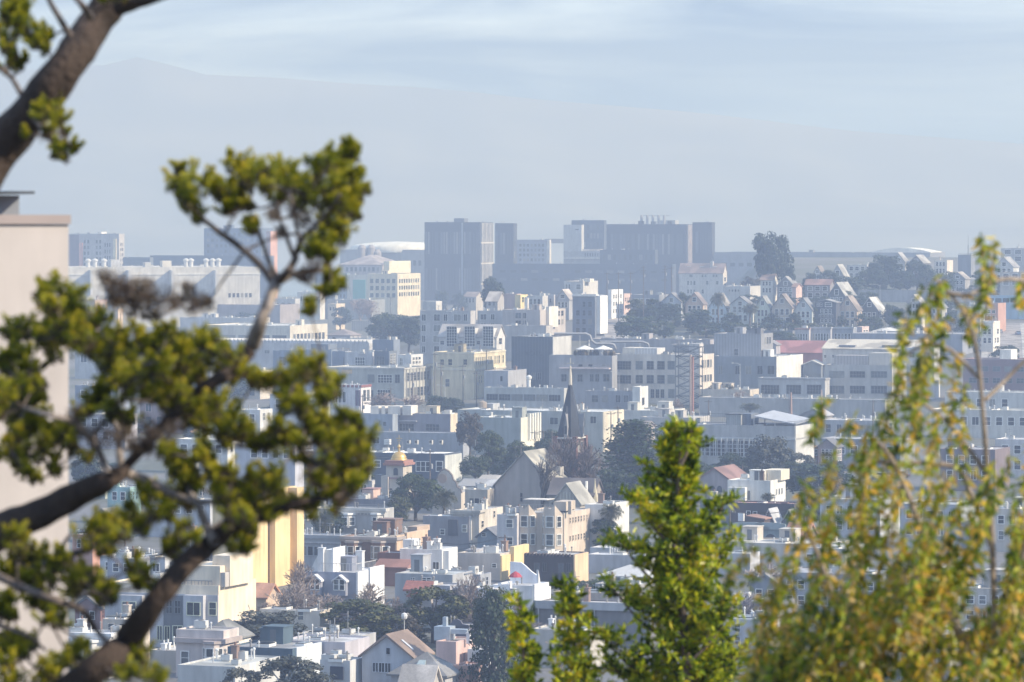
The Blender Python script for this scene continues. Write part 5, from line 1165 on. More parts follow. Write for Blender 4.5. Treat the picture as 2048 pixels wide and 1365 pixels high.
q = B('dark teal flat roofed house with grey deck, lower left', 455, 585, 645, 1298, 1375, (.07, .12, .16), rc=(.30, .30, .30), name='flat_house', cat='house', split=True, gear=4); q.sidebox('white_side', 590, 640, 1296, None, .25, (.56, .6, .62)); q.win('s', 596, 1312, 612, 1326, 1, 1, 'n')
q = B('long pale flat roofs with black skylight hatch, bottom left', 355, 470, 560, 1334, 1400, (.5, .5, .48), rc=(.42, .42, .38), name='flat_house', cat='house', split=True, gear=5); q.box('roof_hatch', 418, 478, 1330, 6, 3, (.10, .12, .17))
# ---- middle rows
q = B('grey flat roofed commercial front with tall cornice left of the brown house', 585, 680, 690, 1072, 1140, (.36, .38, .41), rc=(.36, .38, .42), name='commercial_building', split=True, win=[('f', 592, 1094, 600, 1112, 1, 1, 'n'), ('f', 602, 1092, 640, 1112, 3, 1, 'n', .8)], cor=(1.1, .5, (.34, .36, .38), True), gear=6); q.band(1086, .3, .3, (.5, .5, .52))
q = B('white roofed sheds beside the yellow building', 588, 640, 660, 1040, 1085, (.5, .5, .5), rc=SILVER, name='shed', split=True, win=[('f', 592, 1046, 612, 1060, 2, 1, 'n')], gear=5)
q = B('grey Edwardian flats with rounded bays and white cornice', 668, 768, 778, 1018, 1080, (.38, .38, .38), rc=(.35, .34, .33), name='edwardian_flats', cat='apartments', split=True, cor=(.9, .6, (.52, .5, .46), True)); q.bay(675, 712, 1030, 1055, 1.4, (.38, .38, .38)); q.bay(742, 766, 1030, 1055, 1.2, (.44, .43, .4)); q.gear(4); q.rail(690, 770, 1010, 5, c=(.3, .3, .3))
q = B('dark roof deck house behind the Edwardian flats', 660, 780, 800, 1000, 1045, (.2, .2, .23), rc=(.33, .3, .3), name='deck_house', cat='house', split=True, gear=7); q.box('pink_hut', 724, 746, 980, 3, 4, (.55, .38, .32), rc=(.38, .2, .18))
q = B('brown stucco house with rounded bays and gravel roof', 682, 790, 852, 1076, 1160, (.22, .135, .105), rc=(.46, .39, .31), name='brown_house', cat='house', split=True, gear=16, cor=(.8, .6, (.38, .33, .3)))
q.bay(690, 724, 1086, 1125, 1.3, (.22, .135, .105), rc=(.38, .33, .3)); q.bay(742, 778, 1086, 1125, 1.3, (.22, .135, .105), rc=(.38, .33, .3)); q.sidebox('orange_side', 790, 806, 1072, None, .3, (.56, .40, .27)); q.sidebox('orange_side', 808, 850, 1066, None, .5, (.56, .40, .27)); q.box('roof_room', 815, 834, 1054, 16, 6, (.45, .33, .24)); q.win('s', 838, 1072, 846, 1082, 2, 1, 'd', v=0)
q = B('grey house with white flank and blue framed windows behind the tall palm', 846, 938, 960, 1034, 1100, (.27, .26, .28), rc=(.62, .62, .62), name='grey_house', cat='house', split=True, gear=5, win=[('f', 880, 1058, 890, 1070, 1, 1, 'W'), ('f', 924, 1050, 934, 1065, 1, 1, 'W')]); q.sidebox('white_side', 939, 958, 1032, None, .3, (.64, .63, .6)); q.box('recess_shade', 896, 915, 1040, -.2, .19, (.12, .12, .14), yb=1072)  # recess is a dark slab on the wall, its shade painted as colour
q = B('tan two storey house with bright flank right of the palm', 905, 958, 1006, 1022, 1100, (.52, .47, .40), rc=(.4, .39, .37), name='tan_house', cat='house', split=True, gear=6, cor=(.7, .4, (.5, .46, .4), True), win=[('f', 912, 1036, 918, 1046, 1, 1, 'd'), ('s', 986, 1022, 990, 1036, 1, 1, 'd'), ('s', 962, 1042, 967, 1056, 1, 1, 'd')])
q = B('lilac plaster flats with green curtained window, left of the tan flats', 994, 1034, 1038, 1030, 1118, (.52, .49, .50), name='plaster_flats', cat='apartments', split=True, win=[('f', 1012, 1039, 1026, 1056, 1, 1, 'W'), ('f', 1013, 1074, 1026, 1090, 1, 1, 'W')], gear=5)
q = B('tan four storey flats with two peaked bays and pierced sunlit flank', 1034, 1128, 1184, 1027, 1120, (.54, .45, .36), rc=(.45, .43, .4), name='tan_flats', cat='apartments', split=True, win=[('s', 1137, 1036, 1176, 1048, 7, 1, 'd', .4), ('s', 1137, 1072, 1176, 1084, 7, 1, 'd', .4)])
for a, b_ in ((1036, 1073), (1085, 1126)):
    a_, bb = -q.u(a), -q.u(b_); k = (bb-a_)*.25; zt = q.z(1017); mb = MB(); mb.prism([(a_, 0), (a_+k, -1.6), (bb-k, -1.6), (bb, 0)], 0, q.z(1034)); o = mb.build('bay_window', wall((.54, .45, .36)), q.root)
    mb = MB(); z0 = q.z(1034)+.003; mb.face((a_, 0, z0), (a_+k, -1.6, z0), (a_+k, -1.6, zt+.6), (a_, 0, z0+.3)); mb.face((a_+k, -1.6, z0), (bb-k, -1.6, z0), (bb-k, -1.6, zt+.6), ((a_+bb)/2, -1.6, zt-.2), (a_+k, -1.6, zt+.6)); mb.face((bb-k, -1.6, z0), (bb, 0, z0), (bb, 0, z0+.3), (bb-k, -1.6, zt+.6))
    mb.face((a_, 0.05, z0), (a_, 0.05, z0+.3), (a_+k, -1.5, zt+.6), ((a_+bb)/2, -1.5, zt-.2), (bb-k, -1.5, zt+.6), (bb, .05, z0+.3), (bb, .05, z0)); mb.build('peaked_parapet', wall((.54, .45, .36)), q.root)
    for yy in (1038, 1074):
        z_ = q.z(yy+16); w_ = bb-a_-2*k; me, pn = win_mesh(w_*.62, 1.75, 'W', TRIM, True); w = link('window', me, o, ((a_+bb)/2, -1.603, z_)); link_p(pn, w); L = math.hypot(k, 1.6)
        for x_, sg in ((a_+k/2, -1), (bb-k/2, 1)): me, pn = win_mesh(L*.5, 1.75, 'W', TRIM, True); w = link('window', me, o, (x_+sg*.002, -.803, z_), sg*math.atan2(1.6, k)); link_p(pn, w)
q.box('roof_stair', 1108, 1132, 1004, 3, 5, (.5, .42, .33)); q.box('roof_chimney', 1136, 1142, 1003, .5, .7, (.54, .45, .36)); q.gear(5); q.rail(1040, 1105, 1010, 5, c=(.4, .4, .38))
o = q.box('shade_sail', 1046, 1094, 1000, 6, 4, (.6, .55, .48), yb=1001.2)
q = B('white gabled side house with lit wall and palm shadow', 1170, 1216, 1258, 1010, 1110, (.60, .59, .57), rc=SILVER, name='white_house', cat='house', split=True, gear=2)
q = B('small slate cottage with lattice gable in front of the tan house', 955, 994, 1010, 1058, 1105, (.26, .31, .36), roof='gf', ye=1074, rc=(.16, .17, .2), name='slate_cottage', cat='house', split=True, win=[('f', 964, 1066, 972, 1074, 1, 1, 'W')])
# white roofs below
q = B('white modern house with round roof vents and folding white flank', 800, 884, 915, 1100, 1170, (.70, .69, .67), rc=(.66, .66, .65), name='white_modern_house', cat='house', split=True, gear=8, win=[('f', 866, 1124, 878, 1142, 2, 1, 'n', .9)]); q.sidebox('white_fold', 886, 898, 1102, None, 1.0, (.72, .71, .69)); q.box('white_block', 806, 828, 1080, 5, 3, (.68, .68, .67)); q.box('roof_panel', 828, 850, 1098, 5, 3, (.3, .31, .33), yb=1099)
q = B('maroon clapboard house with skylight roof and white end', 755, 850, 866, 1108, 1168, (.20, .09, .075), rc=(.40, .40, .42), name='maroon_house', cat='house', split=True, gear=4); q.sidebox('white_end', 851, 864, 1108, None, .3, (.66, .65, .63)); q.win('f', 826, 1134, 844, 1146, 2, 1, 'W')
q = B('red tiled low house with glazed skylights beside the white flank', 752, 812, 832, 1124, 1176, (.28, .14, .11), roof='gs', ye=1136, rc=(.33, .15, .11), name='tiled_house', cat='house', split=True); q.sidebox('white_lean_to', 812, 830, 1138, None, 1.5, (.7, .69, .67))
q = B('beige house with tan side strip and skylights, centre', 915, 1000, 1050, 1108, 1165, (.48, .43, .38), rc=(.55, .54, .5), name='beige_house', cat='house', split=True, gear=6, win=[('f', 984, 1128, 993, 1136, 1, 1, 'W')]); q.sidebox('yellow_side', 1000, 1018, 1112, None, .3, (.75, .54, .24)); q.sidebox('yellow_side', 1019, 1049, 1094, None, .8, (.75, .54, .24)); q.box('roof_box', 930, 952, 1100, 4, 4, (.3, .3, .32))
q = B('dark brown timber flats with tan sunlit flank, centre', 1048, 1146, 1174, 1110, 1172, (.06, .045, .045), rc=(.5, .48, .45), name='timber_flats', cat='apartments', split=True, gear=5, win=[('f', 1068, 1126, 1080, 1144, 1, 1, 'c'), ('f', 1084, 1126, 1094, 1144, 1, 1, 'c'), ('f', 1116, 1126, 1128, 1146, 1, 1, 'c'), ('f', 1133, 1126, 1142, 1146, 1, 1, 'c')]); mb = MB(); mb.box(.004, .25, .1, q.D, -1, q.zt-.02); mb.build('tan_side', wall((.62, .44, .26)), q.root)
q.fins(14, 1050, 1144, 1108, 1114, (.12, .09, .08), 'f', .5, .18, 'rafter_end')
q = B('grey porch roofed house right of the timber flats', 1175, 1290, 1310, 1112, 1150, (.44, .44, .46), rc=(.6, .6, .6), name='grey_porch_house', cat='house', split=True, gear=5)
q = B('white pavilion with hipped white roof behind the green tree', 1198, 1300, 1330, 1135, 1190, (.30, .29, .3), roof='hip', ye=1154, rc=(.7, .7, .69), name='pavilion', cat='house', split=True)
q = B('white modernist house with curved roof wall and bright stepped flank', 985, 1065, 1098, 1172, 1262, (.72, .72, .72), rc=(.6, .61, .62), name='modernist_house', cat='house', split=True)
W = q.W; z = q.z; mb = MB(); pts = [(-q.u(1020, 6), q.zr), (-q.u(1076, 6), q.zr), (-q.u(1074, 6), z(1152, 0, 6)), (-q.u(1062, 6), z(1144, 0, 6)), (-q.u(1050, 6), z(1133, 0, 6)), (-q.u(1042, 6), z(1127, 0, 6)), (-q.u(1020, 6), z(1126, 0, 6))]
mb.extrude_xz(pts, 6, 6.4); mb.build('curved_wall', wall((.68, .70, .74)), q.root)
mb = MB(); y1, y2 = q.v(1073), q.v(1078); mb.box(.004, .3, .05, y1, -1, q.zt+.2); mb.extrude_yz([(y1+.01, -1), (y2, -1), (y2, q.zt-.2), (y1+.01, q.zt+2.2)], .004, .3); mb.box(.004, .3, y2+.01, q.D, -1, q.zt-.6); mb.build('stepped_flank', wall((.78, .77, .75)), q.root)
q.win('s', 1068, 1232, 1071, 1248, 1, 1, 'n'); q.win('s', 1086, 1240, 1089, 1252, 1, 1, 'n')
mb = MB(); x0 = -q.u(1028, -.5); x1 = -q.u(1042, -.5); zt_, zb_ = z(1176, 3), z(1230, 1)
for i in range(12): f = i/11; mb.box(x0+(x1-x0)*f-.3, x0+(x1-x0)*f+.35, -1.3, -.35, zt_+(zb_-zt_)*f-.1, zt_+(zb_-zt_)*f)
mb.box(x0-.4, x0-.33, -1.3, -.35, zt_-.3, zt_+1); mb.build('stair', wall((.5, .5, .52)), q.root)
p = (-q.u(1031, 2.5), 2.5); o = thing('patio_umbrella', 'red patio umbrella on the white modernist house terrace', 'parasol', q.root.matrix_world @ Vector((0, 0, 0)) if False else (q.xc+p[0]*q.c+p[1]*q.s, q.d-p[0]*q.s+p[1]*q.c, q.z0+q.zr+.04))
hh = H-(1143-HY)/F*o.location.y-o.location.z; mb = MB(); mb.cyl(0, 0, 0, hh, .04, 6); mb.cyl(0, 0, 0, .12, .3, 8); mb.build('pole', plain((.6, .6, .6)), o)
mb = MB(); mb.lathe([(.98, hh-.85), (.86, hh-.6), (.5, hh-.25), (.05, hh)], 0, 0, 10); mb.build('canopy', plain((.36, .045, .065), .7), o)
q = B('pale blue rear wing with spiral stair left of the modernist house', 905, 988, 996, 1178, 1262, (.56, .57, .62), rc=(.62, .62, .62), name='rear_wing', cat='house', split=True, gear=4); q.box('slanted_screen', 1005, 1018, 1160, 2, 1, WHITE) if False else None
q = B('grey rear wall block with black spiral stair', 845, 900, 912, 1172, 1250, (.36, .36, .40), rc=(.5, .5, .5), name='rear_block', cat='house', split=True)
mb = MB(); cx0 = -q.u(896, -1); mb.cyl(cx0, -1, 0, q.zt-.2, .06, 6)
for i in range(30): a = i*.55; zz = (q.zt-1)*i/30; mb.box(cx0+.45*math.cos(a)-.4, cx0+.45*math.cos(a)+.4, -1+.45*math.sin(a)-.2, -1+.45*math.sin(a)+.2, zz, zz+.06)
mb.build('spiral_stair', plain((.04, .045, .06)), q.root)
q = B('long grey house with two white windows and pale roof', 790, 905, 945, 1150, 1215, (.34, .35, .37), rc=(.42, .44, .43), name='long_grey_house', cat='house', split=True, win=[('f', 821, 1155, 830, 1163, 2, 1, 'W', .9), ('f', 844, 1156, 862, 1163, 2, 1, 'W', .9)], gear=4); q.box('blue_roof_wall', 889, 930, 1150, 5, 4, (.16, .20, .27))
q = B('small mission tiled house with red entrance gable', 812, 862, 868, 1170, 1248, (.36, .33, .31), rc=(.4, .3, .27), name='mission_house', cat='house', split=True, win=[('f', 820, 1206, 827, 1216, 1, 1, 'W')])
mb = MB(); mb.extrude_yz([(-.8, q.zt-1.0), (.6, q.zt+.2), (.6, q.zt+.5), (-.8, q.zt-.7)], -q.W-.2, .2); mb.build('tile_eave', wall((.34, .12, .09), 'brick'), q.root)
a_, b_ = -q.u(813, -.8), -q.u(846, -.8); mb = MB(); zz = q.z(1194); mb.extrude_xz([(a_, zz), (b_, zz), ((a_+b_)/2, q.z(1180)), ], -1.2, -.01); mb.build('entrance_gable', wall((.36, .12, .09), 'brick'), q.root)
# white turreted house
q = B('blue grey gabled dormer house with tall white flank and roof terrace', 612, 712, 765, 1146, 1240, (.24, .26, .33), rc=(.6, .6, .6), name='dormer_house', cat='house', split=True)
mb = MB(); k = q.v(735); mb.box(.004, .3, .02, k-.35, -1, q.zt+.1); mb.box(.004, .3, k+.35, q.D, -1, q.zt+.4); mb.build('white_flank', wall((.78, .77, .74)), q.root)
for a, b_ in ((624, 646), (671, 696)):
    x0_, x1_ = -q.u(a), -q.u(b_); mb = MB(); z0, z1 = q.z(1192), q.z(1163); mb.extrude_xz([(x0_, z0), (x1_, z0), (x1_, z1), ((x0_+x1_)/2, q.z(1153)), (x0_, z1)], -1.0, -.004); o = mb.build('gabled_dormer', wall((.26, .28, .35)), q.root)
    mb = MB(); xm = (x0_+x1_)/2; zp = q.z(1153); mb.extrude_xz([(x0_-.2, z1-.15), (xm, zp), (xm, zp+.22), (x0_-.2, z1+.1)], -1.25, .1); mb.extrude_xz([(xm, zp), (x1_+.2, z1-.15), (x1_+.2, z1+.1), (xm, zp+.22)], -1.25, .1); mb.build('dormer_roof', wall((.6, .6, .62)), q.root)
    me, pn = win_mesh((x1_-x0_)*.36, 1.5, 'W', WHITE, True)
    for f in (.27, .73): w = link('window', me, o, (x0_+(x1_-x0_)*f, -1.003, q.z(1180))); link_p(pn, w)
mb = MB(); x0_, x1_ = -q.u(622, 2), -q.u(664, 2); zz = q.z(1100, 4, 2); r_ = q.zr; hgt = zz-r_
mb.extrude_xz([(x0_, r_), (x1_, r_), (x1_, r_+hgt*.98)]+[(x1_-(x1_-x0_)*t, r_+hgt*(1-.9*max(0, (t-.3)/.7)**2)) for t in (.3, .5, .7, .85, 1.)], 2, 6.5); mb.build('mansard_room', [wall((.62, .63, .62))], q.root)
mb = MB(); mb.extrude_xz([(x1_+.004, r_), (x1_+.25, r_), (x1_+.25, zz+.25), (x1_+.004, zz+.25)], 1.9, 6.6); mb.build('white_gable_end', wall((.75, .75, .73)), q.root)
q.chimney(641, 1098, 1.5, .9, (.66, .66, .66), 1); q.chimney(718, 1104, 7, 1.0, (.66, .66, .66), 1); q.rail(640, 712, 1128, .4, c=(.5, .5, .5), dv=8); q.rail(665, 708, 1118, 9, c=(.6, .6, .6))
q = B('cream walled garden house under the bare trees, left of centre', 520, 640, 670, 1222, 1300, (.62, .56, .48), rc=(.32, .32, .35), name='garden_house', cat='house', split=True, gear=3, win=[('f', 560, 1220, 610, 1240, 3, 1, 'd')])
q = B('orange tiled roof house with skylight between yellow tower and bare trees', 490, 532, 558, 1172, 1250, (.55, .40, .28), roof='gs', ye=1195, rc=(.50, .24, .13), name='tiled_house', cat='house', split=True)
q = B('grey concrete yard building with flat slabs under the bare trees', 590, 722, 752, 1272, 1330, (.34, .34, .35), rc=(.44, .43, .42), name='yard_building', split=True, gear=6)
q = B('lilac flat roofed house with pale parapets, left of the brown roof', 560, 690, 740, 1285, 1360, (.42, .40, .44), rc=(.48, .47, .46), name='flat_house', cat='house', split=True, gear=7); q.box('dark_hatch', 640, 672, 1305, 2, 3, (.06, .07, .1)); q.box('brick_side', 672, 686, 1302, 2, 3, (.36, .2, .16))
q = B('grey clapboard house with steep brown gable roof and skylight strip', 724, 824, 862, 1273, 1400, (.42, .44, .48), roof='gf', ye=1314, rc=(.27, .19, .145), name='clapboard_house', cat='house', split=True, win=[('f', 772, 1295, 781, 1310, 1, 1, 'n'), ('f', 745, 1325, 782, 1345, 3, 1, 'c', .9)])
mb = MB(); W = q.W; s_ = (q.zt-q.ze)/(W/2)
mb.extrude_xz([(-W*.30, q.ze+W*.30*s_+.24), (-W*.08, q.ze+W*.08*s_+.24), (-W*.08, q.ze+W*.08*s_+.4), (-W*.30, q.ze+W*.30*s_+.4)], q.D*.22, q.D*.30); mb.build('skylight', plain((.5, .5, .5), .3), q.root)
mb = MB(); mb.cyl(-q.W/2, q.D*.9, q.zt, q.zt+1.6, .05, 6); mb.lathe([(.05, q.zt+1.4), (.35, q.zt+1.6), (.42, q.zt+1.9), (.35, q.zt+2.2), (.05, q.zt+2.35)], -q.W/2, q.D*.9, 10); mb.build('globe_vent', plain((.6, .6, .58), .4), q.root)
q = B('dark slate chapel like wall with curved parapet behind the pink house', 890, 938, 944, 1252, 1310, (.11, .11, .15), rc=(.3, .3, .3), name='curved_parapet_house', cat='house', split=True)
W = q.W; mb = MB(); mb.extrude_xz([(-W, q.zt), (0, q.zt), (0, q.zt+.1), (-W*.25, q.zt+.2), (-W*.35, q.zt+.7), (-W*.5, q.zt+.9), (-W*.65, q.zt+.7), (-W*.75, q.zt+.2), (-W, q.zt+.1)], -.2, .2); mb.build('curved_parapet', wall((.13, .13, .17)), q.root)
q = B('salmon pink house with tan roof and steel ducts', 872, 912, 950, 1284, 1370, (.55, .38, .34), rc=(.42, .33, .28), name='pink_house', cat='house', split=True, win=[('s', 925, 1305, 930, 1325, 1, 1, 'c')])
mb = MB(); zr = q.zr; x0_ = -q.u(868, 3); mb.box(x0_, x0_+2.2, 3, 5, zr, zr+1.8); mb.box(x0_+1, x0_+1.5, 3.5, 4.2, zr+1.801, zr+3); mb.box(x0_+2.201, x0_+4.4, 3.2, 4.4, zr+.9, zr+1.5); mb.build('duct', plain((.42, .47, .52), .4, .3), q.root); q.chimney(936, 1268, 3, .5, WHITE, 1); q.gear(4)
q = B('grey shingle hipped roof house with skylight, bottom centre', 782, 890, 925, 1310, 1410, (.40, .40, .42), roof='pyr', ye=1352, rc=(.24, .24, .24), name='shingle_roof_house', cat='house', split=True)
mb = MB(); W, D = q.W, q.D; t = .38
def onroof(fx, t): return Vector((-W/2+(fx)*(1-t)*W, -.45+(D/2+.45)*t, q.ze+(q.zt-q.ze)*t))
a, b_, c_, d_ = onroof(-.12, .35), onroof(.14, .35), onroof(.16, .58), onroof(-.12, .58)
up_ = Vector((0, -.12, .2)); mb.face(a+up_, b_+up_, c_+up_, d_+up_)
for p, r_ in ((a, b_), (b_, c_), (c_, d_), (d_, a)): mb.face(p, r_, r_+up_, p+up_)
mb.build('skylight', plain((.35, .42, .42), .15), q.root)
q = B('house with pale slatted roof, bottom centre edge', 796, 856, 880, 1338, 1420, (.40, .38, .36), roof='gs', ye=1392, rc=(.52, .47, .42), name='slatted_roof_house', cat='house', split=True)
q = B('terracotta flat house right of the shingle roof', 905, 938, 958, 1332, 1400, (.50, .30, .24), rc=(.48, .3, .24), name='terracotta_house', cat='house', split=True, gear=3)
q = B('white rear extensions with dark gate, bottom left of the brown roof', 640, 700, 730, 1322, 1400, (.5, .5, .5), rc=(.5, .48, .45), name='rear_extension', cat='house', split=True, gear=4); q.box('dark_gate', 660, 686, 1334, -.2, .19, (.05, .06, .09), yb=1360)
q = B('long taupe building with pale roof band between the cypress column and green tree', 1068, 1300, 1330, 1212, 1300, (.20, .19, .19), rc=(.48, .46, .44), name='long_taupe_building', split=True, gear=8)
q.band(1216, 1.1, .35, (.42, .42, .43), 'roof_band'); 
for x in (1078, 1150, 1190): mb = MB(); u_ = -q.u(x, 0); mb.cyl(u_, -.25, 0, q.z(1222), .09, 6); mb.build('downpipe', plain((.4, .4, .4)), q.root)
q = B('sandy yard block with pipe stack below the long taupe building', 1060, 1180, 1210, 1262, 1340, (.46, .43, .38), rc=(.48, .46, .42), name='yard_building', split=True); q.chimney(1101, 1240, 3, .6, WHITE, 1); q.gear(4)
q = B('tan rear terrace house between the white house and pavilion', 1105, 1240, 1260, 1188, 1235, (.45, .37, .31), rc=(.44, .36, .31), name='terrace_house', cat='house', split=True, gear=6)
# ---------------------------------------------------------------- trees, poles, lamps, cars of the town
tree('euc', 1546, 462, 604, 76, 'great eucalyptus standing alone on the crest, tallest tree', 'dark')
tree('dense', 1578, 527, 606, 30, 'smaller dark tree tucked right of the great eucalyptus', 'dark')
tree('shrub', 1500, 552, 600, 44, 'rusty low bush left of the brown gabled house', 'rust', cat='shrub')
tree('dense', 984, 552, 640, 46, 'round dark tree at the foot of the left dark tower', 'dark')
tree('round', 884, 580, 640, 32, 'small hazy tree left of the round dark tree', 'dark')
tree('round', 915, 585, 640, 34, 'hazy tree behind the apartment roof terrace', 'dark')
tree('dense', 775, 625, 706, 90, 'broad dark evergreen left of the grey apartments, left half', 'oak')
tree('dense', 818, 628, 706, 70, 'broad dark evergreen left of the grey apartments, right half', 'dark')
tree('round', 680, 612, 665, 44, 'grey green tree beside the bare orchard trees', 'dark')
tree('bare', 722, 596, 650, 60, 'hazy leafless tree left of the pale workshops', bk=(.30, .24, .22)); tree('bare', 742, 600, 655, 50, 'second hazy leafless tree behind the evergreen', bk=(.30, .24, .22))
tree('shrub', 490, 624, 655, 56, 'dark rounded bush beside the long depot roof', 'dark', cat='shrub')
tree('round', 160, 560, 630, 34, 'hazy tree in front of the hospital wall', 'dark')
tree('dense', 1275, 630, 690, 88, 'big dark evergreen beside the uphill street', 'oak'); tree('round', 1268, 596, 650, 44, 'yellow green tree above the big evergreen by the street', 'olive')
tree('round', 1328, 640, 690, 40, 'green tree between evergreen and stepped stucco houses', 'oak'); tree('round', 1345, 606, 648, 44, 'dark tree under the big white apartment house', 'dark')
tree('palm', 1436, 582, 668, 26, 'tall palm in front of the powder blue house', 'palm'); tree('palm', 1500, 606, 670, 30, 'shaggy palm between the pale green and mint houses', 'palm')
tree('dense', 1400, 618, 672, 52, 'dark garden tree below the tan chimney house', 'dark'); tree('shrub', 1452, 640, 676, 44, 'garden bushes below the powder blue house', 'oak', cat='shrub'); tree('shrub', 1480, 646, 676, 40, 'garden bushes below the grey green house', 'oak', cat='shrub')
tree('shrub', 1620, 645, 676, 38, 'olive bush below the teal gabled house', 'olive', cat='shrub'); tree('round', 1745, 632, 672, 40, 'round tree in front of the dark green house', 'oak'); tree('shrub', 1580, 645, 676, 36, 'small bush below the tan middle house', 'oak', cat='shrub')
tree('dense', 1772, 508, 585, 70, 'large dark tree on the crest, left of the pointed house', 'dark'); tree('round', 1745, 535, 590, 56, 'lower dark tree on the crest, left of the large one', 'dark'); tree('dense', 1835, 520, 588, 66, 'dark spreading tree right of the pointed house', 'dark')
tree('round', 1700, 552, 600, 66, 'clipped dark hedge trees below the crest villas', 'dark'); tree('round', 1800, 540, 592, 60, 'dark tree directly above the retaining wall', 'dark'); tree('round', 1880, 545, 600, 60, 'dark tree at the right end of the crest grove', 'dark')
tree('shrub', 1990, 560, 600, 60, 'hazy shrubs below the hilltop villas', 'dark', cat='shrub'); tree('round', 1560, 662, 700, 62, 'bushy dark tree left of the terrace houses', 'oak'); tree('shrub', 1905, 632, 680, 60, 'dark shrub behind the willow stem', 'dark', cat='shrub')
tree('shrub', 2010, 690, 730, 56, 'dark shrub under the steep street', 'dark', cat='shrub')
tree('palm', 1437, 765, 815, 34, 'left of two palms before the cream factory flank', 'palm'); tree('palm', 1458, 770, 818, 32, 'right of two palms before the cream factory flank', 'palm')
tree('palm', 1500, 806, 850, 40, 'low spreading palm behind the solar roof', 'palm')
tree('bare', 1345, 796, 850, 44, 'leafless tree at the base of the lattice tower', bk=(.26, .20, .18)); tree('bare', 1480, 780, 830, 40, 'leafless tree right of the two palms', bk=(.28, .22, .19))
tree('bare', 770, 785, 838, 90, 'leafless street trees along the concrete building, left', bk=(.28, .22, .2)); tree('bare', 815, 788, 836, 70, 'leafless street trees along the concrete building, right', bk=(.28, .22, .2)); tree('round', 868, 792, 830, 30, 'small green tree at the corner of the concrete building', 'oak')
tree('round', 940, 822, 925, 54, 'mottled brown and green tree left of the moss grey box', 'rust'); tree('dense', 975, 860, 960, 64, 'dark tree with pale poles in front of it', 'oak'); tree('dense', 1040, 880, 965, 70, 'dense dark tree left of the brick tower', 'oak'); tree('round', 950, 910, 975, 60, 'green shrub mass below the white poles', 'oak'); tree('dense', 1085, 878, 950, 50, 'dark tree behind the nave roof', 'dark')
tree('bare', 1130, 868, 1040, 110, 'large leafless tree in front of the brick tower', bk=(.13, .105, .10)); tree('bare', 1180, 885, 1040, 90, 'leafless tree right of the brick tower', bk=(.15, .12, .115)); tree('bare', 1085, 895, 1050, 60, 'thin leafless tree against the nave roof', bk=(.12, .10, .09))
tree('layer', 1268, 838, 1015, 160, 'great layered cedar right of the church', 'oak'); tree('dense', 1225, 935, 1050, 70, 'dark shaded tree between church and cedar', 'dark'); tree('dense', 1300, 930, 1050, 80, 'dark shaded tree below the cedar', 'dark')
tree('dense', 832, 945, 1045, 104, 'wide dark tree in front of the mission gable', 'oak'); tree('round', 800, 990, 1062, 52, 'olive green tree left of the wide dark tree', 'olive')
tree('palm', 888, 976, 1085, 46, 'tall palm in front of the grey house', 'palm'); tree('palm', 648, 1020, 1130, 40, 'tall palm right of the yellow building', 'palm'); tree('palm', 1222, 1006, 1110, 42, 'palm casting shade on the white side wall', 'palm')
tree('dense', 1205, 1035, 1110, 60, 'dark shaded tree behind the palm right of the tan flats', 'dark')
tree('dense', 1470, 905, 975, 90, 'dark bushes along the school front', 'dark'); tree('round', 1540, 868, 985, 90, 'feathery grey green eucalyptus before the school flank', 'grey'); tree('dense', 1440, 925, 975, 60, 'dark shrubs left of the school glazing', 'oak'); tree('round', 1600, 905, 965, 60, 'small grey tree at the corner of the school flank', 'grey'); tree('dense', 1640, 925, 1010, 130, 'mass of blue black trees behind the yellow willow leaves', 'dark'); tree('round', 1620, 985, 1070, 70, 'grey green olive tree at the willow edge', 'grey'); tree('palm', 1536, 985, 1030, 26, 'potted palm on the cubist house deck', 'palm')
tree('bare', 605, 1120, 1275, 90, 'tall leafless tree right of the yellow building', bk=(.27, .22, .20)); tree('bare', 570, 1160, 1290, 130, 'spreading leafless tree below the yellow building', bk=(.30, .25, .23)); tree('bare', 650, 1185, 1290, 110, 'leafless tree before the dormer house', bk=(.28, .23, .21)); tree('bare', 745, 1165, 1290, 100, 'leafless birch against the white flank', bk=(.30, .25, .22)); tree('bare', 775, 1190, 1290, 80, 'grey leafless tree left of the mission tiled house', bk=(.26, .21, .19)); tree('bare', 938, 1145, 1290, 80, 'slim leafless poplar before the pale rear wing', bk=(.30, .25, .23)); tree('bare', 1040, 1190, 1290, 50, 'leafless sapling beside the modernist flank', bk=(.3, .24, .22))
tree('round', 705, 1196, 1302, 165, 'olive green garden tree under the white flank', 'olive'); tree('round', 868, 1172, 1290, 140, 'olive garden tree before the spiral stair', 'olive'); tree('dense', 535, 1218, 1325, 150, 'glossy dark magnolia beside the cream apartment flank', 'grey', bk=PALE); tree('round', 800, 1225, 1300, 70, 'brown green bush behind the brown gable roof', 'rust')
tree('cone', 985, 1178, 1400, 105, 'dark columnar cypress right of the pink house', 'dark'); tree('round', 985, 1170, 1300, 76, 'olive crown behind the columnar cypress tip', 'olive')
tree('round', 570, 1310, 1420, 150, 'loose grey green pine at the bottom edge', 'grey', bk=PALE); tree('round', 480, 1335, 1420, 80, 'low grey shrub tree at the bottom left', 'grey', bk=PALE)
tree('bare', 1175, 1200, 1290, 130, 'tangle of leafless vines on the tan rear terrace', bk=(.34, .28, .25)); tree('bare', 1120, 1260, 1365, 90, 'leafless bush below the long taupe building', bk=(.30, .26, .25)); tree('shrub', 1110, 1165, 1215, 50, 'green garden shrub right of the modernist flank', 'olive', cat='shrub'); tree('shrub', 1180, 1160, 1195, 70, 'clipped roof garden below the timber flats', 'oak', cat='shrub')
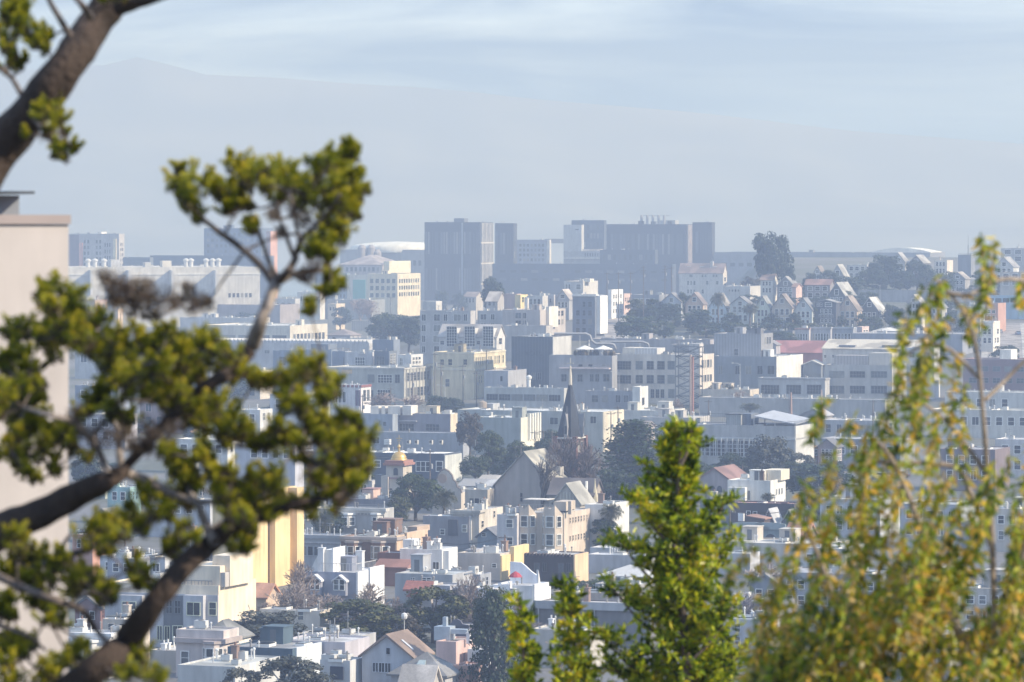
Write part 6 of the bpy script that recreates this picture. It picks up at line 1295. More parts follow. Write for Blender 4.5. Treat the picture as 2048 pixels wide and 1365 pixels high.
tree('bare', 1510, 1120, 1220, 110, 'leafless shrub between green tree and willow', bk=(.34, .29, .28)); tree('bare', 1480, 1180, 1290, 110, 'leafless trees low between green tree and willow', bk=(.3, .27, .28)); tree('dense', 1700, 1200, 1330, 120, 'dark garden tree low behind the willow', 'dark'); tree('round', 1850, 1210, 1330, 120, 'dim tree low behind the willow', 'oak')
tree('dense', 370, 1100, 1200, 80, 'dim tree behind the cypress limb', 'dark'); tree('round', 175, 900, 1000, 60, 'dim tree beside the beige corner house', 'dark')
# uphill streets
for nm, pts, w in (('road', [(1216, 1585), (1216, 1700), (1217, 1760)], 9.5), ('road', [(2010, 1480), (2010, 1600), (2008, 1700)], 12)):
    mb = MB(); pv = None
    for i in range(25):
        t = i/24*(len(pts)-1); k = min(int(t), len(pts)-2); f = t-k; px = pts[k][0]+(pts[k+1][0]-pts[k][0])*f; y = pts[k][1]+(pts[k+1][1]-pts[k][1])*f; x = (px-CX)/F*y
        z = max(terr(x-w/2, y), terr(x+w/2, y), terr(x, y))+.25; cur = (x, y, z)
        if pv: 
            a, b_ = pv, cur; mb.m = 0; mb.face((a[0]-w/2, a[1], a[2]), (a[0]+w/2, a[1], a[2]), (b_[0]+w/2, b_[1], b_[2]), (b_[0]-w/2, b_[1], b_[2]))
            mb.m = 1
            for sg in (-1, 1):
                xa, xb = sorted((sg*w/2, sg*(w/2+2.2))); mb.face((a[0]+xa, a[1], a[2]+.13), (a[0]+xb, a[1], a[2]+.13), (b_[0]+xb, b_[1], b_[2]+.13), (b_[0]+xa, b_[1], b_[2]+.13)); xi = sg*w/2; mb.face((a[0]+xi, a[1], a[2]), (a[0]+xi, a[1], a[2]+.13), (b_[0]+xi, b_[1], b_[2]+.13), (b_[0]+xi, b_[1], b_[2]))
        pv = cur
    struct(mb.build(nm, [wall((.30, .27, .25), 'roofing'), wall((.42, .40, .37), 'roofing')]))
CARS = [(1203, 668, 'white car parked on the left of the uphill street', (.7, .7, .7)), (1205, 656, 'dark car higher on the uphill street', (.05, .05, .06)), (1207, 648, 'silver car near the top of the uphill street', (.45, .46, .48)), (2036, 672, 'blue car parked on the steep street at the right edge', (.10, .16, .26)), (2000, 668, 'grey car half behind the willow on the steep street', (.3, .3, .31)), (1985, 690, 'white car at the foot of the steep street', (.66, .66, .65))]
for px, yb, lab, c in CARS: car(px, yb, lab, c, R(0))
for px, yb, lab, c in ((1760, 960, 'white car glimpsed between willow strands', (.7, .7, .7)), (1800, 958, 'black car glimpsed right of the white one behind the willow', (.04, .04, .05)), (1690, 962, 'silver car glimpsed left of the white one', (.4, .41, .42)), (880, 812, 'dark car parked by the leafless street trees', (.06, .07, .09)), (1575, 1190, 'grey car in the gap between green tree and willow', (.3, .31, .33))): car(px, yb, lab, c, R(70))
# poles and wires
PL = [(781, 594, 660, 'slim pole left of the evergreen'), (870, 706, 812, 'tall pole at the concrete building corner'), (882, 724, 812, 'double armed pole before the cream block'), (926, 730, 815, 'double armed pole at the cream block middle'), (973, 700, 800, 'pole before the cream bright flank'), (953, 744, 815, 'short pole below the cream flank'), (960, 690, 790, 'thin pole right of the cream bright flank'),
      (1214, 545, 650, 'pole on the left of the uphill street'), (1237, 545, 650, 'second pole on the uphill street'), (1261, 545, 650, 'third pole right of the uphill street'), (1287, 532, 655, 'many armed pole behind the big evergreen'), (1330, 530, 640, 'pole left of the big white apartment house'), (1343, 534, 640, 'pole close to the big white apartment house'),
      (781, 775, 838, 'pole before the grid windows of the concrete building'), (725, 790, 838, 'pole beside the purple window'), (825, 746, 830, 'pole on the concrete building flank'), (1236, 812, 905, 'double pole before the cream end'), (1222, 824, 910, 'thinner pole left of the double pole'), (1179, 826, 900, 'pole right of the spire'), (1070, 862, 930, 'pole before the pilastered flank'), (1086, 860, 930, 'middle pole left of the brick tower'), (1104, 862, 930, 'right pole left of the brick tower'), (951, 880, 960, 'white pole before the dark tree, left'), (974, 882, 960, 'white pole before the dark tree, right'), (1042, 890, 1000, 'pole at the nave gable edge'),
      (1746, 800, 905, 'pole behind the willow tips'), (1775, 905, 960, 'thin mast in the willow gap'), (1417, 800, 870, 'pole left of the sand coloured annex'), (1485, 930, 990, 'pole behind the white cubist house'), (1120, 1000, 1110, 'pole on the tan flats'), (602, 1060, 1120, 'pole just right of the yellow building'), (715, 1062, 1140, 'pole before the brown stucco house'), (862, 1080, 1150, 'pole between brown and white modern houses'), (1010, 1070, 1150, 'pole before the beige house'), (1460, 1020, 1110, 'pole by the teal stepped house'), (1610, 1010, 1110, 'pole at the willow edge'), (700, 910, 985, 'pole left of the bell tower'), (860, 900, 975, 'pole right of the gilded dome')]
PT = [pole(px, yt, yb, lab, 0 if px in (951, 974, 1775, 1120, 960) else (3 if px == 1287 else 2 if px in (882, 926, 1236, 1330) else 1), c=(.5, .48, .45) if px in (951, 974) else (.15, .12, .10)) for px, yt, yb, lab in PL]
for a, b_, lab in ((1, 2, 'cables from the corner pole to the double armed pole'), (2, 3, 'cables between the two double armed poles'), (3, 4, 'cables crossing the cream bright flank'), (13, 1, 'cables along the concrete building'), (7, 8, 'cables over the uphill street'), (8, 9, 'cables right of the uphill street'), (9, 10, 'cables over the big evergreen'), (11, 12, 'cables by the big white apartment house'), (16, 18, 'cables behind the spire'), (19, 20, 'cables before the pilastered flank'), (20, 21, 'cables left of the brick tower'), (22, 23, 'cables across the dark tree'), (22, 24, 'cables toward the nave gable'), (30, 31, 'cables over the brown stucco house'), (31, 32, 'cables over the white modern house'), (32, 33, 'cables over the beige house'), (34, 35, 'cables over the teal stepped house'), (36, 37, 'cables past the gilded dome')): wire(PT[a][1], PT[b_][1], lab)
lamp(1760, 570, 660, 'curved arm street lamp above the retaining wall', 3.4); lamp(1862, 582, 660, 'second street lamp behind the willow', 3.); lamp(1238, 745, 815, 'street lamp before the cream factory', 2.); lamp(1480, 728, 815, 'street lamp before the dark grey box', 2.); lamp(890, 772, 830, 'street lamp by the green corner tree', 2.)
mast(1515, 640, 680, 'white tv mast with crossbar behind the corrugated block', 'aerial_mast')[0]
mast(1582, 785, 850, 'rusty flue pipe left of the solar roof', 'flue_pipe', .35, (.33, .22, .18)); mast(1578+0, 782, 850, 'thin dark pole beside the rusty flue', 'flue_pole', .1, (.2, .16, .14)); mast(1643, 780, 845, 'tall concrete flue right of the solar roof', 'flue_pipe', .32, (.42, .33, .29))
# ---------------------------------------------------------------- low roofs and gardens that close the gaps
WN = (.62, .61, .59)
for lab, x0, x1, x2, yt, yb, c, rc, rf, ye in [
        ('pale store with roof tanks low behind the dead twigs', 250, 400, 420, 668, 720, (.42, .43, .45), SILVER, 'flat', 0), ('slate workshop behind the cypress heart, upper row', 300, 420, 440, 715, 775, (.22, .25, .31), GRAVEL, 'flat', 0),
        ('cream shop row behind the cypress heart', 430, 520, 545, 742, 800, (.55, .50, .42), SILVER, 'flat', 0), ('lilac flats behind the cypress, middle row', 150, 250, 275, 830, 900, (.44, .42, .46), (.5, .5, .5), 'flat', 0),
        ('brick warehouse behind the cypress, middle row', 280, 380, 410, 800, 870, (.26, .15, .12), GRAVEL, 'flat', 0), ('white flats with many windows behind the cypress, middle row', 410, 520, 545, 820, 890, (.55, .55, .54), SILVER, 'flat', 0),
        ('sage green gabled house behind the lower cypress', 160, 210, 225, 925, 1000, (.36, .40, .34), (.3, .28, .26), 'gf', 950), ('tan flats behind the lower cypress', 330, 440, 470, 940, 1015, (.48, .42, .35), GRAVEL, 'flat', 0),
        ('blue gabled house behind the fork of the cypress limb', 180, 230, 245, 1020, 1090, (.30, .36, .44), (.28, .26, .26), 'gf', 1045), ('white villa behind the cypress limb', 430, 500, 520, 1010, 1090, WN, SILVER, 'flat', 0),
        ('grey stucco rear house behind the thick limb', 360, 430, 450, 1075, 1150, (.38, .38, .40), GRAVEL, 'flat', 0), ('maroon gabled rear house below the thick limb', 150, 200, 215, 1195, 1275, (.25, .12, .10), (.25, .23, .23), 'gf', 1215),
        ('pale low shed left of the bell tower', 690, 744, 758, 962, 1015, (.45, .43, .41), SILVER, 'flat', 0), ('dark tiled roof left of the bell tower', 655, 720, 735, 945, 990, (.3, .3, .31), (.16, .13, .13), 'gs', 957),
        ('grey row behind the tall left palm', 590, 668, 680, 985, 1040, (.34, .36, .39), (.4, .4, .42), 'flat', 0), ('tan shed with awning left of the Edwardian flats', 600, 664, 676, 1018, 1062, (.46, .40, .33), SILVER, 'flat', 0),
        ('slate rear house below the beige house', 880, 960, 980, 1150, 1200, (.28, .30, .34), (.5, .5, .5), 'flat', 0), ('white low roofs right of the timber flats', 1180, 1290, 1320, 1098, 1135, (.46, .46, .48), SILVER, 'flat', 0),
        ('grey shed between the long taupe building and bay tree', 1190, 1280, 1300, 1170, 1215, (.34, .33, .33), SILVER, 'flat', 0), ('pale house low between bay tree and willow', 1440, 1530, 1560, 1240, 1330, (.45, .45, .48), SILVER, 'flat', 0),
        ('slate gabled house low between bay tree and willow', 1500, 1560, 1580, 1150, 1225, (.24, .26, .31), (.3, .3, .31), 'gf', 1172), ('long grey roofs behind the school, right', 1640, 1760, 1790, 842, 885, (.34, .34, .36), (.42, .42, .43), 'flat', 0),
        ('twin gabled sheds behind the solar roof', 1600, 1650, 1665, 818, 858, (.22, .22, .24), (.33, .33, .35), 'gf', 832), ('tan low shop beside the cypress limb foot', 205, 262, 300, 1240, 1330, (.5, .43, .35), GRAVEL, 'flat', 0),
        ('dark tiled cottage behind the olive garden tree', 620, 690, 712, 1228, 1290, (.40, .36, .33), (.20, .16, .15), 'gs', 1243), ('grey cottage behind the mission tiled house', 735, 800, 822, 1215, 1285, (.36, .36, .38), (.25, .25, .26), 'gs', 1232),
        ('low white garage right of the pink house', 935, 975, 990, 1300, 1370, (.52, .52, .52), SILVER, 'flat', 0), ('pale rear rooms under the grey hipped cottage', 500, 560, 590, 1268, 1320, (.46, .45, .45), (.45, .44, .42), 'flat', 0)]:
    q = B(lab, x0, x1, x2, yt, yb, c, roof=rf, ye=ye or None, rc=rc, name='house', gear=5 if rf == 'flat' else 0)
    t = ye or yt; n_ = max(2, int((x1-x0)/22)); q.win('f', x0+6, t+6, x1-6, t+24, n_, 1, rnd.choice('dcW'), .5)
    if yb-t > 55: q.win('f', x0+6, t+32, x1-6, t+50, n_, 1, 'd', .5)
    q.win('s', x1+3, t+6, x2-3, t+22, 2, 1, 'd', .5)
def patch(lab, grp, kind, tones, spots, w0, h0, cat='tree', bk=None):
    for px, yb in spots:
        w = rnd.uniform(*w0); h = rnd.uniform(*h0); tree(kind if isinstance(kind, str) else rnd.choice(kind), px, yb-h, yb, w, lab, rnd.choice(tones), grp, cat=cat, bk=bk)
patch('dark garden bush among the hillside houses', 'garden bushes among the hillside houses', 'shrub', ['dark', 'oak', 'oak'], [(1318, 648), (1345, 660), (1370, 656), (1385, 668), (1412, 676), (1428, 668), (1466, 672), (1505, 680), (1525, 676), (1545, 680), (1565, 672), (1605, 680), (1640, 682), (1660, 678), (1690, 676), (1716, 678), (1735, 680), (1768, 676), (1790, 670), (1815, 672), (1840, 676), (1870, 680), (1500, 612), (1600, 615), (1640, 612), (1710, 618), (1735, 615), (1680, 610), (1650, 600), (1608, 602), (1690, 596), (1725, 594), (1775, 600), (1860, 596), (1925, 600), (1950, 596), (1970, 604), (2025, 600), (1940, 640), (1900, 660)], (30, 56), (20, 34), 'shrub')
patch('rounded dark tree between the hillside houses', 'trees between the hillside houses', ['round', 'dense'], ['dark', 'oak'], [(1368, 640), (1408, 652), (1460, 668), (1508, 660), (1548, 668), (1588, 672), (1630, 668), (1675, 668), (1722, 672), (1780, 664), (1620, 600), (1655, 588), (1730, 590), (1760, 590), (1815, 588), (1850, 590), (1900, 590), (1960, 580), (1790, 655), (1900, 645), (1880, 655), (1310, 640), (1298, 652), (1440, 640), (1480, 655)], (28, 48), (34, 58))
patch('dim shrub in the yards behind the cypress', 'yard shrubs behind the cypress', ['shrub', 'round'], ['dark', 'oak', 'olive'], [(170, 700), (270, 735), (460, 800), (560, 850), (270, 880), (390, 900), (540, 930), (230, 960), (310, 1010), (470, 1015), (250, 1095), (460, 1095), (590, 1020), (350, 1160), (180, 1190), (400, 1220)], (50, 80), (30, 55))
patch('low yard shrub in the gardens of the lower blocks', 'yard shrubs of the lower blocks', ['shrub'], ['dark', 'oak', 'olive', 'rust'], [(600, 1285), (640, 1300), (690, 1300), (745, 1290), (775, 1295), (830, 1290), (905, 1290), (950, 1270), (1010, 1290), (1055, 1300), (1080, 1280), (560, 1300), (520, 1330), (620, 1340), (660, 1290), (720, 1262), (790, 1262), (1120, 1230), (1150, 1210), (1210, 1200), (1240, 1230)], (50, 90), (26, 46), 'shrub')
patch('fine twigged leafless tree in the lower gardens', 'leafless trees of the lower gardens', 'bare', ['oak'], [(590, 1290), (635, 1285), (690, 1285), (715, 1280), (755, 1290), (545, 1280), (820, 1275), (920, 1285), (955, 1295), (1030, 1300), (640, 1255), (1155, 1290), (1210, 1270)], (60, 100), (50, 85), bk=(.27, .22, .20))
patch('dark street tree among the flat roofs of the middle blocks', 'street trees of the middle blocks', ['round', 'dense'], ['dark', 'oak'], [(880, 835), (905, 838), (1010, 905), (1110, 920), (1240, 920), (1330, 905), (1380, 960), (1420, 980), (1500, 975), (1580, 975), (1660, 960), (700, 985), (735, 1000), (1010, 965), (1255, 1010), (1340, 1010), (660, 1085), (1430, 1040), (1640, 1060), (1270, 1130)], (44, 70), (40, 66))
# ---------------------------------------------------------------- foreground: corner house, leaning cypress, green bay tree, willow
o = thing('stucco_house', 'beige stucco house close by at the left edge with pinkish coping', 'house', P(137, 430, 32)*1)
o.location.z = terr(o.location.x, 32); z0 = o.location.z; o.rotation_euler.z = R(24)
def zz(py, d=32): return H-(py-HY)/F*d-z0
mb = MB(); mb.box(-5, 0, 0, 6, -1, zz(449)); mb.build('wall', wall((.54, .465, .40), 'stucco'), o)
mb = MB(); mb.box(-5.02, .012, -.02, 6.02, zz(449)+.002, zz(430)); mb.build('coping', wall((.42, .33, .285)), o)
mb = MB(); mb.box(-4, -.27, .3, 5, zz(430), zz(391)); mb.build('roof_house', wall((.26, .28, .31)), o)
mb = MB(); mb.m = 0; mb.box(-4.4, -.235, .05, 5.4, zz(389)+.002, zz(383)); mb.m = 1; mb.extrude_yz([(.1, zz(383)+.002), (5.3, zz(383)+.002), (5.3, zz(366)), (3.2, zz(366))], -4.3, -.3)
mb.build('roof', [plain((.05, .055, .06)), wall((.30, .36, .40), 'metal')], o)

def leaf(mb, p, d, L, w, r):
    """one lance shaped leaf folded a little along its rib"""
    s = d.cross(rv(r))
    if s.length < .05: s = d.orthogonal()
    s.normalize(); n = d.cross(s); m = p+d*L*.45+n*(-.10*L); t = p+d*L+n*(.06*L)
    mb.face(p, m+s*w, t, m-s*w)

class Tree:
    """a near tree laid out from limbs given in photo pixels at about d metres"""
    def __init__(s, name, label, base_px, d, seed):
        s.d = d; s.r = random.Random(seed); x = (base_px-CX)/F*d; g = terr(x, d); s.o = thing(name, label, 'tree', (x, d, g)); s.base = Vector((x, d, g)); s.pts = []
    def at(s, px, py, dd=0.): return P(px, py, s.d+dd)-s.base
    def limb(s, pts, name, mat, n=10, wob=.4, keep=True, dd0=0., sub=3):
        out = []; r = s.r; dd = dd0
        for i, (x, y, w) in enumerate(pts):
            dd += r.uniform(-wob, wob)*.5; out.append((s.at(x, y, dd), w/F*s.d))
        sm = []
        for i in range(len(out)-1):
            p0 = out[max(0, i-1)][0]; p1, r1 = out[i]; p2, r2 = out[i+1]; p3 = out[min(len(out)-1, i+2)][0]
            for k in range(sub):
                t = k/sub; q = .5*((2*p1)+(p2-p0)*t+(2*p0-5*p1+4*p2-p3)*t*t+(3*p1-p0-3*p2+p3)*t**3)
                sm.append((q, (r1+(r2-r1)*t)*r.uniform(.93, 1.07)))
        sm.append(out[-1])
        if keep: s.pts += [p for p, _ in sm]
        mb = MB(); mb.tube(sm, n); return mb.build(name, mat, s.o, True)

# --- cypress
T = Tree('cypress_tree', 'leaning dark trunked cypress with yellow green tufts, filling the left', -480, 20, 5)
bk = bark((.05, .033, .023), 'cypress_bark', 9); pk = bark((.30, .25, .21), 'pale_bark', 14)
T.limb([(-480, 2980, 150), (-430, 2000, 120), (-380, 1300, 100), (-230, 760, 75), (-90, 440, 52), (0, 300, 45), (70, 215, 41), (135, 130, 38), (185, 55, 36), (225, 0, 35), (262, -60, 32)], 'trunk', bk, 14, .3)
T.limb([(235, 15, 20), (275, 5, 14), (320, -6, 9), (380, -30, 6)], 'branch', bk, 8)
for pts in ([(-380, 1750, 90), (-150, 1560, 60), (60, 1440, 36), (200, 1330, 30), (250, 1285, 27), (310, 1205, 25), (370, 1130, 23), (425, 1085, 20), (470, 1048, 15), (530, 1035, 11), (590, 1008, 8), (640, 998, 5), (690, 990, 3)],
            [(-380, 1280, 80), (-150, 1150, 52), (0, 1062, 35), (80, 1028, 32), (160, 987, 27), (215, 962, 21), (248, 942, 13)]): T.limb(pts, 'branch', bk, 12)
for pts in ([(245, 945, 11), (300, 965, 10), (350, 990, 8), (400, 1005, 6), (440, 1000, 4)], [(244, 945, 9), (238, 900, 8), (236, 862, 7), (226, 838, 5), (235, 800, 4)], [(430, 1085, 12), (412, 1050, 9), (396, 1010, 8), (380, 985, 6), (372, 950, 4)],
            [(505, 690, 17), (525, 635, 13), (550, 572, 12), (562, 555, 10)], [(550, 570, 9), (528, 540, 8), (500, 512, 7), (468, 485, 7), (440, 466, 6), (415, 445, 4), (395, 425, 3), (375, 395, 3)], [(560, 560, 9), (578, 540, 8), (592, 515, 7), (600, 485, 6), (620, 460, 4), (650, 430, 3), (680, 390, 3)],
            [(556, 560, 7), (540, 530, 5), (528, 495, 4), (515, 460, 4), (505, 430, 3)], [(590, 520, 5), (575, 480, 4), (560, 440, 4), (552, 400, 3)], [(600, 490, 4), (592, 450, 4), (585, 410, 3), (578, 380, 3)], [(562, 562, 8), (590, 548, 7), (630, 540, 5), (655, 545, 4)],
            [(-10, 1150, 9), (60, 1182, 8), (110, 1200, 8), (165, 1222, 7), (185, 1250, 6), (205, 1275, 5), (222, 1290, 4)], [(60, 1140, 8), (120, 1115, 7), (200, 1092, 6), (260, 1062, 5), (300, 1040, 4)], [(108, 1122, 4), (125, 1092, 4), (142, 1068, 3)], [(-5, 1250, 6), (50, 1270, 4), (90, 1300, 3)],
            [(140, 72, 7), (118, 35, 6), (98, 0, 5), (90, -30, 4)], [(182, 35, 8), (165, 12, 7), (148, -8, 5)], [(42, 188, 6), (22, 155, 5), (0, 138, 5), (-30, 120, 4)], [(60, 225, 5), (85, 260, 4), (110, 290, 3)], [(215, 950, 9), (190, 888, 8), (150, 846, 7), (95, 830, 5), (45, 815, 4)]):
    T.limb(pts, 'branch', pk if pts[0][0] in (245, 244, 430, 505, 215) or pts[0] == (562, 562, 8) else bark((.14, .11, .09), 'cypress_twig', 12), 8)
T.limb([(500, 700, 15), (465, 742, 14), (415, 772, 14), (350, 830, 12), (300, 880, 11), (246, 940, 11)], 'branch', bk, 9)
BL = """362,345,12 370,365,18 385,385,20 352,378,14 372,400,16 385,425,16 395,435,14 415,365,14 425,380,14 440,385,14 470,330,16 482,345,18 495,360,18 475,378,14 505,365,16 525,350,18 540,365,22 550,350,18 565,370,20 580,360,18 575,390,18 600,375,16 620,390,22 640,370,22 625,410,22 645,415,22 660,380,20 680,400,20 635,335,16 650,340,18 665,320,18 690,310,14 705,303,14 700,330,16 710,345,12 680,350,16 695,375,18 715,390,16 725,385,12 710,410,16 705,430,14 690,420,14 665,450,20 680,465,18 672,480,18 680,440,16 655,500,16 645,490,16 625,500,14 660,515,12 630,505,14 655,555,16 660,565,12 560,400,16 530,375,14 450,400,14 455,420,12 470,410,12 480,415,12 500,420,12 500,455,12 510,460,10 460,385,12 620,625,8 660,585,8
85,585,16 100,600,16 110,615,16 130,595,14 140,610,16 120,630,14 155,625,16 145,650,20 100,650,16 115,665,14 150,670,18 165,685,18 200,645,18 180,660,18 10,660,16 45,660,16 60,675,16 30,675,14 95,685,18 75,680,16 105,690,14 50,720,14 55,735,14 10,730,16 20,745,16 70,770,16 80,785,14 40,790,16 20,780,14 5,800,16 40,810,16 60,800,14 190,695,20 210,715,20 230,710,20 170,700,16 250,730,20 215,740,16 240,680,14 255,690,14 290,680,14 300,700,14 310,720,16 335,670,16 350,685,18 340,700,16 355,720,18 380,690,16 400,700,18 415,680,18 430,700,18 425,720,16 440,740,18 460,750,18 480,740,16 495,760,16 470,720,14 390,740,18 370,745,18 350,750,18 330,740,18 300,750,20 270,760,20 280,780,18 250,790,16 240,760,16 320,770,18 345,780,18 205,790,18 200,805,16 230,815,14 230,830,14 180,815,14 170,830,14 250,835,14 320,800,16 340,810,18 365,800,16 380,780,16 400,770,16 410,800,18 430,810,18 425,830,18 390,825,16 370,840,16 400,850,16 440,850,18 460,830,16 450,870,16 480,860,16 500,880,18 480,885,14 530,770,14 560,760,12 595,730,16 600,745,16 615,750,16 635,725,12 640,745,16 645,770,16 660,780,16 655,800,16 580,780,18 590,800,18 570,815,16 600,820,18 620,835,18 640,840,16 610,855,16 630,865,16 650,850,14 690,830,12 700,845,12 715,850,12 710,870,14 700,885,14 720,880,14 670,880,16 680,900,16 660,900,16 640,890,16 715,905,16 728,910,12 720,930,16 725,945,14 705,945,16 690,930,16 680,950,16 715,970,14 700,975,14 680,980,14 660,985,14 640,960,14 650,935,14 620,930,12 600,890,14 575,880,14 560,860,14 545,850,14 545,880,14 520,900,14
330,910,16 345,925,16 360,940,18 375,955,18 390,960,16 375,975,14 385,1000,16 370,1010,14 420,930,14 430,945,14 440,960,16 425,965,16 460,970,16 465,950,14 475,985,16 455,1000,18 470,1020,18 450,1040,18 480,1040,16 500,1045,16 490,1060,16 505,960,16 520,975,14 540,950,16 545,970,18 550,990,16 520,1000,16 510,1020,16 500,1000,12 530,1030,14 490,1080,16 485,1100,12 400,920,14 590,1010,14 610,1010,14 630,1005,12 680,1000,12
20,830,18 50,840,18 80,850,18 110,860,18 60,870,18 30,880,18 90,890,18 70,910,18 100,920,16 40,920,16 120,880,16 140,870,16 20,900,14 50,945,14 110,945,12 150,900,14 0,830,14
290,990,18 320,1010,18 300,1030,18 340,1030,16 260,1030,18 230,1050,16 200,1060,16 180,1080,18 240,1080,16 210,1100,14 280,1060,14 370,1060,16 390,1080,14 350,1090,14 335,1105,12 380,1120,12 190,1050,14 270,1130,14 290,1150,14 290,1170,12
20,1080,16 40,1100,16 30,1125,14 60,1110,14 10,1150,16 30,1160,14 50,1165,14 90,1130,18 110,1140,16 100,1160,18 120,1120,14 80,1150,14 70,1175,14 150,1150,18 165,1160,18 155,1175,14 195,1165,14 205,1175,14 215,1190,12 220,1205,10 80,1210,16 95,1225,16 100,1240,14 70,1200,12 10,1210,12 5,1230,12 10,1290,20 30,1300,18 45,1310,14 20,1320,16 5,1330,16 150,1310,14 140,1320,12 200,1345,20 170,1350,20 230,1340,18 260,1350,20 290,1340,18 285,1300,14 270,1320,16 310,1355,18 90,1345,16 110,1355,16 10,1360,16 60,1290,12
10,20,20 25,40,18 45,55,16 35,15,18 10,55,16 60,65,14 80,85,14 95,75,12 85,95,12 5,90,16 20,110,14 45,20,14 20,140,14 45,130,10 80,230,14 105,225,14 120,245,14 130,270,10 145,300,12 130,310,12 110,310,12 95,265,10 45,270,8 240,-4,12 215,-4,12"""
DEAD = """207,560,9 215,575,11 235,580,12 225,600,12 270,580,9 285,592,12 300,590,11 320,600,12 340,604,12 355,612,11 375,585,8 385,600,12 400,615,11 415,610,8 255,610,12 240,600,12 280,620,12 300,640,10 230,610,11 265,630,12 310,622,12 270,600,12 250,585,9 390,625,10 330,880,16 350,865,16 310,860,14 295,880,12 300,905,12 340,850,14 620,960,14 640,985,14 655,1000,14 665,970,12 610,900,10 690,1000,10 150,840,12 200,860,14 230,880,14 170,880,12 200,900,12 255,880,12 270,900,10 120,300,9 100,280,9 545,440,10 470,430,9 590,430,9 610,450,10 640,460,10 560,470,8 630,540,10 620,560,8 600,560,8"""
DD0 = 0.
def tufts(T, txt, mb, n, L, w, fat, tm=1):
    r = T.r; todo = []
    for it in txt.split():
        x, y, q = map(float, it.split(',')); todo.append((T.at(x, y, r.uniform(-.4, .4)+DD0), q*1.22/F*T.d))
    best = [min(T.pts, key=lambda p: (p-c).length) for c, _ in todo]; done = set()
    while len(done) < len(todo):          # grow twigs outward: each tuft hangs on the nearest limb or tuft already there
        i = min((k for k in range(len(todo)) if k not in done), key=lambda k: (best[k]-todo[k][0]).length); done.add(i)
        c, rad = todo[i]; near = best[i]
        for k in range(len(todo)):
            if k not in done and (todo[k][0]-c).length < (best[k]-todo[k][0]).length: best[k] = c
        mid = near.lerp(c, .55)+rv(r)*rad*.4
        mb.m = tm; mb.tube([(near, .007), (mid, .0055), (c, .003)], 4); mb.m = 0
        ax = Vector((r.uniform(-.5, .5), r.uniform(-.4, .4), 1)).normalized()
        for f in range(r.choice((7, 8, 9))):            # rope-like fingers packed in one tuft
            st = c+rv(r)*rad*1.05*r.random()**.4; fd = (ax+rv(r)*.8).normalized(); fl = rad*r.uniform(.9, 2.5)
            for k in range(n):
                t = r.random(); a = rv(r); a = (a-fd*a.dot(fd)*.6).normalized()
                p = st+fd*fl*(t-.25)+a*rad*fat*r.uniform(.3, 1)*(1-.5*t)
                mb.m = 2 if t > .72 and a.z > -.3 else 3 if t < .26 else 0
                leaf(mb, p, (a*.8+fd*.8+Vector((0, 0, .15))).normalized(), L*r.uniform(.7, 1.3), w, r)
fo, de = MB(), MB()
bk_ = []
for it in BL.split():                       # a second, deeper layer of tufts inside the crown
    x, y, q = map(float, it.split(','))
    if y > 560 and T.r.random() < .62: bk_.append('%.0f,%.0f,%.0f' % (x+T.r.uniform(-26, 26), y+T.r.uniform(-18, 26), q*.95))
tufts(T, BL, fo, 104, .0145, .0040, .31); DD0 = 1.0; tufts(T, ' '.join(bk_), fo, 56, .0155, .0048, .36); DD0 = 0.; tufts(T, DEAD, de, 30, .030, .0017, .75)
ct = bark((.14, .11, .09), 'cypress_twig', 12)
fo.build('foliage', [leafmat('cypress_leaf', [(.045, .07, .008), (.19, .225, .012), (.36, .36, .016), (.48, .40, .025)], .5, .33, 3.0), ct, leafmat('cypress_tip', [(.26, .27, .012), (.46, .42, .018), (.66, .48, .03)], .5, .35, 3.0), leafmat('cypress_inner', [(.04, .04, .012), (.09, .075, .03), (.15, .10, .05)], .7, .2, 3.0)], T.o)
dn = leafmat('dead_needles', [(.05, .035, .028), (.11, .075, .055), (.20, .15, .09)], .9, .1, 3.0)
de.build('dead_foliage', [dn, ct, dn, dn], T.o)

# --- green bay tree
T = Tree('bay_tree', 'upright glossy green bay tree right of centre in the foreground', 1390, 38, 9)
bk2 = bark((.13, .10, .08), 'bay_bark', 8); r = T.r; fo = MB(); tw = fo
STEMS = [([(1390, 2300, 26), (1385, 1600, 16), (1372, 1300, 9), (1352, 1080, 6), (1358, 950, 4), (1362, 856, 2)], [(850, 10), (900, 44), (950, 58), (1020, 84), (1080, 96), (1150, 112), (1250, 128), (1365, 140), (1600, 150)], 620),
         ([(1390, 1900, 14), (1250, 1600, 9), (1170, 1420, 6), (1148, 1290, 4), (1130, 1162, 2)], [(1160, 8), (1200, 32), (1260, 46), (1300, 64), (1365, 100), (1500, 130)], 120),
         ([(1390, 1950, 12), (1180, 1640, 8), (1060, 1440, 5), (1048, 1320, 4), (1038, 1198, 2)], [(1195, 6), (1240, 26), (1290, 38), (1365, 46), (1500, 60)], 80)]
SIDE = [(1352, 1080, 1292, 930, 24), (1356, 1000, 1404, 880, 22), (1358, 1100, 1272, 1000, 34), (1362, 1150, 1446, 1010, 34), (1366, 1200, 1240, 1085, 34), (1368, 1250, 1452, 1085, 32), (1370, 1300, 1226, 1180, 36), (1372, 1330, 1470, 1200, 36), (1372, 1400, 1200, 1270, 40), (1375, 1420, 1490, 1290, 40), (1380, 1460, 1230, 1340, 50), (1380, 1460, 1450, 1340, 50), (1360, 980, 1322, 895, 20), (1362, 930, 1385, 862, 16)]
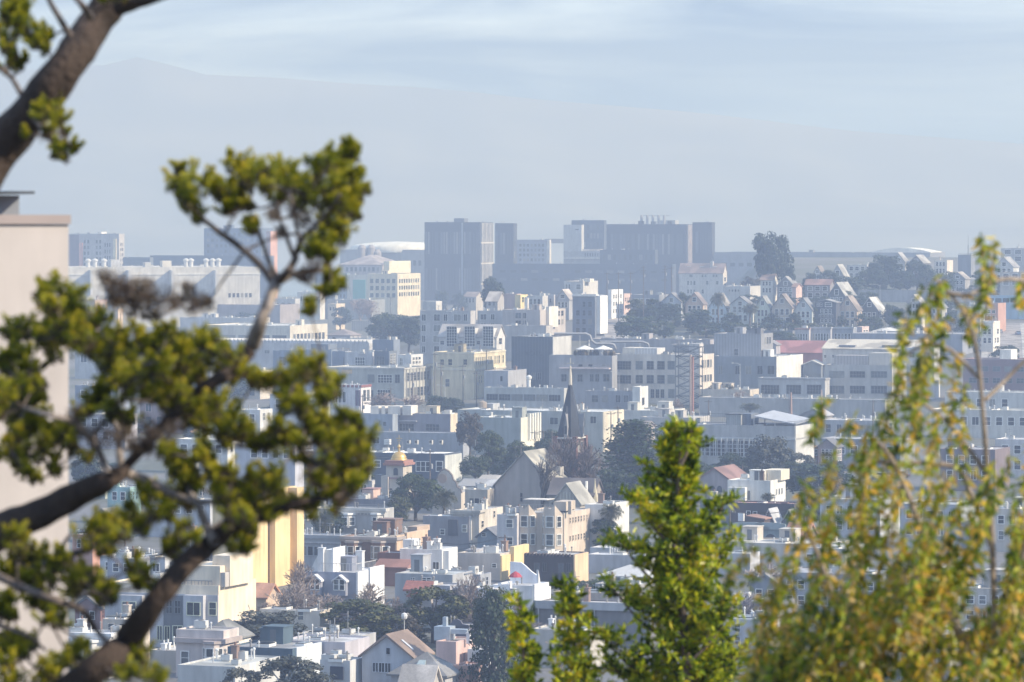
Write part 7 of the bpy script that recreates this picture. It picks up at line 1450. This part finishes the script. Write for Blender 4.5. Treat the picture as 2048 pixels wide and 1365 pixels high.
def twig(p0, d, L, nl, LL, w):
    e = p0+d*L; m = p0+d*L*.5+Vector((0, 0, .05*L)); fo.m = 1; fo.tube([(p0, .004), (m, .003), (e, .0015)], 4); fo.m = 0
    for i in range(nl):
        t = .25+.78*(i/nl)**.8; c = p0.lerp(e, min(1, t)); a = rv(r); leaf(fo, c, (d*.55+a*.8+Vector((0, 0, .25))).normalized(), LL*r.uniform(.6, 1.2), w*r.uniform(.8, 1.2), r)
for pts, prof, n in STEMS:
    T.limb(pts, 'trunk' if n > 400 else 'branch', bk2, 9, .2)
    for i in range(n):
        y0, y1 = prof[0][0], 1420; y = y0+(y1-y0)*r.random()**.85
        ys_ = sorted((p[1], p[0]) for p in pts); x = lerp_pts(ys_, y); q = lerp_pts(prof, y)*.0038*F/9000
        c = T.at(x, y); a = r.uniform(0, 6.283); el = r.uniform(.1, .95); d = Vector((math.cos(a)*math.cos(el), math.sin(a)*math.cos(el), math.sin(el)))
        s0 = c+Vector((d.x, d.y, 0))*q*r.uniform(0, .8)*(.45 if i % 3 == 0 else 1); L = max(.12, q*r.uniform(.3, .62)); twig(s0-d*L*.3, d, L, 13, .088, .0152)
for x0, y0, x1, y1, q in SIDE:
    dd = r.uniform(-.3, .3); T.limb([(x0, y0, 4), ((x0*.45+x1*.55), (y0*.6+y1*.4), 3), (x1, y1, 1.5)], 'branch', bk2, 6, .1, dd0=dd)
    for i in range(int(q*.9)):
        t = .35+.65*r.random(); c = T.at(x0+(x1-x0)*t, y0+(y1-y0)*t, dd+r.uniform(-.1, .1)); a = r.uniform(0, 6.283); el = r.uniform(.1, 1.0)
        d = Vector((math.cos(a)*math.cos(el), math.sin(a)*math.cos(el), math.sin(el))); twig(c, d, q*.0042*r.uniform(.7, 1.5), 12, .088, .015)
fo.build('foliage', [leafmat('bay_leaf', [(.022, .045, .008), (.11, .18, .012), (.34, .42, .018), (.62, .62, .028), (.62, .46, .03)], .36, .45, 2.5), bark((.16, .12, .08), 'bay_twig', 10)], T.o)

# --- willow
T = Tree('willow_tree', 'weeping willow with yellow and orange autumn leaves, filling the right', 2010, 24, 13)
wk = bark((.34, .27, .20), 'willow_bark', 10); r = T.r; fo = MB(); tw = fo
T.limb([(2010, 2700, 60), (2000, 1700, 20), (1992, 1400, 7), (1985, 1100, 6), (1975, 950, 5), (1966, 830, 4.6), (1956, 720, 4), (1935, 640, 3.2), (1890, 575, 3.4), (1870, 560, 2.6)], 'trunk', wk, 9, .15)
for pts in ([(1970, 800, 5), (2010, 762, 4), (2050, 722, 4), (2120, 680, 5)], [(2000, 1600, 16), (1900, 1200, 9), (1840, 1050, 7), (1790, 930, 5), (1750, 880, 4)], [(1985, 1100, 6), (1930, 960, 5), (1890, 930, 5), (1740, 924, 4)], [(2010, 1700, 18), (1800, 1420, 10), (1690, 1250, 7), (1640, 1120, 5), (1600, 1040, 3)],
            [(1940, 645, 4), (1965, 585, 3), (1985, 540, 3), (1990, 480, 2)], [(2120, 640, 6), (2060, 570, 5), (2000, 560, 4), (1940, 590, 4), (1890, 585, 4)], [(1960, 760, 4), (1900, 700, 4), (1850, 690, 3), (1800, 720, 3)], [(1975, 950, 5), (1900, 850, 4), (1830, 800, 3), (1770, 790, 3)], [(2000, 1300, 8), (2060, 1050, 6), (2080, 900, 5)], [(1950, 1300, 8), (1850, 1180, 6), (1760, 1120, 4), (1700, 1100, 3)], [(2010, 1700, 14), (1720, 1480, 8), (1590, 1330, 5), (1540, 1240, 3)]): T.limb(pts, 'branch', wk, 7, .2)
def strand(x, y, L, sx, dens=1., dd=None):
    dd = r.uniform(-.9, .9) if dd is None else dd; pts = []; n = max(4, int(L/22)); vx = sx; cx = x; cy = y
    for i in range(n+1):
        pts.append(T.at(cx, cy, dd)); cx += vx*L/n; cy += L/n; vx += r.uniform(-.06, .06); dd += r.uniform(-.03, .03)
    fo.m = 1; fo.tube([(p, .0028*(1-.6*i/n)) for i, p in enumerate(pts)], 3); fo.m = 0
    tone = r.random()
    for i in range(n):
        for k in range(int(4.4*dens)+(r.random() < (4.4*dens) % 1)):
            c = pts[i].lerp(pts[i+1], r.random()); a = rv(r); leaf(fo, c, (Vector((0, 0, -1))*.75+a*.9).normalized(), .074*r.uniform(.6, 1.2), .0125*r.uniform(.8, 1.3), r)
HAND = [(1885, 556, 110, -.75), (1880, 560, 90, -.9), (1815, 630, 150, -.12), (1812, 640, 120, -.2), (1890, 565, 240, -.12), (1870, 600, 230, -.2), (1862, 690, 200, -.15), (1838, 760, 180, -.22), (1930, 590, 90, .25), (1944, 610, 80, -.02), (1986, 478, 120, -.12), (1976, 500, 110, -.15), (1970, 560, 110, -.1), (1968, 470, 60, .05), (2046, 560, 60, -.1), (1850, 690, 180, -.14), (1830, 720, 220, -.25), (1800, 740, 220, -.32), (1845, 830, 200, -.3), (1780, 800, 200, -.3), (1762, 830, 180, -.3), (1740, 850, 190, -.18), (1722, 880, 160, -.1), (1700, 840, 40, -.3), (1655, 790, 60, -.35), (1640, 830, 60, -.3), (1665, 905, 50, -.3), (1605, 975, 70, -.25), (1655, 930, 60, .05), (1690, 960, 160, -.25), (1660, 1000, 200, -.25), (1900, 640, 160, -.16), (1908, 700, 200, -.1), (1925, 760, 200, -.05), (1890, 800, 200, -.15), (1870, 850, 200, -.12), (1545, 1100, 70, -.9), (1500, 1090, 60, -.6), (1530, 1180, 160, -.25), (1560, 1140, 200, -.2), (1470, 1130, 60, -.3)]
for x, y, L, sx in HAND:
    dd = r.uniform(-.5, .5)
    for k in range(2): strand(x+r.uniform(-9, 9), y+r.uniform(-8, 8), L*r.uniform(.8, 1.1), sx, .85, dd+r.uniform(-.1, .1))
ENV = [(1490, 1345), (1540, 1215), (1600, 1060), (1650, 980), (1700, 905), (1745, 850), (1800, 790), (1850, 770), (1900, 770), (1950, 780), (2000, 760), (2100, 740)]
k = 0
while k < 82:
    x = r.uniform(1490, 2110); e = lerp_pts(ENV, x); y = e+(1420-e)*r.random()**.62
    dn = min(1, .16+(y-e)/300)*(.45 if x < 1640 and y < 1280 else 1)*(.62 if y < 900 else 1)
    if r.random() > dn: continue
    dd = r.uniform(-.9, .9); sx = r.uniform(-.48, -.14); L = r.uniform(110, 260)
    for j in range(r.choice((3, 4, 5, 6))): strand(x+r.uniform(-20, 20), y-60+r.uniform(-35, 35), L*r.uniform(.7, 1.15), sx+r.uniform(-.07, .07), r.uniform(.8, 1.2), dd+r.uniform(-.12, .12))
    k += 1
fo.build('foliage', [leafmat('willow_leaf', [(.026, .050, .010), (.12, .19, .014), (.31, .375, .022), (.53, .48, .03), (.72, .42, .04), (.54, .46, .25)], .5, .42, 2.0), bark((.33, .26, .17), 'willow_twig', 10)], T.o)
